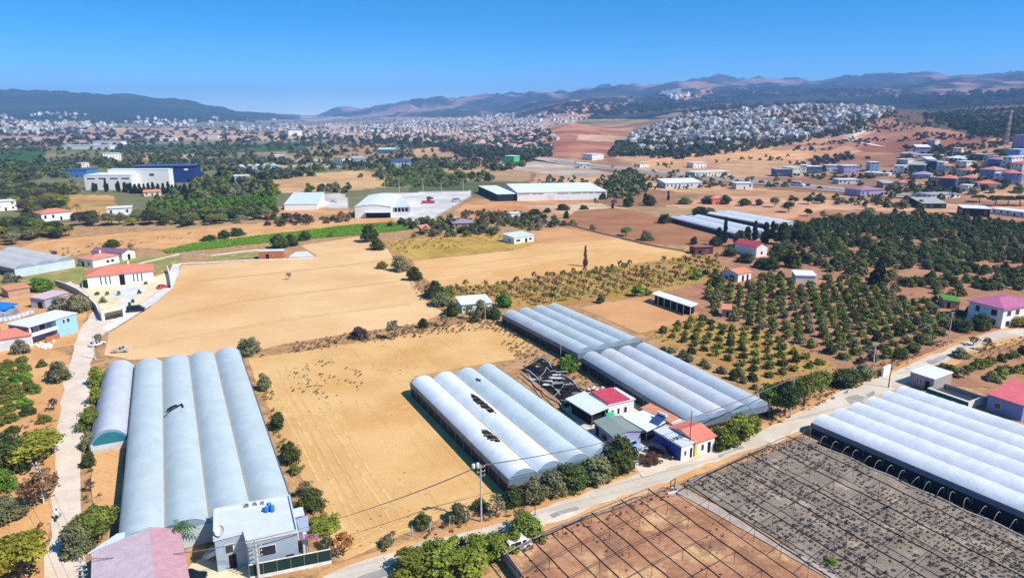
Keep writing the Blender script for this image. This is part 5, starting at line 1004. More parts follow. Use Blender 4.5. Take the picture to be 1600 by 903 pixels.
TREES = [
 (36, 905, 86, 86, 'round', 'yellow', "large yellow-green tree at the lower bend of the dirt road"), (6, 905, 60, 50, 'bush', 'lime', "lime bush crowded against the large yellow-green tree"),
 (150, 842, 58, 66, 'round', 'mid', "broad green tree between dirt road and rose barn"), (124, 873, 58, 50, 'bush', 'olive', "grey-olive bush below the broad green tree by the rose barn"),
 (52, 722, 58, 82, 'round', 'yellow', "wide yellow-ochre tree beside the pale dirt road"), (18, 742, 74, 62, 'bush', 'dark', "dark green bush leaning on the wide yellow-ochre tree"), (68, 785, 64, 68, 'sparse', 'brown', "bare reddish-brown thicket behind the white roadside pole"), (52, 790, 50, 50, 'sparse', 'brown', "second reddish-brown thicket below the yellow-ochre tree"),
 (8, 775, 46, 42, 'bush', 'bright', "bright green bush below the dark bush at the sandy patch"), (16, 822, 50, 52, 'bush', 'olive', "grey-olive bush at the edge of the orange sand patch"), (94, 600, 42, 40, 'bush', 'olive', "big grey-olive shrub alone beside the upper dirt road"),
 (84, 642, 24, 18, 'sparse', 'purple', "leafless purple-grey shrub by the dirt road verge"), (154, 606, 36, 30, 'bush', 'lime', "yellow-green bamboo clump beside the single tunnel's far end"), (153, 632, 34, 24, 'bush', 'lime', "lime bamboo clump beside the single tunnel's middle"), (142, 676, 46, 38, 'bush', 'mid', "feathery green bamboo clump leaning over the dirt road"),
 (140, 705, 34, 24, 'bush', 'olive', "grey-green shrub at the teal end of the single tunnel"), (140, 732, 30, 22, 'bush', 'dark', "dark shrub on the verge below the single tunnel"), (141, 768, 24, 18, 'sparse', 'purple', "small dead shrub on the sandy verge below the tunnel"),
 (34, 555, 30, 26, 'bush', 'grey', "silvery shrub before the long red-roofed shed"), (37, 566, 12, 15, 'bush', 'mid', "small green bush below the silvery shrub at the long shed"), (96, 486, 28, 32, 'bush', 'grey', "grey shrub in front of the small grey cottage"), (126, 490, 38, 36, 'bush', 'olive', "olive tree behind the sky-blue house"), (67, 458, 28, 42, 'bush', 'bright', "vivid green tree above the small grey cottage"), (17, 442, 18, 24, 'bush', 'grey', "grey tree at the end of the dusty greenhouse"), (32, 442, 14, 12, 'sparse', 'purple', "bare shrub at the dusty greenhouse corner"),
 (155, 540, 22, 18, 'sparse', 'olive', "sparse olive shrub over the parked wreck at the lane"), (86, 403, 12, 11, 'round', 'purple', "small purple-brown tree at the dusty greenhouse end"),
 (414, 612, 32, 24, 'bush', 'olive', "olive-yellow shrub, first along the big greenhouse's field side"), (433, 674, 34, 27, 'bush', 'dark', "dark shrub, second along the big greenhouse's field side"), (455, 727, 42, 34, 'bush', 'dark', "dark shrub, third along the big greenhouse's field side"), (462, 742, 18, 20, 'bush', 'mid', "low green shrub just below the third dark shrub"), (490, 803, 44, 44, 'bush', 'dark', "broad dark bush behind the grey house annexe"), (478, 776, 30, 34, 'sparse', 'olive', "sparse olive shrub above the grey house annexe"), (505, 838, 24, 46, 'hedge', 'lime', "low yellow-green hedge beside the grey house pergola"), (536, 868, 44, 46, 'sparse', 'ochre', "dry ochre bush at the road end of the ochre field"), (512, 862, 30, 26, 'bush', 'olive', "olive bush at the end of the dark green fence"),
 (389, 558, 36, 38, 'bush', 'olive', "grey-olive tree at the far corner of the big greenhouse"), (562, 532, 24, 29, 'bush', 'purple', "dark brown bush on the ridge between the two stubble fields"), (616, 530, 36, 32, 'sparse', 'grey', "pale silvery shrub on the ridge between the fields"), (662, 514, 20, 18, 'bush', 'dark', "small dark bush at the stubble field corner"), (693, 510, 22, 20, 'sparse', 'grey', "ash-grey shrub at the stubble field corner"),
 (679, 468, 32, 32, 'bush', 'dark', "dark bush on the stubble field's far boundary"), (699, 466, 22, 26, 'bush', 'mid', "light green bush beside the dark boundary bush"), (692, 480, 28, 36, 'bush', 'olive', "olive bush below the dark boundary bush"), (707, 496, 27, 30, 'bush', 'dark', "round dark green bush left of the grove shed"),
 (733, 498, 26, 22, 'sparse', 'olive', "sparse olive tree against the grove shed front"), (752, 496, 30, 26, 'bush', 'olive', "olive bush in front of the grove shed"), (771, 500, 24, 28, 'bush', 'dark', "dark bush at the grove shed's end"), (788, 482, 28, 28, 'bush', 'bright', "bright bush between the grove shed and silver greenhouse"), (742, 505, 16, 18, 'bush', 'dark', "small dark bush at the pale pole's foot"),
 (626, 426, 32, 30, 'bush', 'olive', "round grey-green tree on the boundary of two tan fields"), (648, 440, 28, 24, 'bush', 'dark', "dark tree with a shadow on the boundary of two tan fields"), (597, 421, 14, 19, 'bush', 'yellow', "small lime-yellow bush left of the round boundary tree"), (590, 392, 22, 26, 'bush', 'dark', "dark bush at the yellow grass corner"), (577, 380, 36, 28, 'bush', 'dark', "tall dense dark tree at the far end of the stubble field"), (452, 437, 13, 9, 'young', 'brown', "lone sapling out on the stubble field"),
 (438, 390, 28, 32, 'bush', 'dark', "dark tree overhanging the terracotta brick hut"), (455, 386, 24, 24, 'bush', 'dark', "dark tree beside the foundation slab"), (476, 377, 18, 22, 'bush', 'dark', "dark bush at the green crop's lower edge"), (327, 377, 9, 22, 'bush', 'dark', "low dark bush at the start of the green crop"), (350, 374, 17, 22, 'bush', 'dark', "round tree on the upper edge of the green crop"), (371, 370, 17, 20, 'bush', 'dark', "dark round tree just right of its twin above the green crop"), (517, 371, 10, 13, 'sparse', 'mid', "thin tree growing in the green crop"), (176, 388, 15, 28, 'bush', 'dark', "dark tree behind the purple-roofed barn"), (205, 391, 11, 13, 'sparse', 'olive', "thin tree by the purple-roofed barn's gable"),
 (914, 417, 31, 7, 'cypress', 'brown', "lone slim dark cypress on the pale stubble field"), (926, 360, 11, 12, 'bush', 'olive', "small grey bush on the bare field boundary"), (978, 369, 16, 18, 'round', 'bright', "round green tree on the bare field boundary path"), (1010, 377, 20, 20, 'bush', 'olive', "brownish tree on the bare field boundary path"), (1038, 350, 19, 20, 'bush', 'dark', "dark tree at the lilac greenhouse's end"), (1094, 338, 18, 28, 'bush', 'dark', "broad dark tree between the two far white greenhouses"), (1110, 336, 14, 18, 'bush', 'olive', "olive bush beside the farther white greenhouse"), (1084, 383, 15, 14, 'bush', 'purple', "dark brown tree above the maroon shed"), (885, 342, 12, 10, 'cypress', 'dark', "dark bushy conifer at the edge of the brown field"),
 (1371, 448, 38, 26, 'cypress', 'cyp', "solitary tall dark conifer beside the lattice pylon"),
 (1200, 645, 52, 42, 'round', 'mid', "leafy green tree over the bank where the two silver greenhouses end"), (1226, 650, 62, 50, 'round', 'dark', "tall dark tree behind the pale pole on the road bank"), (1256, 632, 54, 50, 'round', 'mid', "green tree right of the pale pole on the road bank"), (1278, 608, 34, 42, 'bush', 'lime', "yellow-green bush above the road bank trees"), (1318, 608, 38, 52, 'bush', 'dark', "dark wide bush at the field gate by the road"), (1345, 597, 32, 40, 'bush', 'olive', "grey-olive bush between the two roadside poles"), (1402, 562, 22, 28, 'bush', 'dark', "dark bush behind the white gate post"), (1425, 552, 20, 26, 'bush', 'dark', "dark roadside bush before the bend to the villa"), (1445, 540, 20, 28, 'bush', 'olive', "olive roadside bush near the villa pole"),
 (1132, 704, 42, 42, 'hedge', 'lime', "lime hedge clump beside the corner cottage"), (1155, 692, 42, 44, 'hedge', 'lime', "lime hedge clump farther along from the corner cottage"), (1174, 676, 28, 26, 'hedge', 'lime', "small lime hedge clump ending the roadside hedge"), (1122, 708, 28, 22, 'bush', 'dark', "dark bush against the corner cottage side wall"),
 (966, 746, 66, 64, 'bush', 'dark', "largest dark round tree beside the parked cars and road"), (930, 760, 50, 62, 'bush', 'olive', "grey-olive tree left of the large dark round tree"), (895, 771, 50, 60, 'bush', 'dark', "dark olive tree, middle of the row under the white greenhouse"), (862, 783, 52, 54, 'bush', 'olive', "upright olive tree under the white greenhouse end"), (832, 793, 48, 46, 'bush', 'olive', "pale olive tree at the thin roadside pole"), (804, 794, 36, 38, 'bush', 'dark', "dark bush at the white greenhouse's near corner"),
 (774, 806, 42, 38, 'sparse', 'olive', "sparse olive shrub right of the white transformer pole"), (716, 820, 36, 34, 'bush', 'olive', "olive shrub left of the white transformer pole"), (660, 830, 30, 30, 'bush', 'dark', "dark shrub midway along the wire roadside fence"), (604, 857, 20, 24, 'bush', 'olive', "low olive shrub at the end of the wire roadside fence"), (614, 838, 11, 13, 'sparse', 'brown', "tiny brown shrub in the corner of the ochre field"), (750, 800, 22, 26, 'bush', 'dark', "dark low bush behind the white transformer pole"),
 (822, 848, 48, 56, 'bush', 'mid', "broad-leaved green tree over the road at the frame lot corner"), (790, 868, 34, 44, 'hedge', 'lime', "lime hedge clump under the broad-leaved green tree"), (762, 884, 46, 54, 'hedge', 'lime', "lime hedge clump, third from the frame lot corner"), (735, 902, 52, 66, 'hedge', 'lime', "bushy lime hedge clump above the sandy corner"), (722, 872, 34, 22, 'bush', 'dark', "dark bush set within the lime roadside hedge"), (694, 906, 54, 68, 'hedge', 'lime', "lime hedge clump near the dark bush by the road"), (650, 916, 48, 72, 'hedge', 'lime', "lime hedge clump ending the hedge along the road"),
 (885, 584, 33, 36, 'bush', 'bright', "lush green bush beside the burnt frame and silver greenhouse"),
 (1532, 518, 30, 36, 'bush', 'dark', "dark tree before the plum-roofed villa's blue wall"), (1503, 520, 26, 34, 'bush', 'dark', "dark bush below the villa pole"), (1584, 512, 22, 38, 'hedge', 'yellow', "yellow-green hedge at the plum-roofed villa's white side"), (1515, 494, 20, 18, 'bush', 'dark', "shaded dark tree between net shelter and villa"),
 (1540, 548, 24, 20, 'sparse', 'purple', "tall grey-brown weed shrub on the road's lower verge"), (1520, 540, 18, 22, 'sparse', 'brown', "brown weed shrub on the road's lower verge"), (1500, 562, 20, 30, 'bush', 'olive', "olive shrub at the road's lower verge near the orchard"), (1475, 583, 18, 24, 'bush', 'brown', "brown-green shrub behind the concrete shed"),
 (1505, 590, 15, 14, 'round', 'olive', "little lollipop tree behind the concrete shed"), (1552, 598, 16, 22, 'bush', 'olive', "round bush above the rose-roofed house"),
 (428, 309, 26, 8, 'poplar', 'lime', "slim pale poplar by the pale blue warehouse"), (1357, 341, 20, 25, 'bush', 'olive', "grey tree at the head of the dense orchard"), (1415, 322, 17, 15, 'bush', 'purple', "brown tree by the old grey shed roofs"),
]
for t in TREES: tree_px(*t, name='shrub' if ('shrub' in t[6] or 'bush' in t[6] or 'thicket' in t[6]) else 'hedge' if 'hedge' in t[6] else 'cypress_tree' if t[4] == 'cypress' else 'bamboo' if 'bamboo' in t[6] else 'tree', cat='shrub' if ('shrub' in t[6] or 'bush' in t[6] or 'thicket' in t[6]) else 'hedge' if 'hedge' in t[6] else 'tree')
# palm by the barn
def palm(pos, h, spread, label, nf=18, name='palm_tree'):
    root = empty(name, pos, 0, label, 'palm'); mb = MB()
    mb.tube((0, 0, 0), (.05, .05, h * .5), .2, 8, 0, .16); mb.tube((.05, .05, h * .5), (0, .1, h), .16, 8, 0, .15); mb.build("trunk", m_bark, root)
    for k in range(nf):
        a = k * 2.399 + random.uniform(-.2, .2); el = .9 - 1.3 * (k / nf); L = spread * random.uniform(.85, 1.1); m_ = MB(); P = []
        for q in range(9):
            t = q / 8; r = L * t * math.cos(el) ; z = h + L * t * math.sin(el) - 1.25 * (t ** 2) * L * .5; P.append(Vector((r * math.cos(a), r * math.sin(a), z)))
        side = Vector((-math.sin(a), math.cos(a), 0))
        for q in range(8):
            wd = .5 * math.sin(math.pi * (q + .6) / 9) + .06
            for sg in (-1, 1):
                p0, p1 = P[q], P[q + 1]; tip = (p0 + p1) / 2 + side * sg * wd + (p1 - p0) * .8 + Vector((0, 0, -.15)); m_.add([p0, p0.lerp(p1, .7), tip], [(0, 1, 2)])
        me = m_.mesh("frond", LEAF['palm']); at = me.color_attributes.new("tone", 'FLOAT_COLOR', 'POINT'); c = np.ones((len(me.vertices), 4), np.float32); c[:, :3] *= random.uniform(.8, 1.2); at.data.foreach_set('color', c.ravel())
        o = bpy.data.objects.new("frond", me); COL.objects.link(o); o.parent = root
g_ = G(284, 868); palm((g_.x, g_.y, 0), 4.6, 2.6, "green fan of palm fronds rising beside the rose barn roof")
g_ = G(122, 340); palm((g_.x, g_.y, 0), 7.5, 3.2, "tall shaggy palm beside the red hip-roofed house in the trees", 22)
# ---- orchards in rows
CLEAR = [(58, 334, 122, 360), (160, 328, 212, 350), (-10, 324, 34, 342), (220, 300, 256, 314), (1145, 420, 1182, 446), (1160, 384, 1204, 412), (1232, 430, 1282, 446), (1124, 484, 1146, 502), (1464, 466, 1504, 492), (1508, 462, 1610, 520)]   # plots kept open around houses
def zone_points(poly, sa, sb, jit=.8, thr=None, nsc=30., seed=0, ax=None):
    W_ = [G(*p) for p in poly]; xs = [p.x for p in W_]; ys = [p.y for p in W_]; a = AXA if ax is None else ax
    c = Vector(((min(xs) + max(xs)) / 2, (min(ys) + max(ys)) / 2)); R = .5 * math.hypot(max(xs) - min(xs), max(ys) - min(ys))
    i = np.arange(-int(R / sa) - 1, int(R / sa) + 2); j = np.arange(-int(R / sb) - 1, int(R / sb) + 2); I, J = np.meshgrid(i, j)
    rng = np.random.default_rng(seed + 5); u = I * sa + rng.uniform(-jit, jit, I.shape); v = J * sb + rng.uniform(-jit, jit, I.shape)
    X = c.x + u * math.cos(a) - v * math.sin(a); Y = c.y + u * math.sin(a) + v * math.cos(a); X = X.ravel(); Y = Y.ravel(); k = Y > 40; X = X[k]; Y = Y[k]
    Z = Zt(X, Y); px, py = project(X, Y, Z); k = pip(px, py, poly)
    if thr is not None: k &= fbm(X / nsc, Y / nsc, 77 + seed, 3) > thr
    for (a0, b0, a1, b1) in CLEAR: k &= ~((px > a0) & (px < a1) & (py > b0) & (py < b1))
    P = np.stack([X, Y, Z], 1)[k]; return P[np.argsort(P[:, 1])]
def merged(name, kind, P, wlo, whi, asp, leaf, var=True, seed=3, water=False):
    """many distant plants nobody could count, joined"""
    if not len(P): return
    rng = np.random.default_rng(seed); Vs = []; Qs = []; Ts = []; off = 0
    src = []
    for v in range(KINDS[kind][5]):
        me = CROWN[kind, v]; V = np.empty(len(me.vertices) * 3, np.float32); me.vertices.foreach_get('co', V); c = np.empty(len(me.vertices) * 4, np.float32); me.color_attributes['tone'].data.foreach_get('color', c); src.append((V.reshape(-1, 3), c[::4]))
    for p in P:
        V, T = src[rng.integers(len(src))]; w = rng.uniform(wlo, whi); h = w * rng.uniform(*asp); a = rng.uniform(0, 6.28); ca_, sa_ = math.cos(a), math.sin(a)
        q = np.empty_like(V); q[:, 0] = (V[:, 0] * ca_ - V[:, 1] * sa_) * w + p[0]; q[:, 1] = (V[:, 0] * sa_ + V[:, 1] * ca_) * w + p[1]; q[:, 2] = V[:, 2] * h + p[2]
        Vs.append(q); Ts.append(T * rng.uniform(.7, 1.3)); off += len(V)
    V = np.concatenate(Vs); Q = np.arange(len(V)).reshape(-1, 4)
    o = bpy.data.objects.new(name, fast_mesh(name, V, Q, np.concatenate(Ts), (LEAF[leaf],))); COL.objects.link(o); o['kind'] = 'stuff'; return o
HUE = {'dark': 'dark green', 'mid': 'mid green', 'bright': 'vivid green', 'olive': 'grey-green', 'yellow': 'yellowish', 'lime': 'yellow-green', 'brown': 'brownish', 'purple': 'dull brown', 'grey': 'silvery'}
def orchard(poly, sa, sb, kind, leafs, w, asp, label, group, name, cap=300, thr=None, jit=.8, far='mid', seed=0, ax=None, nsc=30., farname=None, skip=0.):
    P = zone_points(poly, sa, sb, jit, thr, nsc, seed, ax)
    if skip: P = P[np.random.default_rng(seed).uniform(size=len(P)) > skip]
    for p in P[:cap]:
        ww = random.uniform(*w); lf = random.choice(leafs); hh = ww * random.uniform(*asp); sz = 'large' if ww > w[0] + .7 * (w[1] - w[0]) else 'small' if ww < w[0] + .3 * (w[1] - w[0]) else 'middling'
        put_tree(kind, tuple(p), ww, hh, lf, sz + ' ' + HUE[lf] + ' ' + label, name, 'tree' if 'shrub' not in name else 'shrub', group)
    if len(P) > cap: merged(farname or name + "_mass", far, P[cap:], w[0], w[1], asp, leafs[0], seed=seed)
    print("ZONE", name, len(P))
O1 = [(1212, 356), (1290, 344), (1345, 340), (1400, 334), (1480, 340), (1620, 352), (1620, 452), (1530, 458), (1440, 452), (1330, 440), (1285, 424), (1225, 402)]
orchard(O1, 5.1, 4.9, 'citrus', ['dark', 'dark', 'mid', 'dark', 'olive'], (3.4, 5.6), (.62, .95), "tree of the dense orchard beyond the lattice pylon", "trees of the dense dark orchard", "orchard_tree", 300, thr=.33, far='mid', farname="orchard_canopy", nsc=11.)
O2 = [(1100, 428), (1180, 432), (1285, 432), (1330, 446), (1440, 458), (1530, 460), (1512, 468), (1505, 500), (1450, 535), (1395, 562), (1345, 570), (1300, 558), (1200, 522), (1105, 486)]
orchard(O2, 4.6, 5.0, 'citrus', ['dark', 'mid', 'mid', 'olive', 'mid'], (2.8, 4.4), (.6, .95), "round tree on red-brown soil before the lattice pylon", "round trees on the red-brown soil", "citrus_tree", 300, thr=.24, seed=2, jit=.5, farname="orchard_canopy")
O3 = [(1008, 520), (1060, 508), (1092, 495), (1190, 522), (1305, 572), (1270, 586), (1200, 600), (1110, 560), (1040, 535)]
orchard(O3, 4.2, 4.6, 'citrus', ['mid', 'lime', 'mid', 'dark'], (2.3, 3.1), (.65, .95), "round tree in yellowish grass beside the silver greenhouses", "small round trees along the silver greenhouses", "citrus_sapling", 300, thr=.20, seed=3, jit=.3)
O4 = [(694, 452), (780, 446), (880, 429), (960, 419), (1060, 406), (1110, 400), (1145, 428), (1090, 440), (1000, 458), (900, 473), (830, 478), (790, 470), (720, 470)]
orchard(O4, 3.5, 5.6, 'young', ['olive', 'mid', 'yellow', 'mid', 'olive', 'brown'], (1.9, 3.6), (.8, 1.25), "thin young tree planted below the pale stubble field", "thin young plantation trees", "young_tree", 300, thr=.22, seed=4, jit=.45)
orchard([(905, 478), (960, 468), (1012, 458), (1060, 440), (1110, 432), (1120, 446), (1090, 470), (1030, 452), (1010, 462), (940, 474)], 5.5, 5.0, 'mid', ['dark', 'mid', 'bright'], (3.4, 5.8), (.7, 1.0), "tree of the belt behind the long open cattle shed", "trees of the belt behind the cattle shed", "belt_tree", 300, thr=.34, seed=6)
orchard([(985, 540), (1000, 522), (1040, 530), (1120, 572), (1205, 606), (1190, 616), (1100, 575)], 3.4, 3.6, 'bush', ['olive', 'dark', 'olive'], (2.0, 3.4), (.7, 1.0), "shrub in the hedge along the silver greenhouses' far side", "hedge shrubs along the silver greenhouses", "hedge_shrub", 200, thr=.36, seed=7)
orchard([(1452, 592), (1485, 574), (1560, 546), (1640, 534), (1640, 600), (1560, 594)], 3.6, 6.4, 'citrus', ['mid', 'dark', 'lime'], (2.6, 4.2), (.55, .8), "bushy tree in the rows on pink soil across from the villa", "bushy row trees across from the villa", "row_tree", 200, thr=.34, seed=8, ax=AXB)
orchard([(-10, 640), (-10, 575), (18, 570), (32, 560), (40, 580), (62, 592), (52, 615), (24, 660), (-10, 690)], 2.6, 5.4, 'bush', ['mid', 'bright', 'mid'], (3.0, 4.2), (.55, .75), "low bush in the two planted rows beside the dirt road", "planted row bushes beside the dirt road", "row_shrub", 60, thr=.28, seed=9, jit=.5, ax=math.radians(66))
for (x, y, h, w, l, lb) in [(45, 650, 19, 26, 'dark', "low dark bush beneath the planted rows near the dirt road"), (22, 678, 16, 22, 'dark', "small dark bush just above the dark and yellow trees"), (70, 662, 17, 22, 'mid', "green bush at the edge of the yellow-ochre tree"), (66, 575, 15, 17, 'mid', "small bush at the top of the sandy orchard")]: tree_px(x, y, h, w, 'bush', l, lb, 'shrub', 'shrub')
# ---- groves of the middle distance
GROVE = [(-20, 388), (-20, 296), (30, 290), (105, 300), (100, 322), (118, 344), (165, 342), (215, 338), (300, 345), (430, 330), (436, 348), (330, 352), (240, 360), (120, 368), (55, 380)]
orchard(GROVE, 7.5, 7.5, 'round', ['dark', 'mid', 'olive', 'dark', 'mid', 'dark', 'olive', 'yellow', 'purple'], (6.0, 10.5), (.65, .95), "bushy tree of the mixed grove around the white hip-roofed houses", "trees of the mixed grove", "grove_tree", 280, thr=.40, jit=2.5, seed=12, nsc=45.)
orchard([(228, 345), (236, 318), (330, 310), (430, 312), (432, 334), (330, 345)], 5.0, 5.0, 'mid', ['bright', 'mid', 'dark'], (4.2, 5.6), (.75, 1.0), "tree of the bright plantation below the cypress hedge", "trees of the vivid green plantation", "plantation_tree", 160, thr=.34, jit=.8, seed=13)
CYPR = [(205, 302), (212, 303), (219, 303), (226, 303), (233, 303), (240, 303), (248, 303), (256, 304), (264, 304), (270, 304), (276, 304), (283, 305), (290, 305), (298, 305), (147, 300), (166, 300), (186, 300), (196, 301)]
for x, y in CYPR: tree_px(x, y, random.uniform(14, 20), random.uniform(6, 9), 'cypress', 'cyp', "dark cypress in the hedge row before the white factory", 'cypress_tree', 'tree', "cypresses before the factory")
for (x, y, h, w) in [(1132, 380, 38, 9), (1122, 384, 28, 13), (1155, 388, 34, 24), (1166, 386, 30, 18), (1179, 376, 30, 10), (1195, 380, 32, 14), (1206, 374, 28, 13), (1221, 384, 42, 26), (1246, 380, 34, 30), (1117, 386, 20, 20), (1262, 384, 26, 26), (1215, 410, 36, 34), (1236, 420, 34, 32), (1165, 412, 20, 30), (1140, 402, 20, 26), (1205, 424, 26, 30), (1188, 420, 18, 24)]:
    tree_px(x, y, h, w, 'cypress' if w < 20 else 'bush', 'cyp' if w < 20 else 'dark', "dark cypress of the cluster around the crimson gable-roofed house" if w < 20 else "dark broad tree pressed around the crimson gable-roofed house", 'cypress_tree' if w < 20 else 'tree', 'tree', "dark cypresses round the crimson roof" if w < 20 else "dark broad trees round the crimson roof")
for i, (x, y, h, w, l) in enumerate([(1210, 324, 17, 16, 'olive'), (1232, 332, 18, 21, 'dark'), (1262, 338, 13, 13, 'dark'), (1285, 343, 14, 12, 'olive'), (1307, 347, 14, 22, 'yellow'), (1240, 318, 11, 14, 'dark'), (1263, 319, 13, 16, 'dark'), (1282, 318, 11, 17, 'dark'), (1160, 322, 10, 14, 'dark'), (1185, 321, 10, 14, 'purple')]):
    tree_px(x, y, h, w, 'round', l, "tree standing apart on the bare field above the orchard", 'tree', 'tree', "separate trees on the far bare field")
for i, (x, y, h, w, l, k) in enumerate([(982, 324, 24, 19, 'dark', 'bush'), (1016, 322, 20, 22, 'dark', 'bush'), (1044, 313, 15, 4, 'cyp', 'cypress'), (1070, 320, 13, 24, 'mid', 'bush'), (1106, 319, 15, 22, 'dark', 'bush'), (1132, 320, 18, 21, 'purple', 'bush'), (1164, 321, 12, 18, 'dark', 'bush'), (1186, 321, 11, 10, 'olive', 'bush'), (942, 312, 14, 11, 'dark', 'bush'), (930, 322, 14, 9, 'brown', 'sparse'), (1008, 318, 16, 8, 'cyp', 'cypress'), (957, 326, 9, 5, 'cyp', 'cypress'), (912, 328, 9, 14, 'dark', 'bush'), (880, 329, 10, 22, 'dark', 'bush'), (855, 333, 9, 14, 'dark', 'bush'), (835, 340, 16, 22, 'dark', 'bush'), (820, 345, 14, 20, 'dark', 'bush'), (850, 342, 9, 12, 'dark', 'bush'), (960, 322, 12, 16, 'brown', 'sparse')]):
    tree_px(x, y, h, w, k, l, "tree of the garden row behind the bare field", 'tree', 'tree', "garden row behind the bare field")
orchard([(600, 372), (612, 350), (690, 344), (745, 350), (830, 345), (905, 352), (820, 362), (760, 372), (680, 372)], 6.0, 6.0, 'mid', ['olive', 'dark', 'olive', 'mid', 'purple'], (3.6, 6.0), (.6, .95), "shrubby tree of the garden belt right of the green crop", "shrubby trees of the garden belt", "garden_tree", 120, thr=.42, jit=2, seed=15)
orchard([(690, 348), (730, 332), (800, 334), (850, 340), (830, 348), (740, 352)], 5.0, 5.0, 'mid', ['olive', 'dark', 'brown'], (2.6, 4.0), (.7, 1.0), "bush in the rows on the mound below the long warehouse", "small bushes on the warehouse mound", "mound_shrub", 80, thr=.36, jit=.6, seed=16)
orchard([(400, 352), (430, 338), (545, 336), (556, 346), (440, 354)], 7, 6, 'mid', ['olive', 'purple', 'brown', 'dark'], (3.5, 6.), (.6, .9), "bush along the fence before the warehouses", "dull bushes before the warehouses", "fence_shrub", 60, thr=.48, jit=2, seed=17)
VILL = [(1395, 330), (1395, 235), (1450, 226), (1520, 240), (1610, 236), (1610, 318), (1570, 302), (1500, 306), (1440, 322)]
orchard(VILL, 11, 11, 'mid', ['dark', 'olive', 'dark', 'mid'], (5, 9), (.6, .95), "tree growing between the houses of the hillside village", "trees between the village houses", "village_tree", 150, thr=.46, jit=4, seed=18)
orchard([(1205, 292), (1210, 262), (1300, 256), (1395, 262), (1395, 330), (1345, 306), (1330, 292)], 12, 12, 'mid', ['dark', 'purple', 'olive'], (4, 8), (.55, .9), "tree or bush round the hamlet beside the highway", "trees round the highway hamlet", "hamlet_tree", 80, thr=.54, jit=5, seed=19)
for (x, y, h, w) in [(1555, 322, 17, 26), (1575, 322, 16, 24), (1594, 322, 17, 26), (1530, 316, 11, 24)]: tree_px(x, y, h, w, 'umbrella', 'dark', "flat-crowned dark pine in the row behind the white slab terrace", 'pine_tree', 'tree', "pines behind the slab terrace")
orchard([(938, 312), (950, 284), (985, 270), (1010, 282), (1000, 304), (965, 312)], 9, 9, 'mid', ['dark', 'olive'], (7, 11), (.7, 1.), "tree of the clump at the long warehouse's right end", "dark clump beside the long warehouse", "clump_tree", 60, thr=.40, jit=3, seed=20)
orchard([(430, 300), (436, 268), (470, 262), (610, 262), (720, 262), (790, 286), (735, 300), (610, 278), (540, 302)], 12, 12, 'mid', ['dark', 'olive', 'mid'], (6, 10), (.6, .9), "tree of the scattered belt behind the warehouses", "scattered trees behind the warehouses", "belt_tree", 200, thr=.53, jit=5, seed=21, nsc=60.)
orchard([(300, 312), (306, 286), (370, 282), (430, 290), (432, 312)], 10, 10, 'mid', ['dark', 'mid'], (7, 11), (.7, 1.), "tree in the wood right of the navy factory", "wood right of the navy factory", "wood_tree", 100, thr=.42, jit=3, seed=22)
orchard([(-10, 296), (-10, 255), (90, 262), (130, 300), (100, 306)], 11, 11, 'mid', ['dark', 'olive', 'mid'], (6, 11), (.6, .95), "tree of the thin wood left of the factory", "thin wood left of the factory", "wood_tree", 140, thr=.46, jit=4, seed=23)
orchard([(598, 292), (608, 266), (680, 262), (732, 286), (690, 294)], 6.5, 6.5, 'mid', ['bright', 'mid', 'olive', 'mid'], (4, 7), (.55, .85), "bush of the green plot behind the concrete yard", "bushes behind the concrete yard", "plot_shrub", 120, thr=.44, jit=2, seed=24)
orchard([(232, 302), (300, 303), (360, 300), (365, 286), (430, 292), (430, 306), (330, 318), (240, 318)], 9, 9, 'mid', ['dark', 'mid', 'olive'], (6, 10), (.7, 1.0), "tree of the row around the navy factory yard", "trees round the navy factory", "yard_tree", 60, thr=.44, jit=3, seed=25)
# ---- woods and scrub too far to count
def far_points(poly, n, thr, nsc, seed, rmin=0):
    rng = np.random.default_rng(seed); xs = [p[0] for p in poly]; ys = [p[1] for p in poly]; out = []
    # sample the plan area under the polygon, thinning with distance
    c = rng.uniform((min(xs), 0), (max(xs), 1), (n * 4, 2)); y0, y1 = min(ys), max(ys)
    PX = c[:, 0]; PY = y1 - (y1 - y0) * c[:, 1]; kk = pip(PX, PY, poly)
    for px, py in zip(PX[kk], PY[kk]):
        p = G(px, py)
        if p.y > 12500 or p.y < rmin: continue
        if float(fbm(p.x / nsc, p.y / nsc, 90 + seed, 3)) < thr: continue
        out.append((p.x, p.y, p.z))
        if len(out) >= n: break
    return np.array(out)
for q_, lf_ in enumerate(('wood', 'olive', 'mid', 'purple')): merged("distant_wood", 'far', far_points([(-10, 296), (-10, 228), (200, 222), (480, 212), (640, 214), (720, 232), (830, 258), (780, 270), (600, 262), (430, 282), (330, 282), (140, 262)], (480, 460, 320, 160)[q_], .52, 110., 1 + 20 * q_, 480), 6, 12, (.6, .9), lf_, seed=50 + q_)
for q_, lf_ in enumerate(('wood', 'purple', 'olive')): merged("plain_wood", 'far', far_points([(-10, 232), (-10, 178), (460, 184), (760, 188), (860, 206), (830, 244), (640, 228), (300, 222)], (420, 420, 320)[q_], .50, 260., 2 + 20 * q_, 1200), 10, 22, (.4, .65), lf_, seed=60 + q_)
merged("hill_scrub", 'far', far_points([(1195, 262), (1290, 205), (1345, 188), (1440, 172), (1610, 168), (1610, 240), (1500, 246), (1400, 250), (1300, 262)], 700, .50, 90., 3, 480), 3.5, 8, (.5, .8), 'purple')
merged("hill_wood", 'far', far_points([(1430, 182), (1500, 172), (1610, 160), (1610, 214), (1530, 214)], 700, .38, 120., 4, 480), 6, 12, (.5, .8), 'dark')
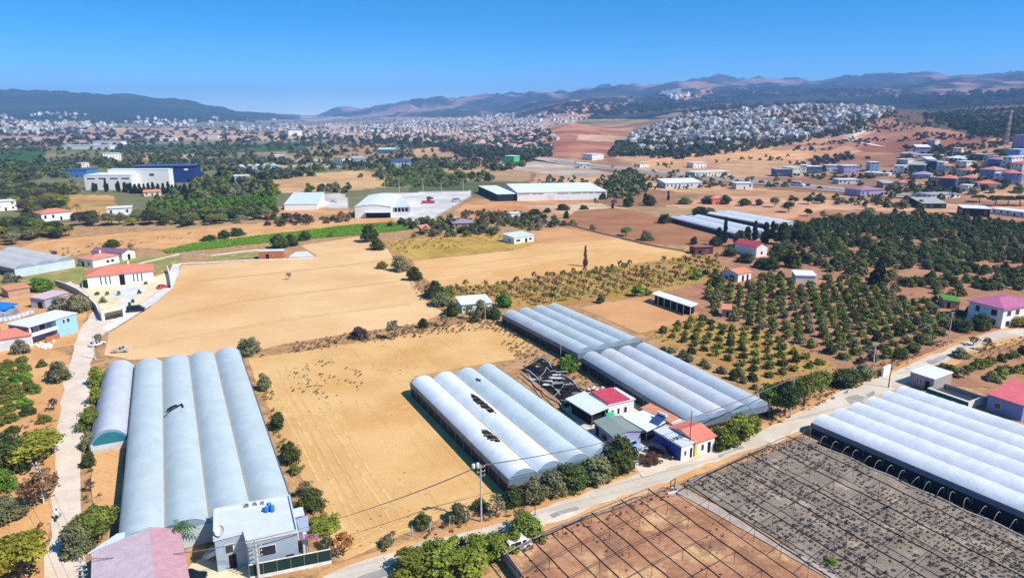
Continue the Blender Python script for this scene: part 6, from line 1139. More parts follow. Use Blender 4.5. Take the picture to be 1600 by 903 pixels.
merged("field_scrub", 'far', far_points([(830, 300), (840, 262), (990, 262), (1200, 244), (1320, 258), (1210, 290), (1440, 306), (1440, 332), (1060, 300)], 330, .50, 90., 5, 400), 3, 7, (.5, .9), 'olive')
merged("town_garden_wood", 'far', far_points([(955, 244), (1000, 208), (1060, 184), (1160, 172), (1330, 166), (1410, 176), (1320, 212), (1200, 232), (1060, 250)], 1500, .28, 120., 6, 800), 6, 10, (.7, .95), 'wood')
merged("town_edge_wood", 'far', far_points([(950, 246), (965, 226), (1010, 218), (1150, 224), (1130, 234), (1010, 244)], 260, .3, 120., 7, 700), 9, 15, (.6, .9), 'dark')
merged("plain_gardens", 'far', far_points([(560, 214), (600, 190), (800, 186), (860, 200), (860, 246), (760, 246), (640, 224)], 900, .44, 220., 8, 900), 8, 15, (.6, .9), 'wood')
merged("highway_trees", 'far', far_points([(690, 240), (720, 228), (840, 246), (830, 254), (720, 246)], 160, .2, 120., 9, 700), 8, 13, (.7, 1.), 'dark')
merged("mountain_wood", 'far', far_points([(820, 176), (900, 160), (1000, 152), (1130, 140), (1300, 140), (1610, 136), (1610, 160), (1440, 170), (1200, 168), (1000, 185)], 1400, .44, 500., 10, 2300), 14, 30, (.4, .7), 'dark')
# ------------------------------------------------------------------ dismantled greenhouse frames beside the road
m_rail = mat("weathered_dark_pipe", srgb(66, 52, 46), srgb(48, 38, 36), scale=2, rough=.8); m_beam = mat("grey_weathered_beam", srgb(150, 138, 128), srgb(116, 104, 96), scale=2, rough=.9)
def skeleton(name, label, starts, zr, length, step, seedv, dirw=None, over=0.0):
    P = [G(*s, zr).to_2d() for s in starts]; d = Vector((.482, -.876)) if dirw is None else dirw; d.normalize()
    o = P[0]; root = empty(name, (o.x, o.y, 0), 0, label, "greenhouse frame"); random.seed(seedv)
    mbp = MB(); mbp.tube((0, 0, 0), (0, 0, zr), .035, 5); pm = mbp.mesh("post", m_rail)
    for k, p in enumerate(P):
        a = p - o; mb = MB(); L = length
        pts = [Vector((a.x + d.x * t, a.y + d.y * t, zr + random.uniform(-.13, .10))) for t in np.arange(-over, L + .1, step / 2)]
        mb.path(pts, .1, 6); mb.build("rail", m_rail, root)
        for t in np.arange(0, L + .1, step):
            q = bpy.data.objects.new("post", pm); COL.objects.link(q); q.parent = root; q.location = (a.x + d.x * t, a.y + d.y * t, 0); q.rotation_euler = (random.uniform(-.09, .09), random.uniform(-.09, .09), 0)
    for t in np.arange(step, length + .1, step):
        mb = MB(); mb.path([Vector((*(p - o + d * t), zr - .12 + random.uniform(-.04, .04))) for p in P], .04, 5); mb.build("cross_wire", m_rail, root)
    mb = MB(); mb.path([Vector((*(p - o), zr + .03)) for p in P], .1, 6); mb.build("edge_beam", m_beam, root)
    return root, P, d
fF, PF, dF = skeleton("greenhouse_frame", "bare dark pipe frame over reddish soil at the road", [(786, 866), (831, 842), (880, 819.5), (924, 799.5), (970, 781), (1012, 763)], 2.2, 34, 4.6, 5)
fG, PG, dG = skeleton("greenhouse_frame", "bare dark pipe frame over grey soil and dead plants", [(1075, 757), (1104, 739), (1137, 723), (1169, 708), (1199, 695), (1230, 681)], 2.2, 52, 4.6, 6)
# slack gutter strips lying along the road edge of the red lot
def ground_bar(name, label, cat, pts, r, m, z=.15):
    P = [G(*p) for p in pts]; t = empty(name, P[0], 0, label, cat); mb = MB(); mb.path([Vector((p.x - P[0].x, p.y - P[0].y, z + .05 * (k % 2))) for k, p in enumerate(P)], r, 6); mb.build("bar", m, t); return t
ground_bar("fallen_gutter", "weathered gutter lying along the road edge of the reddish frame lot", "gutter", [(800, 860), (830, 846), (880, 824), (930, 808), (968, 795), (1000, 782), (1036, 768)], .22, m_beam, .5)
ground_bar("fallen_gutter", "weathered gutter lying along the road edge of the grey frame lot", "gutter", [(1075, 754), (1110, 740), (1150, 722), (1200, 702), (1250, 684)], .2, m_beam, .4)
# gate between the two lots
g0 = G(1047, 770); g1 = G(1055, 766); gt = empty("lot_gate", g0, math.atan2((g1 - g0).y, (g1 - g0).x), "dark metal gate frame standing between the two frame lots", "gate"); w = 1.1
mb = MB(); mb.tube((0, 0, 0), (0, 0, 2.3), .07); mb.build("post", m_dark, gt); mb = MB(); mb.tube((w, 0, 0), (w, 0, 2.3), .07); mb.build("post", m_dark, gt)
for z in (.3, 1.2, 2.2): mb = MB(); mb.tube((.08, 0, z), (w - .08, 0, z), .05); mb.build("bar", m_dark, gt)
mb = MB(); mb.prism([Vector((-.9, -.3)), Vector((.9, -1.0)), Vector((1.0, -.7)), Vector((-.8, 0))], 0, .5); mb.build("step_block", m_conc, gt)
sheet("concrete_path", [(1044, 765), (1056, 758), (1120, 792), (1200, 840), (1300, 898), (1400, 960), (1390, 975), (1288, 902), (1190, 846), (1108, 798)], mat("grey_path", srgb(182, 168, 154), srgb(160, 146, 132), scale=.4, coords='pos', rough=.95, fine=(3, .1)), amp=.15)
# corrugated sheet fence at the end of the red lot
fa_, fb_ = G(783, 870), G(815, 915); d_ = fb_ - fa_; sf = empty("sheet_fence", fa_, math.atan2(d_.y, d_.x), "grey corrugated sheet fence closing the near end of the reddish frame lot", "fence"); L_ = d_.length
for k in range(8): mb = MB(); mb.box(L_ * k / 8 + .02, L_ * (k + 1) / 8 - .02, -.04, .04, 0, 2.0 + .04 * (k % 2)); mb.build("sheet_panel", r_lgrey, sf)
# collapsed small tunnel with hoops along the white six-bay greenhouse
ax = Vector((.52, -.853)); pr = Vector((.853, .52)); o_ = Vector((e_.x, e_.y)) - pr * 2.7
hr = empty("hoop_tunnel", (o_.x, o_.y, 0), 0, "row of bare bent hoops over a painted shade strip beside the white greenhouse", "hoop tunnel")
for k in range(26):
    t = 4 + k * 2.1; a = ax * t; lean = random.uniform(-.5, .5); mb = MB(); rad = 1.15
    mb.path([Vector((a.x + pr.x * (1.2 - rad * math.cos(s)) + ax.x * lean * math.sin(s), a.y + pr.y * (1.2 - rad * math.cos(s)) + ax.y * lean * math.sin(s), 1.55 * math.sin(s))) for s in np.linspace(0, math.pi * random.uniform(.75, 1), 9)], .035, 5); mb.build("hoop", mat("bleached_hoop", srgb(190, 176, 150)), hr)
mb = MB(); A_ = ax * 3; B_ = ax * 62; mb.prism([A_ + pr * .1, B_ + pr * .1, B_ + pr * 2.9, A_ + pr * 2.9], .12, .16); mb.build("ground_shade_strip", m_black, hr)  # black strip painting the greenhouse's shadow on the ground
mb = MB(); mb.path([Vector((*(ax * t + pr * (-.15 + .25 * math.sin(t * .8))), .25)) for t in np.arange(6, 60, 1.5)], .16, 6); mb.build("rolled_film", mat("dirty_rolled_film", srgb(206, 196, 182), srgb(170, 160, 146), scale=2), hr)
# timber gate posts at the greenhouse corner
cg = empty("corner_post_frame", G(1254, 690), .5, "weathered post frame at the road corner of the white greenhouse", "post frame")
for x in (0, 2.2, 4.2): mb = MB(); mb.tube((x, .1 * x, 0), (x, .1 * x, 2.6 - .1 * x), .09, 6); mb.build("post", m_beam, cg)
mb = MB(); mb.tube((-.3, 0, 2.4), (4.5, .5, 2.2), .08); mb.build("top_bar", m_rail, cg)
# irrigation lines and dead plants on the grey lot
def lot_lines(poly, sp, d, r, z):
    W_ = [G(*p).to_2d() for p in poly]; n = Vector((-d.y, d.x)); s0 = min(w.dot(n) for w in W_); s1 = max(w.dot(n) for w in W_); t0 = min(w.dot(d) for w in W_); t1 = max(w.dot(d) for w in W_); mb = MB()
    for s in np.arange(s0, s1, sp):
        run = []
        for t in np.arange(t0, t1, 2.0):
            p = d * t + n * (s + .12 * math.sin(t * .7 + s)); px, py = project(p.x, p.y, 0.0)
            if bool(pip(np.array([float(px)]), np.array([float(py)]), poly)[0]): run.append(Vector((p.x, p.y, z)))
            elif len(run) > 1: mb.path(run, r, 3); run = []
            else: run = []
        if len(run) > 1: mb.path(run, r, 3)
    o = mb.build("irrigation_lines", m_black); o['kind'] = 'stuff'; return o
LOTG = [(1085, 757), (1200, 712), (1254, 690), (1330, 716), (1660, 862), (1640, 960), (1420, 1000), (1180, 822)]
lot_lines(LOTG, 1.15, dG, .022, .13)
PTS = zone_points(LOTG, .62, 1.15, .22, .42, 4.0, 31); merged("dead_plants", 'young', PTS + np.array([0, 0, .08]), .3, .75, (.4, .8), 'grey2', seed=5)
PTS = zone_points(LOTG, 1.7, 1.4, .6, .50, 6.0, 33); merged("dead_plants", 'young', PTS + np.array([0, 0, .08]), .35, .9, (.4, .8), 'purple', seed=6)
tree_px(1298, 883, 12, 20, 'bush', 'bright', "single bright green weed bush on the grey frame lot", 'shrub', 'shrub')
LOTF = [(800, 868), (850, 842), (950, 804), (1046, 772), (1120, 806), (1290, 910), (1380, 1000), (830, 1000)]
PTS = zone_points(LOTF, 1.6, 1.5, .6, .52, 5.0, 35); merged("dry_weeds", 'young', PTS + np.array([0, 0, .06]), .25, .6, (.4, .8), 'brown', seed=7)
# weeds of the ochre field, verges and hedge bottoms
FB = [(392, 562), (640, 525), (760, 502), (835, 538), (720, 575), (650, 590), (660, 625), (720, 690), (790, 775), (600, 850), (540, 872), (470, 740), (410, 612)]
PTS = zone_points(FB, 2.2, 2.2, 1.1, .66, 9.0, 36); merged("field_weeds", 'young', PTS + np.array([0, 0, .05]), .2, .45, (.25, .5), 'yellow', seed=8)
PTS = zone_points([(445, 585), (490, 560), (560, 568), (570, 610), (500, 625), (450, 610)], 1.7, 1.7, 1.2, .50, 4.0, 37); merged("field_weeds", 'young', PTS + np.array([0, 0, .05]), .4, 1.0, (.4, .7), 'olive', seed=9)
for i, (poly, sp, thr, w0, w1, leaf, nm) in enumerate([
    ([(392, 548), (560, 520), (700, 500), (800, 498), (815, 510), (700, 522), (560, 538), (400, 562)], 1.5, .42, .5, 1.5, 'brown', "dry_weeds"),
    ([(395, 560), (412, 556), (445, 680), (480, 740), (512, 800), (530, 870), (505, 868), (470, 780), (440, 720)], 1.4, .42, .5, 1.4, 'olive', "dry_weeds"),
    ([(760, 500), (840, 510), (900, 560), (960, 610), (930, 640), (860, 580), (800, 560)], 1.6, .40, .5, 1.5, 'brown', "dry_weeds"),
    ([(590, 845), (660, 822), (800, 790), (810, 806), (680, 838), (600, 864)], 1.2, .40, .4, 1.1, 'brown', "dry_weeds"),
    ([(130, 600), (165, 575), (150, 650), (140, 720), (175, 800), (140, 830), (130, 760)], 1.5, .40, .5, 1.3, 'olive', "dry_weeds"),
    ([(640, 404), (700, 490), (720, 500), (690, 500), (655, 470), (620, 405)], 2.0, .42, .5, 1.4, 'brown', "dry_weeds"),
    ([(640, 595), (660, 592), (720, 660), (800, 745), (795, 775), (720, 700)], 1.3, .40, .4, 1.2, 'brown', "dry_weeds"),
    ([(1195, 640), (1260, 615), (1400, 560), (1480, 525), (1490, 535), (1400, 578), (1270, 640), (1200, 668)], 1.5, .42, .5, 1.4, 'brown', "dry_weeds"),
    ([(1480, 570), (1530, 545), (1600, 528), (1640, 520), (1640, 535), (1540, 560), (1490, 582)], 1.6, .40, .5, 1.5, 'brown', "dry_weeds"),
    ([(800, 858), (1040, 762), (1250, 684), (1256, 690), (1060, 772), (810, 868)], .9, .45, .3, .8, 'brown', "dry_weeds"),
    ([(1000, 520), (1095, 492), (1200, 520), (1310, 572), (1270, 590), (1180, 605), (1060, 550)], 2.4, .46, .5, 1.3, 'yellow', "grass_tufts"),
    ([(694, 452), (880, 429), (1060, 406), (1145, 428), (1000, 460), (800, 480), (720, 475)], 2.6, .46, .6, 1.5, 'yellow', "grass_tufts"),
    ([(600, 380), (700, 372), (800, 368), (700, 398), (650, 404), (618, 392)], 3.0, .5, .8, 2., 'yellow', "grass_tufts"),
    ([(1110, 430), (1290, 436), (1480, 470), (1480, 535), (1340, 560), (1200, 520)], 3.6, .52, .6, 1.6, 'olive', "grass_tufts"),
    ([(20, 660), (90, 640), (86, 740), (72, 900), (40, 900), (60, 780)], 1.5, .48, .4, 1.2, 'brown', "dry_weeds"),
    ([(0, 400), (130, 385), (300, 365), (300, 372), (150, 395), (60, 410)], 4.0, .48, .8, 2.2, 'olive', "dry_weeds"),
    ]):
    PTS = zone_points(poly, sp, sp, sp * .6, thr, 9.0, 40 + i)
    if len(PTS): merged(nm, 'young', PTS + np.array([0, 0, .04]), w0, w1, (.35, .8), leaf, seed=10 + i)
# green crop standing in its strip
CROP = [(253, 392), (300, 381), (420, 367), (560, 351), (625, 348), (662, 351), (640, 359), (566, 367), (480, 374), (420, 379), (330, 389), (262, 396)]
PTS = zone_points(CROP, .85, .85, .4, None, 9.0, 70); merged("green_crop", 'far', PTS, 1.1, 1.5, (.4, .55), 'crop', seed=30)
sheet("crop_soil", CROP, mat("crop_green_ground", srgb(112, 160, 50), srgb(92, 140, 42), scale=.3, coords='pos', rough=.95, spec=.05, fine=(1.5, .2)))
# dry brush heap by the cars, rubble by the blue house
PTS = zone_points([(1000, 716), (1028, 712), (1033, 726), (1004, 733)], .5, .5, .3, None, 9, 71); merged("dry_brush_heap", 'sparse', PTS, .9, 1.5, (.6, .9), 'brown', seed=31)
# burnt greenhouse wreck
br = empty("burnt_frame", G(865, 605), 0, "charred collapsed greenhouse frame heaped with sheets and bent tubes", "wreck"); bl = Vector(br.location)
def bq(px, py, z): v = G(px, py, z); return Vector((v.x - bl.x, v.y - bl.y, z))
m_char = mat("charred_debris", srgb(44, 42, 44), srgb(30, 28, 30), scale=2, rough=.95); m_ash = mat("ash_sheet", srgb(150, 150, 152), srgb(110, 110, 114), scale=2, rough=.9); m_pale = mat("pale_torn_film", srgb(206, 200, 198), srgb(176, 170, 168), scale=2, rough=.7)
mb = MB(); mb.prism([bq(814, 578, .05), bq(848, 558, .05), bq(925, 620, .05), bq(890, 638, .05)][::-1], .03, .09); mb.build("charred_floor", m_char, br)
for k in range(70):
    u, v = random.random(), random.random(); a = bq(818, 580, 0).lerp(bq(888, 636, 0), u).lerp(bq(848, 562, 0).lerp(bq(918, 618, 0), u), v)
    mb = MB(); s = random.uniform(.4, 1.5); h = random.uniform(.2, 1.3); r = [Vector((random.uniform(-s, s), random.uniform(-s, s), random.uniform(-.3, .3))) for _ in range(4)]
    P = [a + Vector((-s, -s * .4, h)) + r[0] * .4, a + Vector((s, -s * .4, h)) + r[1] * .4, a + Vector((s, s * .4, h)) + r[2] * .4, a + Vector((-s, s * .4, h)) + r[3] * .4]
    for p in P: p.z = max(.12, p.z)
    mb.add(P + [p - Vector((0, 0, .06)) for p in P], [(0, 1, 2, 3), (7, 6, 5, 4), (0, 4, 5, 1), (1, 5, 6, 2), (2, 6, 7, 3), (3, 7, 4, 0)]); mb.build("charred_sheet", random.choice([m_char] * 8 + [m_ash, m_ash, m_pale]), br)
for k in range(9):
    u = k / 8; a = bq(817, 577, 0).lerp(bq(886, 637, 0), u); b = bq(847, 559, 0).lerp(bq(918, 620, 0), u); mb = MB()
    mb.path([a.lerp(b, s) + Vector((random.uniform(-.4, .4), random.uniform(-.4, .4), 2.2 * math.sin(math.pi * s) * random.uniform(.4, 1) + .2)) for s in np.linspace(0, 1, 7)], .06, 5); mb.build("bent_tube", m_char if k % 3 else m_pale, br)
for (a, b, m) in [((818, 580), (885, 640), m_pale), ((822, 576), (876, 614), m_pale), ((848, 560), (925, 622), m_pale), ((814, 583), (880, 642), m_char), ((830, 570), (900, 628), m_char)]:
    mb = MB(); A_, B_ = bq(*a, .8), bq(*b, .9); mb.path([A_.lerp(B_, s) + Vector((random.uniform(-.3, .3), random.uniform(-.3, .3), random.uniform(-.4, .5))) for s in np.linspace(0, 1, 9)], .13, 5); mb.build("fallen_rail", m, br)
gp = G(931, 612); rp = empty("rubble_sacks", gp, 0, "pale heap of sacks and rubble between burnt frame and crimson-topped house", "rubble heap")
for k in range(14):
    mb = MB(); x, y = random.uniform(-2, 2), random.uniform(-1.2, 1.2); mb.lathe([(.2, 0), (.55, .15), (.5, .45), (.15, .6)], 7, (x, y, .25 * (k % 3))); mb.build("sack", m_pale, rp, True)
ga = empty("green_awning", G(955, 655), 0, "small bright green tarpaulin awning between the sheds of the cluster", "awning"); q_ = [Vector((*(G(*p, z).to_2d() - G(955, 655).to_2d()), z)) for p, z in (((946, 646), 2.3), ((957, 642), 2.6), ((965, 654), 1.6), ((956, 657), 1.5))]
mb = MB(); mb.add(q_ + [p - Vector((0, 0, .05)) for p in q_], [(0, 1, 2, 3), (7, 6, 5, 4), (0, 4, 5, 1), (1, 5, 6, 2), (2, 6, 7, 3), (3, 7, 4, 0)]); mb.build("sheet", mat("green_tarp", srgb(32, 190, 120), rough=.5), ga)
for p in q_: mb = MB(); mb.tube((p.x, p.y, 0), p - Vector((0, 0, .06)), .04, 5); mb.build("post", m_steel, ga)
# tarps by the hamlet
bt = empty("tarpaulin_shelter", G(6, 492), 0, "bright blue tarpaulin tied over a grey plastic covered heap", "shelter")
mb = MB(); mb.add([(-5, -3, 2.6), (3, -3.2, 2.4), (3.4, 3, 2.8), (-5, 3, 3.2), (-1, 0, 4.4)], [(0, 1, 4), (1, 2, 4), (2, 3, 4), (3, 0, 4)]); mb.build("tarp", m_bluep, bt)
mb = MB(); mb.lathe([(4.6, 0), (4.4, 1.2), (3.6, 2.2), (1, 2.5)], 9, (-.5, -.5, 0)); mb.build("covered_heap", mat("grey_plastic_cover", srgb(150, 152, 166), srgb(110, 112, 128), scale=1.2, bump=.6, rough=.5), bt)
pf = empty("plastic_roll", G(0, 508), 0, "long pale roll of old greenhouse film lying by the long shed", "plastic roll"); a_, b_ = G(-10, 508), G(52, 492); d_ = b_ - a_
mb = MB(); mb.path([Vector((a_.x - pf.location.x + d_.x * t, a_.y - pf.location.y + d_.y * t, .7 + .15 * math.sin(t * 9))) for t in np.linspace(0, 1, 10)], .9, 9); mb.build("film_roll", mat("old_white_film", srgb(206, 206, 210), srgb(170, 170, 176), scale=1, bump=.5, rough=.5), pf, True)
for i in range(12):
    x, y = [(57, 541), (61, 543), (64, 539), (67, 545), (70, 541), (73, 544), (76, 540), (80, 542), (84, 535), (66, 540), (71, 546), (78, 545)][i]; g_ = G(x, y); t = empty("filled_sack", g_, random.random() * 3, "white filled sack scattered on the bare ground before the blue house", "sack", "white sacks before the blue house")
    mb = MB(); mb.lathe([(.25, 0), (.5, .12), (.48, .5), (.2, .75)], 8); mb.build("bag", m_trim, t, True); mb = MB(); mb.lathe([(.1, 0), (.2, .12), (.06, .16)], 6, (0, 0, .753)); mb.build("neck", m_trim, t)
# ------------------------------------------------------------------ poles and wires
m_pole = mat("concrete_pole", srgb(206, 200, 190), srgb(180, 172, 162), scale=2, rough=.9); m_wood = mat("tarred_pole", srgb(96, 78, 66), srgb(76, 62, 52), scale=2, rough=.9); m_ins = mat("porcelain", srgb(230, 232, 232), rough=.2, spec=.5); m_wire = mat("cable_grey", srgb(120, 118, 116), rough=.6)
POLETOP = {}; m_arm = mat("grey_cross_arm", srgb(170, 166, 160), srgb(140, 136, 130), scale=3, rough=.8)
def pole(key, xb, yb, yt, label, r=.16, arms=1, material=None, arm_len=1.6, rz=.5, transformer=False):
    p = G(xb, yb); h = py_to_z(p.y, yt) - p.z; t = empty("utility_pole", p, rz, label, "utility pole"); mb = MB(); mb.tube((0, 0, -.1), (0, 0, h), r, 8, 0, r * .65); mb.build("mast", material or m_pole, t)
    for k in range(arms):
        z = h - .35 - .7 * k; mb = MB(); mb.box(-arm_len / 2, arm_len / 2, -.045 - r, .045 - r, z - .045, z + .045); a = mb.build("cross_arm", m_arm, t)
        for x in (-.42, 0, .42): mb = MB(); mb.lathe([(.035, 0), (.055, .05), (.035, .1), (.05, .16), (.02, .2)], 7, (x * arm_len, -r, z + .047)); mb.build("insulator", m_ins, a)
    if transformer:
        for x in (-1.2, -.5): mb = MB(); mb.lathe([(.22, 0), (.26, .1), (.26, .6), (.12, .72)], 9, (x, -.05, h - .2)); mb.build("fuse_can", m_ins, t)
    POLETOP[key] = (p, h, rz, arm_len); return t
pole('P1', 752, 815, 726, "tall white concrete pole with fuse cans at the corner of the ochre field", arms=3, arm_len=1.4, transformer=True, rz=.5)
pole('P2', 405, 905, 842, "concrete pole with stacked arms standing against the grey house fence", arms=4, arm_len=1.5, r=.2, rz=.5)
pole('P3', 69, 787, 721, "white concrete pole with three arms in the thicket by the dirt road", arms=3, arm_len=1.3, rz=0)
pole('P4', 134, 925, 871, "pale pole top with ladder-like arms beside the rose barn", arms=4, arm_len=1.5, rz=.2)
pole('P5', 149, 562, 524, "thin pale pole on the dirt lane verge below the blue house", arms=0, r=.13)
pole('P6', 131, 461, 432, "thin pale pole at the villa's left wall corner", arms=0, r=.13)
pole('P7', 158, 500, 469, "thin pale street pole beside the villa gate", arms=1, arm_len=.9, r=.12)
pole('P8', 1234, 653, 589, "pale pole with one arm on the bank beyond the grey lot", arms=1, arm_len=2.2, rz=.5)
pole('P9', 1361, 594, 536, "pale pole at the field gate past the dark wide bush", arms=1, arm_len=1.8, rz=.5)
pole('P10', 1388, 606, 562, "dark-footed pole beside the bright white greenhouse end", arms=0, r=.13, material=m_wood)
pole('P11', 1480, 541, 487, "pale pole with a bracket below the plum-roofed villa", arms=2, arm_len=1.5, rz=.5)
pole('P12', 1076, 714, 641, "slender dark lamp pole in front of the corner cottage", arms=1, arm_len=.8, r=.09, material=m_wood)
pole('P13', 836, 806, 770, "short thin dark pole at the road edge under the olives", arms=0, r=.07, material=m_wood)
pole('P14', 758, 501, 458, "white slim pole in front of the grove shed", arms=0, r=.12)
pole('P15', 876, 560, 527, "white slim pole beside the lush green bush", arms=0, r=.09)
def wires(ka, kb, n=3, sag=.9, label=""):
    (pa, ha, ra, la), (pb, hb, rb, lb) = POLETOP[ka], POLETOP[kb]; t = empty("power_line", pa, 0, label, "power line")
    for k in range(n):
        x = (-.42 + .84 * k / max(1, n - 1)) if n > 1 else 0
        a = Vector((x * la * math.cos(ra), x * la * math.sin(ra), ha - .1)); b = pb - pa + Vector((x * lb * math.cos(rb), x * lb * math.sin(rb), hb - .1))
        mb = MB(); P = [a.lerp(b, s) - Vector((0, 0, sag * 4 * s * (1 - s))) for s in np.linspace(0, 1, 15)]; mb.path(P, .022, 4); mb.build("wire", m_wire, t)
wires('P2', 'P1', 4, 1.0, "sagging wires from the grey house pole to the white transformer pole"); wires('P1', 'P8', 4, 2.4, "long wires along the road from the transformer pole to the bank pole")
wires('P8', 'P9', 3, 1.0, "wires between the bank pole and the field gate pole"); wires('P9', 'P11', 3, 1.2, "wires from the field gate pole to the villa pole"); wires('P4', 'P2', 3, .8, "wires passing over the rose barn between two poles"); wires('P3', 'P4', 2, .8, "two wires along the dirt road from the thicket pole")
# wire fence of the ochre field along the road
wf_pts = [(614, 850), (645, 838), (672, 832), (702, 822), (728, 816), (752, 808), (785, 798)]; W0 = G(*wf_pts[0]); wf = empty("wire_fence", W0, 0, "pale post and wire fence between ochre field and village road", "fence")
for k, p in enumerate(wf_pts): q = G(*p) - W0; mb = MB(); mb.tube((q.x, q.y, 0), (q.x + random.uniform(-.15, .15), q.y, 1.7), .07, 6); mb.build("post", m_pole, wf)
for z in (.6, 1.1, 1.5): mb = MB(); mb.path([G(*p) - W0 + Vector((0, 0, z)) for p in wf_pts], .015, 3); mb.build("strand", m_wire, wf)
# lattice pylon and tall mast
def lattice(name, label, cat, xb, yb, yt, w0, w1, nb, m, arms=()):
    p = G(xb, yb); h = py_to_z(p.y, yt) - p.z; t = empty(name, p, .4, label, cat); r = .012 * h * .35
    C = lambda s, k: Vector(((w0 + (w1 - w0) * s) / 2 * (1 if k in (0, 3) else -1), (w0 + (w1 - w0) * s) / 2 * (1 if k < 2 else -1), h * s))
    for k in range(4): mb = MB(); mb.tube(C(0, k), C(1, k), r, 5); mb.build("leg", m, t)
    for b in range(nb):
        mb = MB(); s0, s1 = b / nb, (b + 1) / nb
        for k in range(4): mb.tube(C(s0, k), C(s1, (k + 1) % 4), r * .6, 4); mb.tube(C(s1, k), C(s1, (k + 1) % 4), r * .6, 4)
        mb.build("bracing", m if name == "lattice_pylon" or b % 2 else mat("signal_red_paint", srgb(200, 90, 70)), t)
    for s, L in arms: mb = MB(); mb.box(-L, L, -.15, .15, h * s, h * s + .25); mb.build("cross_arm", m, t)
    return t
lattice("lattice_pylon", "rusty lattice pylon rising from the orchard of round trees", "pylon", 1391, 486, 409, 1.9, .7, 9, mat("rusty_lattice", srgb(170, 140, 116), srgb(140, 112, 92), scale=1), ((.93, 1.6), (.8, 1.3)))
lattice("radio_mast", "tall red and white radio mast on the hillside above the village", "mast", 1570, 236, 172, 3.2, .8, 14, mat("white_mast_paint", srgb(226, 216, 210)), ((.97, 1.6),))
# street lamps on the concrete yard and highway
for i, (x, yb, yt, lb) in enumerate([(601, 296, 274, "slim lamp post behind the arched warehouse"), (624, 304, 279, "slim lamp post at the left end of the concrete yard"), (661, 300, 280, "slim lamp post behind the red loader"), (690, 299, 287, "short lamp post on the yard's back edge"), (724, 298, 281, "slim lamp post at the yard's far corner"), (546, 240, 222, "far lamp post on the wood edge"), (695, 234, 216, "tall highway lamp beside the pink villas"), (716, 232, 222, "highway lamp right of its taller neighbour"), (956, 250, 238, "lamp post by the round white hall")]):
    p = G(x, yb); h = py_to_z(p.y, yt) - p.z; t = empty("lamp_post", p, 0, lb, "lamp post"); mb = MB(); mb.tube((0, 0, 0), (0, 0, h), .22, 6, 0, .14); mb.build("mast", m_pole, t); mb = MB(); mb.box(-1.2, 1.2, -.2, .2, h, h + .2); mb.build("lamp_head", m_ins, t)
# ------------------------------------------------------------------ walls of the villa yard and its gate
def garden_wall(name, label, pts, h, th, m, cap=True):
    P = [G(*p).to_2d() for p in pts]; o = P[0]; t = empty(name, (o.x, o.y, 0), 0, label, "wall")
    for a, b in zip(P[:-1], P[1:]):
        d = (b - a).normalized(); n = Vector((-d.y, d.x)) * th / 2; a_, b_ = a - o, b - o - d * .02; mb = MB(); mb.prism([a_ - n, b_ - n, b_ + n, a_ + n], 0, h); mb.build("wall_panel", m, t)
        if cap: n2 = n * 1.35; mb = MB(); mb.prism([a_ - n2, b_ - n2, b_ + n2, a_ + n2], h + .002, h + .1); mb.build("coping", m_trim, t)
    return t
garden_wall("garden_wall", "grey garden wall with white coping curving down to the villa gate", [(87, 447), (105, 453), (122, 461), (140, 474), (152, 487), (158, 500)], 2.2, .25, w_conc)
garden_wall("garden_wall", "short white wall with dark streaks on the stubble side of the villa yard", [(262, 424), (266, 437), (268, 451)], 2.2, .25, w_white)
garden_wall("garden_wall", "low white kerb wall along the lane below the villa yard", [(280, 413), (400, 407), (492, 404)], .45, .4, m_trim, False)
garden_wall("garden_wall", "low pale wall around the plot above the lane and green crop", [(205, 416), (280, 398), (330, 400), (404, 391)], .5, .3, m_conc, False)
garden_wall("garden_wall", "white gate post wall at the orchard entrance on the road", [(1378, 589), (1390, 583)], 2.2, .4, w_white)
garden_wall("retaining_wall", "pale retaining wall along the dirt mound below the villages houses", [(1500, 306), (1560, 303), (1612, 300)], 2.2, .5, w_cream) if False else None
garden_wall("stone_wall", "rough stone boundary wall of the path beyond the pale field", [(890, 352), (930, 363), (980, 375), (1030, 387), (1068, 393)], .7, .5, w_stone, False)
ga_, gb_ = G(160, 502), G(196, 494); d_ = gb_ - ga_; L_ = d_.length; vg = empty("villa_gate", ga_, math.atan2(d_.y, d_.x), "white villa gateway with a dark slatted double gate", "gate")
mb = MB(); mb.box(-.1, .7, -.3, .3, 0, 2.9); mb.build("pillar", w_white, vg); mb = MB(); mb.box(L_ - .7, L_, -.3, .3, 0, 2.9); mb.build("pillar", w_white, vg); mb = MB(); mb.box(-.3, L_ + .2, -.45, .45, 2.903, 3.15); mb.build("lintel", m_trim, vg)
for k in range(2):
    x0 = .75 + k * (L_ - 1.5) / 2; x1 = x0 + (L_ - 1.5) / 2 - .04; mb = MB(); mb.box(x0, x1, -.05, .05, .15, .3); mb.box(x0, x1, -.05, .05, 1.1, 1.25); mb.box(x0, x1, -.05, .05, 2.1, 2.25); f_ = mb.build("gate_leaf", m_door, vg)
    for q in range(9): mb = MB(); x = x0 + (x1 - x0) * (q + .5) / 9; mb.box(x - .1, x + .1, -.04, .04, .31, 1.09); mb.box(x - .1, x + .1, -.04, .04, 1.26, 2.09); mb.build("slat", m_door, f_)
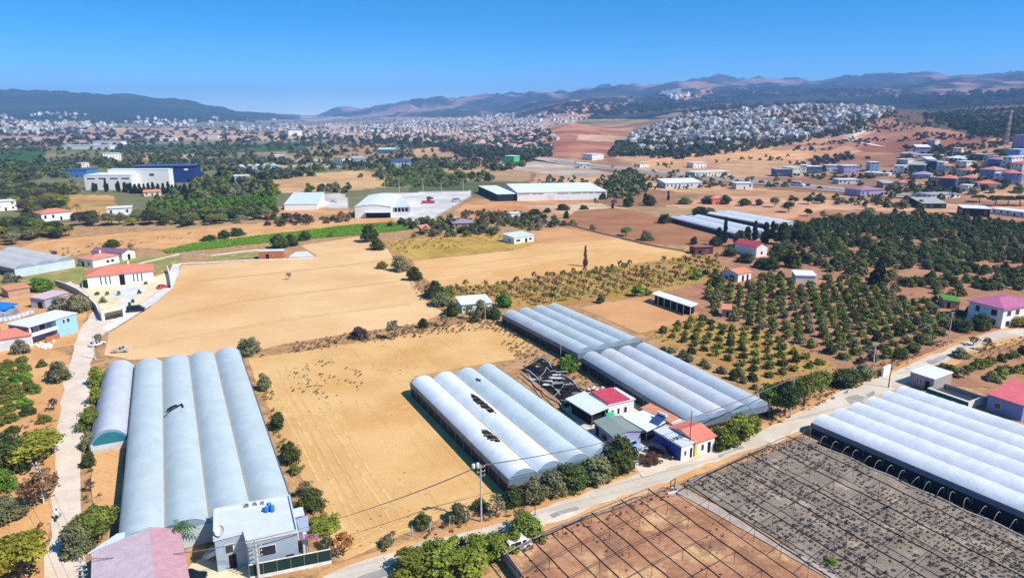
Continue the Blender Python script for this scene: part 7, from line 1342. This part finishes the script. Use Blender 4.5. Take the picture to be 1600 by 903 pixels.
for i, (x, y, lb) in enumerate([(168, 462, "young tree left on the villa forecourt"), (186, 462, "young tree with a thin trunk at the villa path"), (218, 460, "young tree on the sunny side of the villa path"), (208, 474, "young tree beside the black van"), (228, 445, "potted shrub at the villa's end wall"), (152, 462, "small shrub under the villa's windowless end"), (162, 474, "bushy shrub by the villa's inner wall"), (203, 480, "thin tree by the villa gate path")]): tree_px(x, y, [9, 10, 9, 9, 7, 8, 12, 10][i], [6, 6, 6, 5, 6, 8, 12, 5][i], 'citrus', ['mid', 'olive', 'mid', 'dark', 'mid', 'mid', 'olive', 'dark'][i], lb, 'tree', 'tree')
# ------------------------------------------------------------------ vehicles
m_tyre = mat("tyre_rubber", srgb(34, 34, 36), rough=.9); m_rim = mat("wheel_rim", srgb(170, 172, 176), rough=.3, metal=.8); m_glass = mat("car_glass", srgb(24, 30, 38), rough=.08, spec=.6); m_lamp = mat("lamp_glass", srgb(226, 226, 220), rough=.15); m_tail = mat("tail_lamp_red", srgb(170, 30, 30), rough=.2)
def paint(name, c): return mat(name, c, tuple(v * .95 for v in c), scale=.8, rough=.28, spec=.5)
def vehicle(name, label, pos, rz, L, W_, H, pm, style='suv', cat='car', scale=1.0):
    t = empty(name, pos, rz, label, cat); hw = W_ / 2; b0, b1 = .32, H * .56
    if style == 'van': prof = [(-L / 2, b0), (-L / 2, H * .93), (-L / 2 + .25, H), (L * .22, H), (L * .36, H * .62), (L / 2 - .05, H * .5), (L / 2, b0)]; win = [(-L * .45, L * .02), (L * .05, L * .24)]; wz = (H * .58, H * .9)
    elif style == 'car': prof = [(-L / 2, b0), (-L / 2, b1), (-L * .40, H * .62), (-L * .27, H * .98), (-L * .2, H), (L * .06, H), (L * .22, H * .64), (L * .45, H * .56), (L / 2, H * .44), (L / 2, b0)]; win = [(-L * .26, -L * .06), (-L * .04, L * .12)]; wz = (H * .64, H * .93)
    elif style == 'pickup': prof = [(-L / 2, b0), (-L / 2, H * .58), (-L * .1, H * .58), (-L * .07, H * .97), (L * .12, H), (L * .22, H * .64), (L / 2 - .05, H * .55), (L / 2, b0)]; win = [(-L * .05, L * .14)]; wz = (H * .64, H * .93)
    else: prof = [(-L / 2, b0), (-L / 2, H * .9), (-L / 2 + .15, H), (L * .1, H), (L * .24, H * .62), (L / 2 - .08, H * .55), (L / 2, b0)]; win = [(-L * .46, -L * .22), (-L * .2, -L * .02), (L * .0, L * .15)]; wz = (H * .62, H * .92)
    n = len(prof); mb = MB(); ins = lambda z: hw * (1 - .12 * max(0, (z - b1) / (H - b1 + 1e-6)))
    mb.add([(x, -ins(z), z) for x, z in prof] + [(x, ins(z), z) for x, z in prof], [tuple(range(n))[::-1], tuple(range(n, 2 * n))] + [((i + 1) % n, i, n + i, n + (i + 1) % n)[::-1] for i in range(n)]); bd = mb.build("body", pm, t)
    for sg in (-1, 1):
        for a, b in win:
            mb = MB(); y0 = ins(wz[0]) + .012; y1 = ins(wz[1]) + .012; mb.add([(a, sg * y0, wz[0]), (b, sg * y0, wz[0]), (b - .1 * (b > 0), sg * y1, wz[1]), (a + .1, sg * y1, wz[1])], [(0, 1, 2, 3)[::-sg]]); mb.build("side_window", m_glass, t)
        for x in (L * .31, -L * .31):
            mb = MB(); mb.tube((0, -.11, 0), (0, .11, 0), .33, 14); w = mb.build("wheel", m_tyre, t); w.location = (x, sg * (hw - .08), .33); mb = MB(); y = .12 * sg; mb.tube((0, y, 0), (0, y + .015 * sg, 0), .2, 10); mb.build("rim", m_rim, w)
        mb = MB(); mb.box(L / 2 - .02, L / 2 + .015, min(sg * hw * .55, sg * hw * .92), max(sg * hw * .55, sg * hw * .92), H * .4, H * .48); mb.build("headlight", m_lamp, t); mb = MB(); mb.box(-L / 2 - .015, -L / 2 + .02, min(sg * hw * .6, sg * hw * .95), max(sg * hw * .6, sg * hw * .95), H * .42, H * .56); mb.build("tail_light", m_tail, t)
    # windscreens on the sloping faces of the profile
    for i in range(n - 1):
        (xa, za), (xb, zb) = prof[i], prof[i + 1]
        if abs(za - zb) > H * .25 and min(za, zb) > H * .5:
            sg = 1 if xb > 0 else -1; mb = MB(); e = .15; p = lambda s: (xa + (xb - xa) * s + .015 * sg, za + (zb - za) * s + .012); (x0, z0), (x1, z1) = p(e), p(1 - e)
            mb.add([(x0, -ins(z0) + .1, z0), (x0, ins(z0) - .1, z0), (x1, ins(z1) - .1, z1), (x1, -ins(z1) + .1, z1)], [(0, 1, 2, 3)]); mb.build("windscreen", m_glass, t)
    if style in ('van', 'suv'): mb = MB(); x = -L / 2 - .012; mb.add([(x, -hw * .75, H * .6), (x, hw * .75, H * .6), (x, hw * .7, H * .86), (x, -hw * .7, H * .86)], [(0, 1, 2, 3)]); mb.build("rear_window", m_glass, t)
    return t
p_black = paint("black_car_paint", srgb(26, 28, 34)); p_navy = paint("dark_blue_car_paint", srgb(30, 38, 58)); p_sky = paint("pale_blue_car_paint", srgb(140, 172, 210)); p_red = paint("red_car_paint", srgb(214, 70, 50)); p_white = paint("white_car_paint", srgb(226, 226, 226)); p_sand = paint("sand_jeep_paint", srgb(196, 184, 160)); p_silver = paint("silver_car_paint", srgb(176, 180, 184)); p_rose = paint("crimson_machine_paint", srgb(190, 50, 70))
def veh_px(name, label, x, y, ang, L, W_, H, pm, style, cat='car'):
    p = G(x, y); return vehicle(name, label, p, ang, L, W_, H, pm, style, cat)
veh_px("parked_car", "dark suv parked beside the workshop's blue wall", 1034, 712, -.62, 4.7, 1.85, 1.75, p_navy, 'suv'); veh_px("parked_car", "pale blue saloon parked by the large dark round tree", 986, 699, -.9, 4.3, 1.75, 1.45, p_sky, 'car')
veh_px("parked_car", "black van parked inside the villa gate", 213, 487, .35, 5.0, 1.95, 2.0, p_black, 'van', 'van'); veh_px("parked_car", "red car parked on the villa forecourt", 255, 450.5, 1.0, 4.2, 1.75, 1.45, p_red, 'car'); veh_px("parked_jeep", "open sand-coloured jeep parked at the corner of the stubble field", 189, 550, .2, 3.9, 1.7, 1.6, p_sand, 'pickup', 'jeep')
veh_px("parked_car", "pale old car half hidden under the olive shrub at the lane", 152, 540, 1.2, 4.0, 1.7, 1.45, p_white, 'car'); veh_px("parked_car", "dark car in the courtyard of the grey house", 296, 908, .1, 4.3, 1.75, 1.45, p_black, 'car'); veh_px("parked_car", "white small van under the broad-leaved tree at the frame lot", 810, 855, .5, 3.8, 1.7, 1.7, p_white, 'van', 'van')
veh_px("parked_car", "dark car beside the white shed on the yard below the tan field", 521, 316, .3, 5.0, 1.9, 1.6, p_silver, 'car'); veh_px("wheel_loader", "red loader standing on the concrete yard", 669, 318, .1, 9.0, 3.0, 3.2, p_rose, 'pickup', 'loader'); veh_px("parked_car", "dark car parked behind the red loader", 672, 311, .1, 5.0, 1.9, 1.6, p_black, 'suv'); veh_px("parked_truck", "grey small truck at the yard edge near the mound", 714, 315, .5, 6.5, 2.3, 2.6, p_silver, 'van', 'truck')
# ------------------------------------------------------------------ the motorbike on the dirt road and its rider
mp = G(91, 811); mk = empty("motorbike", mp, 1.75, "small motorbike riding along the pale dirt road", "motorbike")
for x in (-.62, .62): mb = MB(); mb.tube((0, -.06, 0), (0, .06, 0), .3, 14); w = mb.build("wheel", m_tyre, mk); w.location = (x, 0, .3); mb = MB(); mb.tube((0, -.065, 0), (0, .065, 0), .17, 10); mb.build("rim", m_rim, w)
mb = MB(); mb.tube((-.45, 0, .42), (.35, 0, .55), .13, 8); mb.build("engine_block", m_dark, mk); mb = MB(); mb.tube((-.05, 0, .78), (.38, 0, .84), .14, 8, 0, .1); mb.build("fuel_tank", p_white, mk); mb = MB(); mb.tube((-.7, 0, .80), (-.06, 0, .76), .11, 8); mb.build("saddle", m_tyre, mk)
mb = MB(); mb.path([(.62, 0, .3), (.45, 0, .95), (.38, 0, 1.05)], .04, 6); mb.tube((.38, -.32, 1.06), (.38, .32, 1.06), .025, 6); mb.build("fork", m_steel, mk)
def person(name, label, pos, rz, V, E_, Rr, mats_):
    me = bpy.data.meshes.new("body"); me.from_pydata(V, E_, []); o = bpy.data.objects.new("body", me); COL.objects.link(o);
    md = o.modifiers.new("skin", 'SKIN'); sd = o.modifiers.new("sub", 'SUBSURF'); sd.levels = 1; sd.render_levels = 2; me.materials.append(mats_)
    for k, r in enumerate(Rr): me.skin_vertices[0].data[k].radius = (r, r)
    me.skin_vertices[0].data[0].use_root = True
    t = empty(name, pos, rz, label, "person"); o.parent = t; return t
V = [(-.35, 0, .95), (-.3, 0, 1.15), (-.2, 0, 1.38), (-.12, 0, 1.5), (-.08, 0, 1.58), (-.06, 0, 1.7), (-.17, -.18, 1.42), (.08, -.22, 1.2), (.34, -.24, 1.1), (-.17, .18, 1.42), (.08, .22, 1.2), (.34, .24, 1.1), (-.3, -.1, .92), (.08, -.18, .82), (-.02, -.18, .45), (.1, -.18, .38), (-.3, .1, .92), (.08, .18, .82), (-.02, .18, .45), (.1, .18, .38)]
E_ = [(0, 1), (1, 2), (2, 3), (3, 4), (4, 5), (2, 6), (6, 7), (7, 8), (2, 9), (9, 10), (10, 11), (0, 12), (12, 13), (13, 14), (14, 15), (0, 16), (16, 17), (17, 18), (18, 19)]
Rr = [.14, .14, .15, .07, .06, .1, .065, .05, .035, .065, .05, .035, .09, .075, .05, .04, .09, .075, .05, .04]
rd = person("person", "rider in a white shirt leaning over the motorbike", mp, 1.75, V, E_, Rr, mat("white_shirt", srgb(220, 220, 224), srgb(196, 198, 206), scale=2))
mb = MB(); mb.lathe([(.02, -.12), (.12, -.06), (.145, .03), (.1, .12), (.02, .15)], 12, (-.05, 0, 1.72)); mb.build("helmet", m_dark, rd, True)
def stand(px_, py_, rz, label, shirt):
    V = [(0, 0, .95), (0, 0, 1.15), (0, 0, 1.38), (0, 0, 1.5), (0.02, 0, 1.58), (.03, 0, 1.7), (0, -.2, 1.4), (.04, -.25, 1.12), (.1, -.24, .86), (0, .2, 1.4), (.04, .25, 1.12), (.1, .24, .86), (0, -.1, .9), (.03, -.11, .5), (0, -.12, .06), (.14, -.13, .04), (0, .1, .9), (-.05, .11, .5), (-.1, .12, .06), (.04, .13, .04)]
    return person("person", label, G(px_, py_), rz, V, E_, [.13, .13, .15, .06, .06, .1, .06, .045, .035, .06, .045, .035, .09, .065, .05, .04, .09, .065, .05, .04], shirt)
stand(1055, 716, 1.0, "person in dark clothes standing beside the dark suv", mat("dark_clothes", srgb(50, 52, 60)))
# scattered litter and timber near the tunnel
for i, (x, y, a, L) in enumerate([(156, 782, .25, 1.4), (164, 786, .2, 1.1), (150, 714, .3, 2.4), (168, 728, .35, 2.2), (158, 740, .3, 2.0)]):
    t = empty("timber_plank", G(x, y), a, ["pale plank lying on the sandy verge above the broad green tree", "shorter pale plank next to its longer neighbour on the verge", "pale board right before the teal tunnel end", "pale board halfway down the sand beside the greenhouse", "broken pale board below the tunnel rubble"][i], "plank"); mb = MB(); mb.box(-L / 2, L / 2, -.18, .18, 0, .08); mb.build("board", m_trim, t); mb = MB(); mb.box(-L / 3, L / 3, .22, .36, 0, .06); mb.build("offcut", m_trim, t)
# ------------------------------------------------------------------ highway
def strip(name, pts, halfw, m, dz):
    C = [G(*p) for p in pts]; D = []
    for a, b in zip(C[:-1], C[1:]):
        n = max(2, int((b - a).length / 14)); D += [a.lerp(b, k / n) for k in range(n)]
    D.append(C[-1]); L_ = []; R_ = []
    for k, p in enumerate(D):
        d = (D[min(k + 1, len(D) - 1)] - D[max(k - 1, 0)]).to_2d().normalized(); nn = Vector((-d.y, d.x)) * halfw
        z = max(float(Zt(p.x + nn.x, p.y + nn.y)), float(Zt(p.x - nn.x, p.y - nn.y)), float(Zt(p.x, p.y))) + dz
        L_.append(Vector((p.x + nn.x, p.y + nn.y, z))); R_.append(Vector((p.x - nn.x, p.y - nn.y, z)))
    n = len(D); mb = MB(); mb.add(L_ + R_, [(k, n + k, n + k + 1, k + 1) for k in range(n - 1)]); o = mb.build(name, m); o['kind'] = 'structure'; return D, L_, R_
HW = [(690, 233), (760, 240), (830, 248), (900, 257), (960, 264), (1040, 272), (1110, 278), (1180, 285), (1250, 291), (1330, 299), (1390, 305), (1450, 309)]
strip("highway_verge", HW, 17, mat("pale_verge", srgb(206, 180, 150), srgb(186, 158, 130), scale=.05, coords='pos'), .5)
D_, L_, R_ = strip("highway", HW, 10, mat("dark_asphalt", srgb(150, 146, 146), srgb(134, 130, 130), scale=.1, coords='pos', rough=.9), .8)
strip("central_kerb", HW, .8, m_conc, 1.1)
for i, (x, y, L, H, W_, pm, st, lb) in enumerate([(1214, 290, 5, 1.7, 2, p_black, 'suv', "dark car driving on the highway below the hamlet"), (1246, 292, 13, 3.6, 2.5, p_white, 'van', "long white lorry on the highway below the hamlet"), (1281, 296, 5, 1.7, 2, p_black, 'car', "small dark car on the highway right of the lorry"), (1190, 287, 5, 1.8, 2, p_black, 'suv', "dark car leading towards the fields on the highway"), (1022, 269, 6, 2.2, 2, p_white, 'van', "white van beside parked cars at the highway bend"), (900, 256, 5, 1.6, 2, p_white, 'car', "white car on the highway near the round hall"), (1430, 308, 5, 1.7, 2, p_white, 'car', "white car where the highway meets the village")]):
    p = G(x, y); p.z += .82; k = min(range(len(D_) - 1), key=lambda q: (D_[q] - p).length); d = D_[k + 1] - D_[k]; p.z = D_[k].z + .82 if (D_[k] - p).length < 60 else p.z; p.z = max(L_[k].z, p.z) ; vehicle("highway_vehicle" if 'lorry' in lb else "car", lb, p, math.atan2(d.y, d.x), L, W_, H, pm, st, 'lorry' if 'lorry' in lb else 'car')
strip("hill_track", [(1340, 190), (1352, 197), (1348, 206), (1330, 216), (1326, 220), (1350, 224), (1380, 230)], 5, m_dirt, .6)
strip("field_track", [(930, 352), (960, 366), (1000, 378), (1060, 392)], 1.6, m_dirt, .08) if False else None
# ------------------------------------------------------------------ hillside town and the villas of the plain
t_white = wallm("town_white", srgb(226, 222, 216)); t_cream = wallm("town_cream", srgb(204, 188, 166)); t_grey = wallm("town_grey", srgb(170, 164, 158))
def town_house_mesh(v, wm, rm, pitched):
    mb = MB(); rnd = random.Random(v); w, d, h = rnd.uniform(9, 13), rnd.uniform(8, 11), rnd.uniform(5.5, 8.5)
    mb.box(-w / 2, w / 2, -d / 2, d / 2, -4, h, 0)
    if pitched:
        o = .6; mb.add([(-w / 2 - o, -d / 2 - o, h), (w / 2 + o, -d / 2 - o, h), (w / 2 + o, d / 2 + o, h), (-w / 2 - o, d / 2 + o, h), (-w * .2, 0, h + 2.4), (w * .2, 0, h + 2.4)], [(0, 3, 2, 1), (0, 1, 5, 4), (1, 2, 5), (2, 3, 4, 5), (3, 0, 4)], 1)
    else:
        mb.box(-w / 2 - .3, w / 2 + .3, -d / 2 - .3, d / 2 + .3, h + .003, h + .5, 1); mb.box(-w * .1, w * .3, -d * .2, d * .3, h + .503, h + 2.6, 0)
    for s in (-1, 1):
        for k in (-1, 0, 1):
            for z in (1.0, h * .58): mb.box(k * w * .3 - .7, k * w * .3 + .7, s * (d / 2) - .06, s * (d / 2) + .06, z, z + 1.5, 2)
        for k in (-.25, .25):
            for z in (1.0, h * .58): mb.box(s * w / 2 - .06, s * w / 2 + .06, k * d - .6, k * d + .6, z, z + 1.5, 2)
    return mb.mesh("town_house", [wm, rm, m_pane])
TH = [town_house_mesh(1, t_white, t_white, False), town_house_mesh(2, t_white, t_grey, False), town_house_mesh(3, t_grey, t_white, False), town_house_mesh(4, t_white, r_lgrey, True), town_house_mesh(5, t_cream, r_lgrey, False), town_house_mesh(6, t_white, t_white, False), town_house_mesh(7, t_cream, t_white, False), town_house_mesh(11, w_conc, r_lgrey, False), town_house_mesh(12, t_grey, r_moss, False)]
THP = [town_house_mesh(13, t_white, r_pink, True), town_house_mesh(14, t_cream, r_rose, True), town_house_mesh(8, t_cream, r_pink, True), town_house_mesh(9, t_white, r_orange, True), TH[6]]
def sample_town(poly, n, seed, mind, bias=None):
    rng = np.random.default_rng(seed); xs = [p[0] for p in poly]; ys = [p[1] for p in poly]; out = []; grid = {}
    PX = rng.uniform(min(xs), max(xs), n * 8); PY = rng.uniform(min(ys), max(ys), n * 8); kk = pip(PX, PY, poly)
    for px, py in zip(PX[kk], PY[kk]):
        p = G(px, py)
        if bias and float(fbm(p.x / bias[0], p.y / bias[0], 120 + seed, 3)) < bias[1]: continue
        if p.y > 12000: continue
        c = (int(p.x // mind), int(p.y // mind))
        if c in grid: continue
        grid[c] = 1; out.append(p)
        if len(out) >= n: break
    return sorted(out, key=lambda p: p.y)
def join_houses(name, P, pool, seed, smin=.7, smax=1.15):
    rng = random.Random(seed); by = {}
    Vs = []; Fs = []; Ms = []; off = 0; mats_ = []
    for p in P:
        me = rng.choice(pool); a = rng.uniform(0, 6.28); s = rng.uniform(smin, smax); ca, sa = math.cos(a), math.sin(a)
        for m in me.materials:
            if m not in mats_: mats_.append(m)
        mi = [mats_.index(m) for m in me.materials]
        for v in me.vertices: x, y, z = v.co * s; Vs.append((x * ca - y * sa + p.x, x * sa + y * ca + p.y, z + p.z))
        for f in me.polygons:
            if f.material_index == 2 and p.y > 2200: continue
            Fs.append([off + i for i in f.vertices]); Ms.append(mi[f.material_index])
        off += len(me.vertices)
    me = bpy.data.meshes.new(name); me.from_pydata(Vs, [], Fs); [me.materials.append(m) for m in mats_]; me.polygons.foreach_set('material_index', Ms); me.update(); o = bpy.data.objects.new(name, me); COL.objects.link(o); o['kind'] = 'stuff'
def single_houses(P, pool, name, label, group, seed):
    rng = random.Random(seed)
    for p in P:
        k_ = rng.randrange(len(pool)); o = bpy.data.objects.new(name, pool[k_]); COL.objects.link(o); o.location = p; o.rotation_euler = (0, 0, rng.uniform(0, 6.28)); s = rng.uniform(.72, 1.15); o.scale = (s, s, s * rng.uniform(.85, 1.15)); tag(o, label.replace('house', ['white cube house', 'white house with a grey roof', 'grey-walled house', 'white house with a grey pitched roof', 'cream grey-roofed house', 'white flat-roofed house', 'cream flat-roofed house', 'bare concrete house', 'grey-green roofed house'][k_]) if name == 'hillside_house' else label, 'house', group)
T1 = sample_town([(965, 238), (990, 212), (1040, 192), (1090, 181), (1160, 171), (1240, 167), (1330, 166), (1400, 172), (1372, 184), (1340, 188), (1300, 206), (1240, 220), (1150, 226), (1040, 240)], 760, 1, 20, (110., .40))
single_houses(T1[:300], TH, "hillside_house", "small house of the hillside town", "houses of the hillside town", 1); join_houses("hillside_town", T1[300:], TH, 2)
T2 = sample_town([(690, 226), (700, 208), (760, 203), (850, 204), (875, 222), (845, 240), (790, 236), (730, 230)], 170, 3, 19)
single_houses(T2, THP, "plain_villa", "villa with a pinkish pitched roof in the estate above the highway", "pink-roofed estate", 3)
T3 = sample_town([(480, 214), (500, 196), (600, 186), (780, 183), (860, 190), (840, 204), (720, 208), (640, 214), (560, 220)], 650, 4, 22, (200., .46)); join_houses("plain_town", T3, THP + THP + TH, 4, .7, 1.15)
T4 = sample_town([(0, 214), (0, 180), (120, 176), (300, 184), (430, 188), (480, 200), (420, 212), (280, 206), (150, 208)], 260, 5, 30, (260., .48)); join_houses("plain_village", T4, TH + TH + THP, 5, .7, 1.5)
T5 = sample_town([(800, 204), (830, 178), (880, 174), (920, 186), (880, 192), (840, 208)], 120, 6, 22); join_houses("valley_hamlet", T5, TH + THP, 6, .7, 1.2)
T6 = sample_town([(1030, 148), (1060, 142), (1080, 150), (1050, 156)], 40, 7, 30); join_houses("ridge_hamlet", T6, TH, 7, 1.6, 2.6)
T7 = sample_town([(560, 206), (640, 190), (800, 178), (830, 186), (760, 196)], 180, 8, 45, (300., .45)); join_houses("far_plain_town", T7, TH, 8, .9, 1.7)
# long white halls and sheds of the plain
for i, (x, y, L, lb) in enumerate([(140, 233, 90, "long white hall far beyond the dark green field"), (172, 226, 60, "white hall on the plain right of the long one"), (262, 220, 40, "far white building at the wood's edge"), (60, 222, 50, "pale hall among distant scrub, leftmost of the plain"), (330, 216, 50, "pale far hall near the yellow plots")]):
    p = G(x, y); t = empty("distant_hall", p, random.uniform(-.2, .2), lb, "hall"); mb = MB(); mb.box(-L / 2, L / 2, -10, 10, -3, 6); mb.build("wall", w_white, t); mb = MB(); mb.box(-L / 2 - .5, L / 2 + .5, -10.5, 10.5, 6.003, 6.8); mb.build("roof", r_white, t)
# ------------------------------------------------------------------ the air of the plain
def build_haze():
    zs = [v.co.z for v in bpy.data.objects["ground"].data.vertices]
    top = max(max(zs) + 60, 140.0)
    mb = MB(); mb.box(-15500, 15500, -15500, 15500, -1.5, top)
    m = bpy.data.materials.new("thin_air"); m.use_nodes = True; N = m.node_tree.nodes; L = m.node_tree.links
    N.remove(N["Principled BSDF"])
    v = N.new("ShaderNodeVolumePrincipled"); v.inputs["Color"].default_value = (0.28, 0.54, 1.0, 1); v.inputs["Density"].default_value = 0.00012
    v.inputs["Anisotropy"].default_value = 0.0
    L.new(v.outputs[0], N["Material Output"].inputs["Volume"])
    o = mb.build("haze", m); o['kind'] = 'stuff'
build_haze()
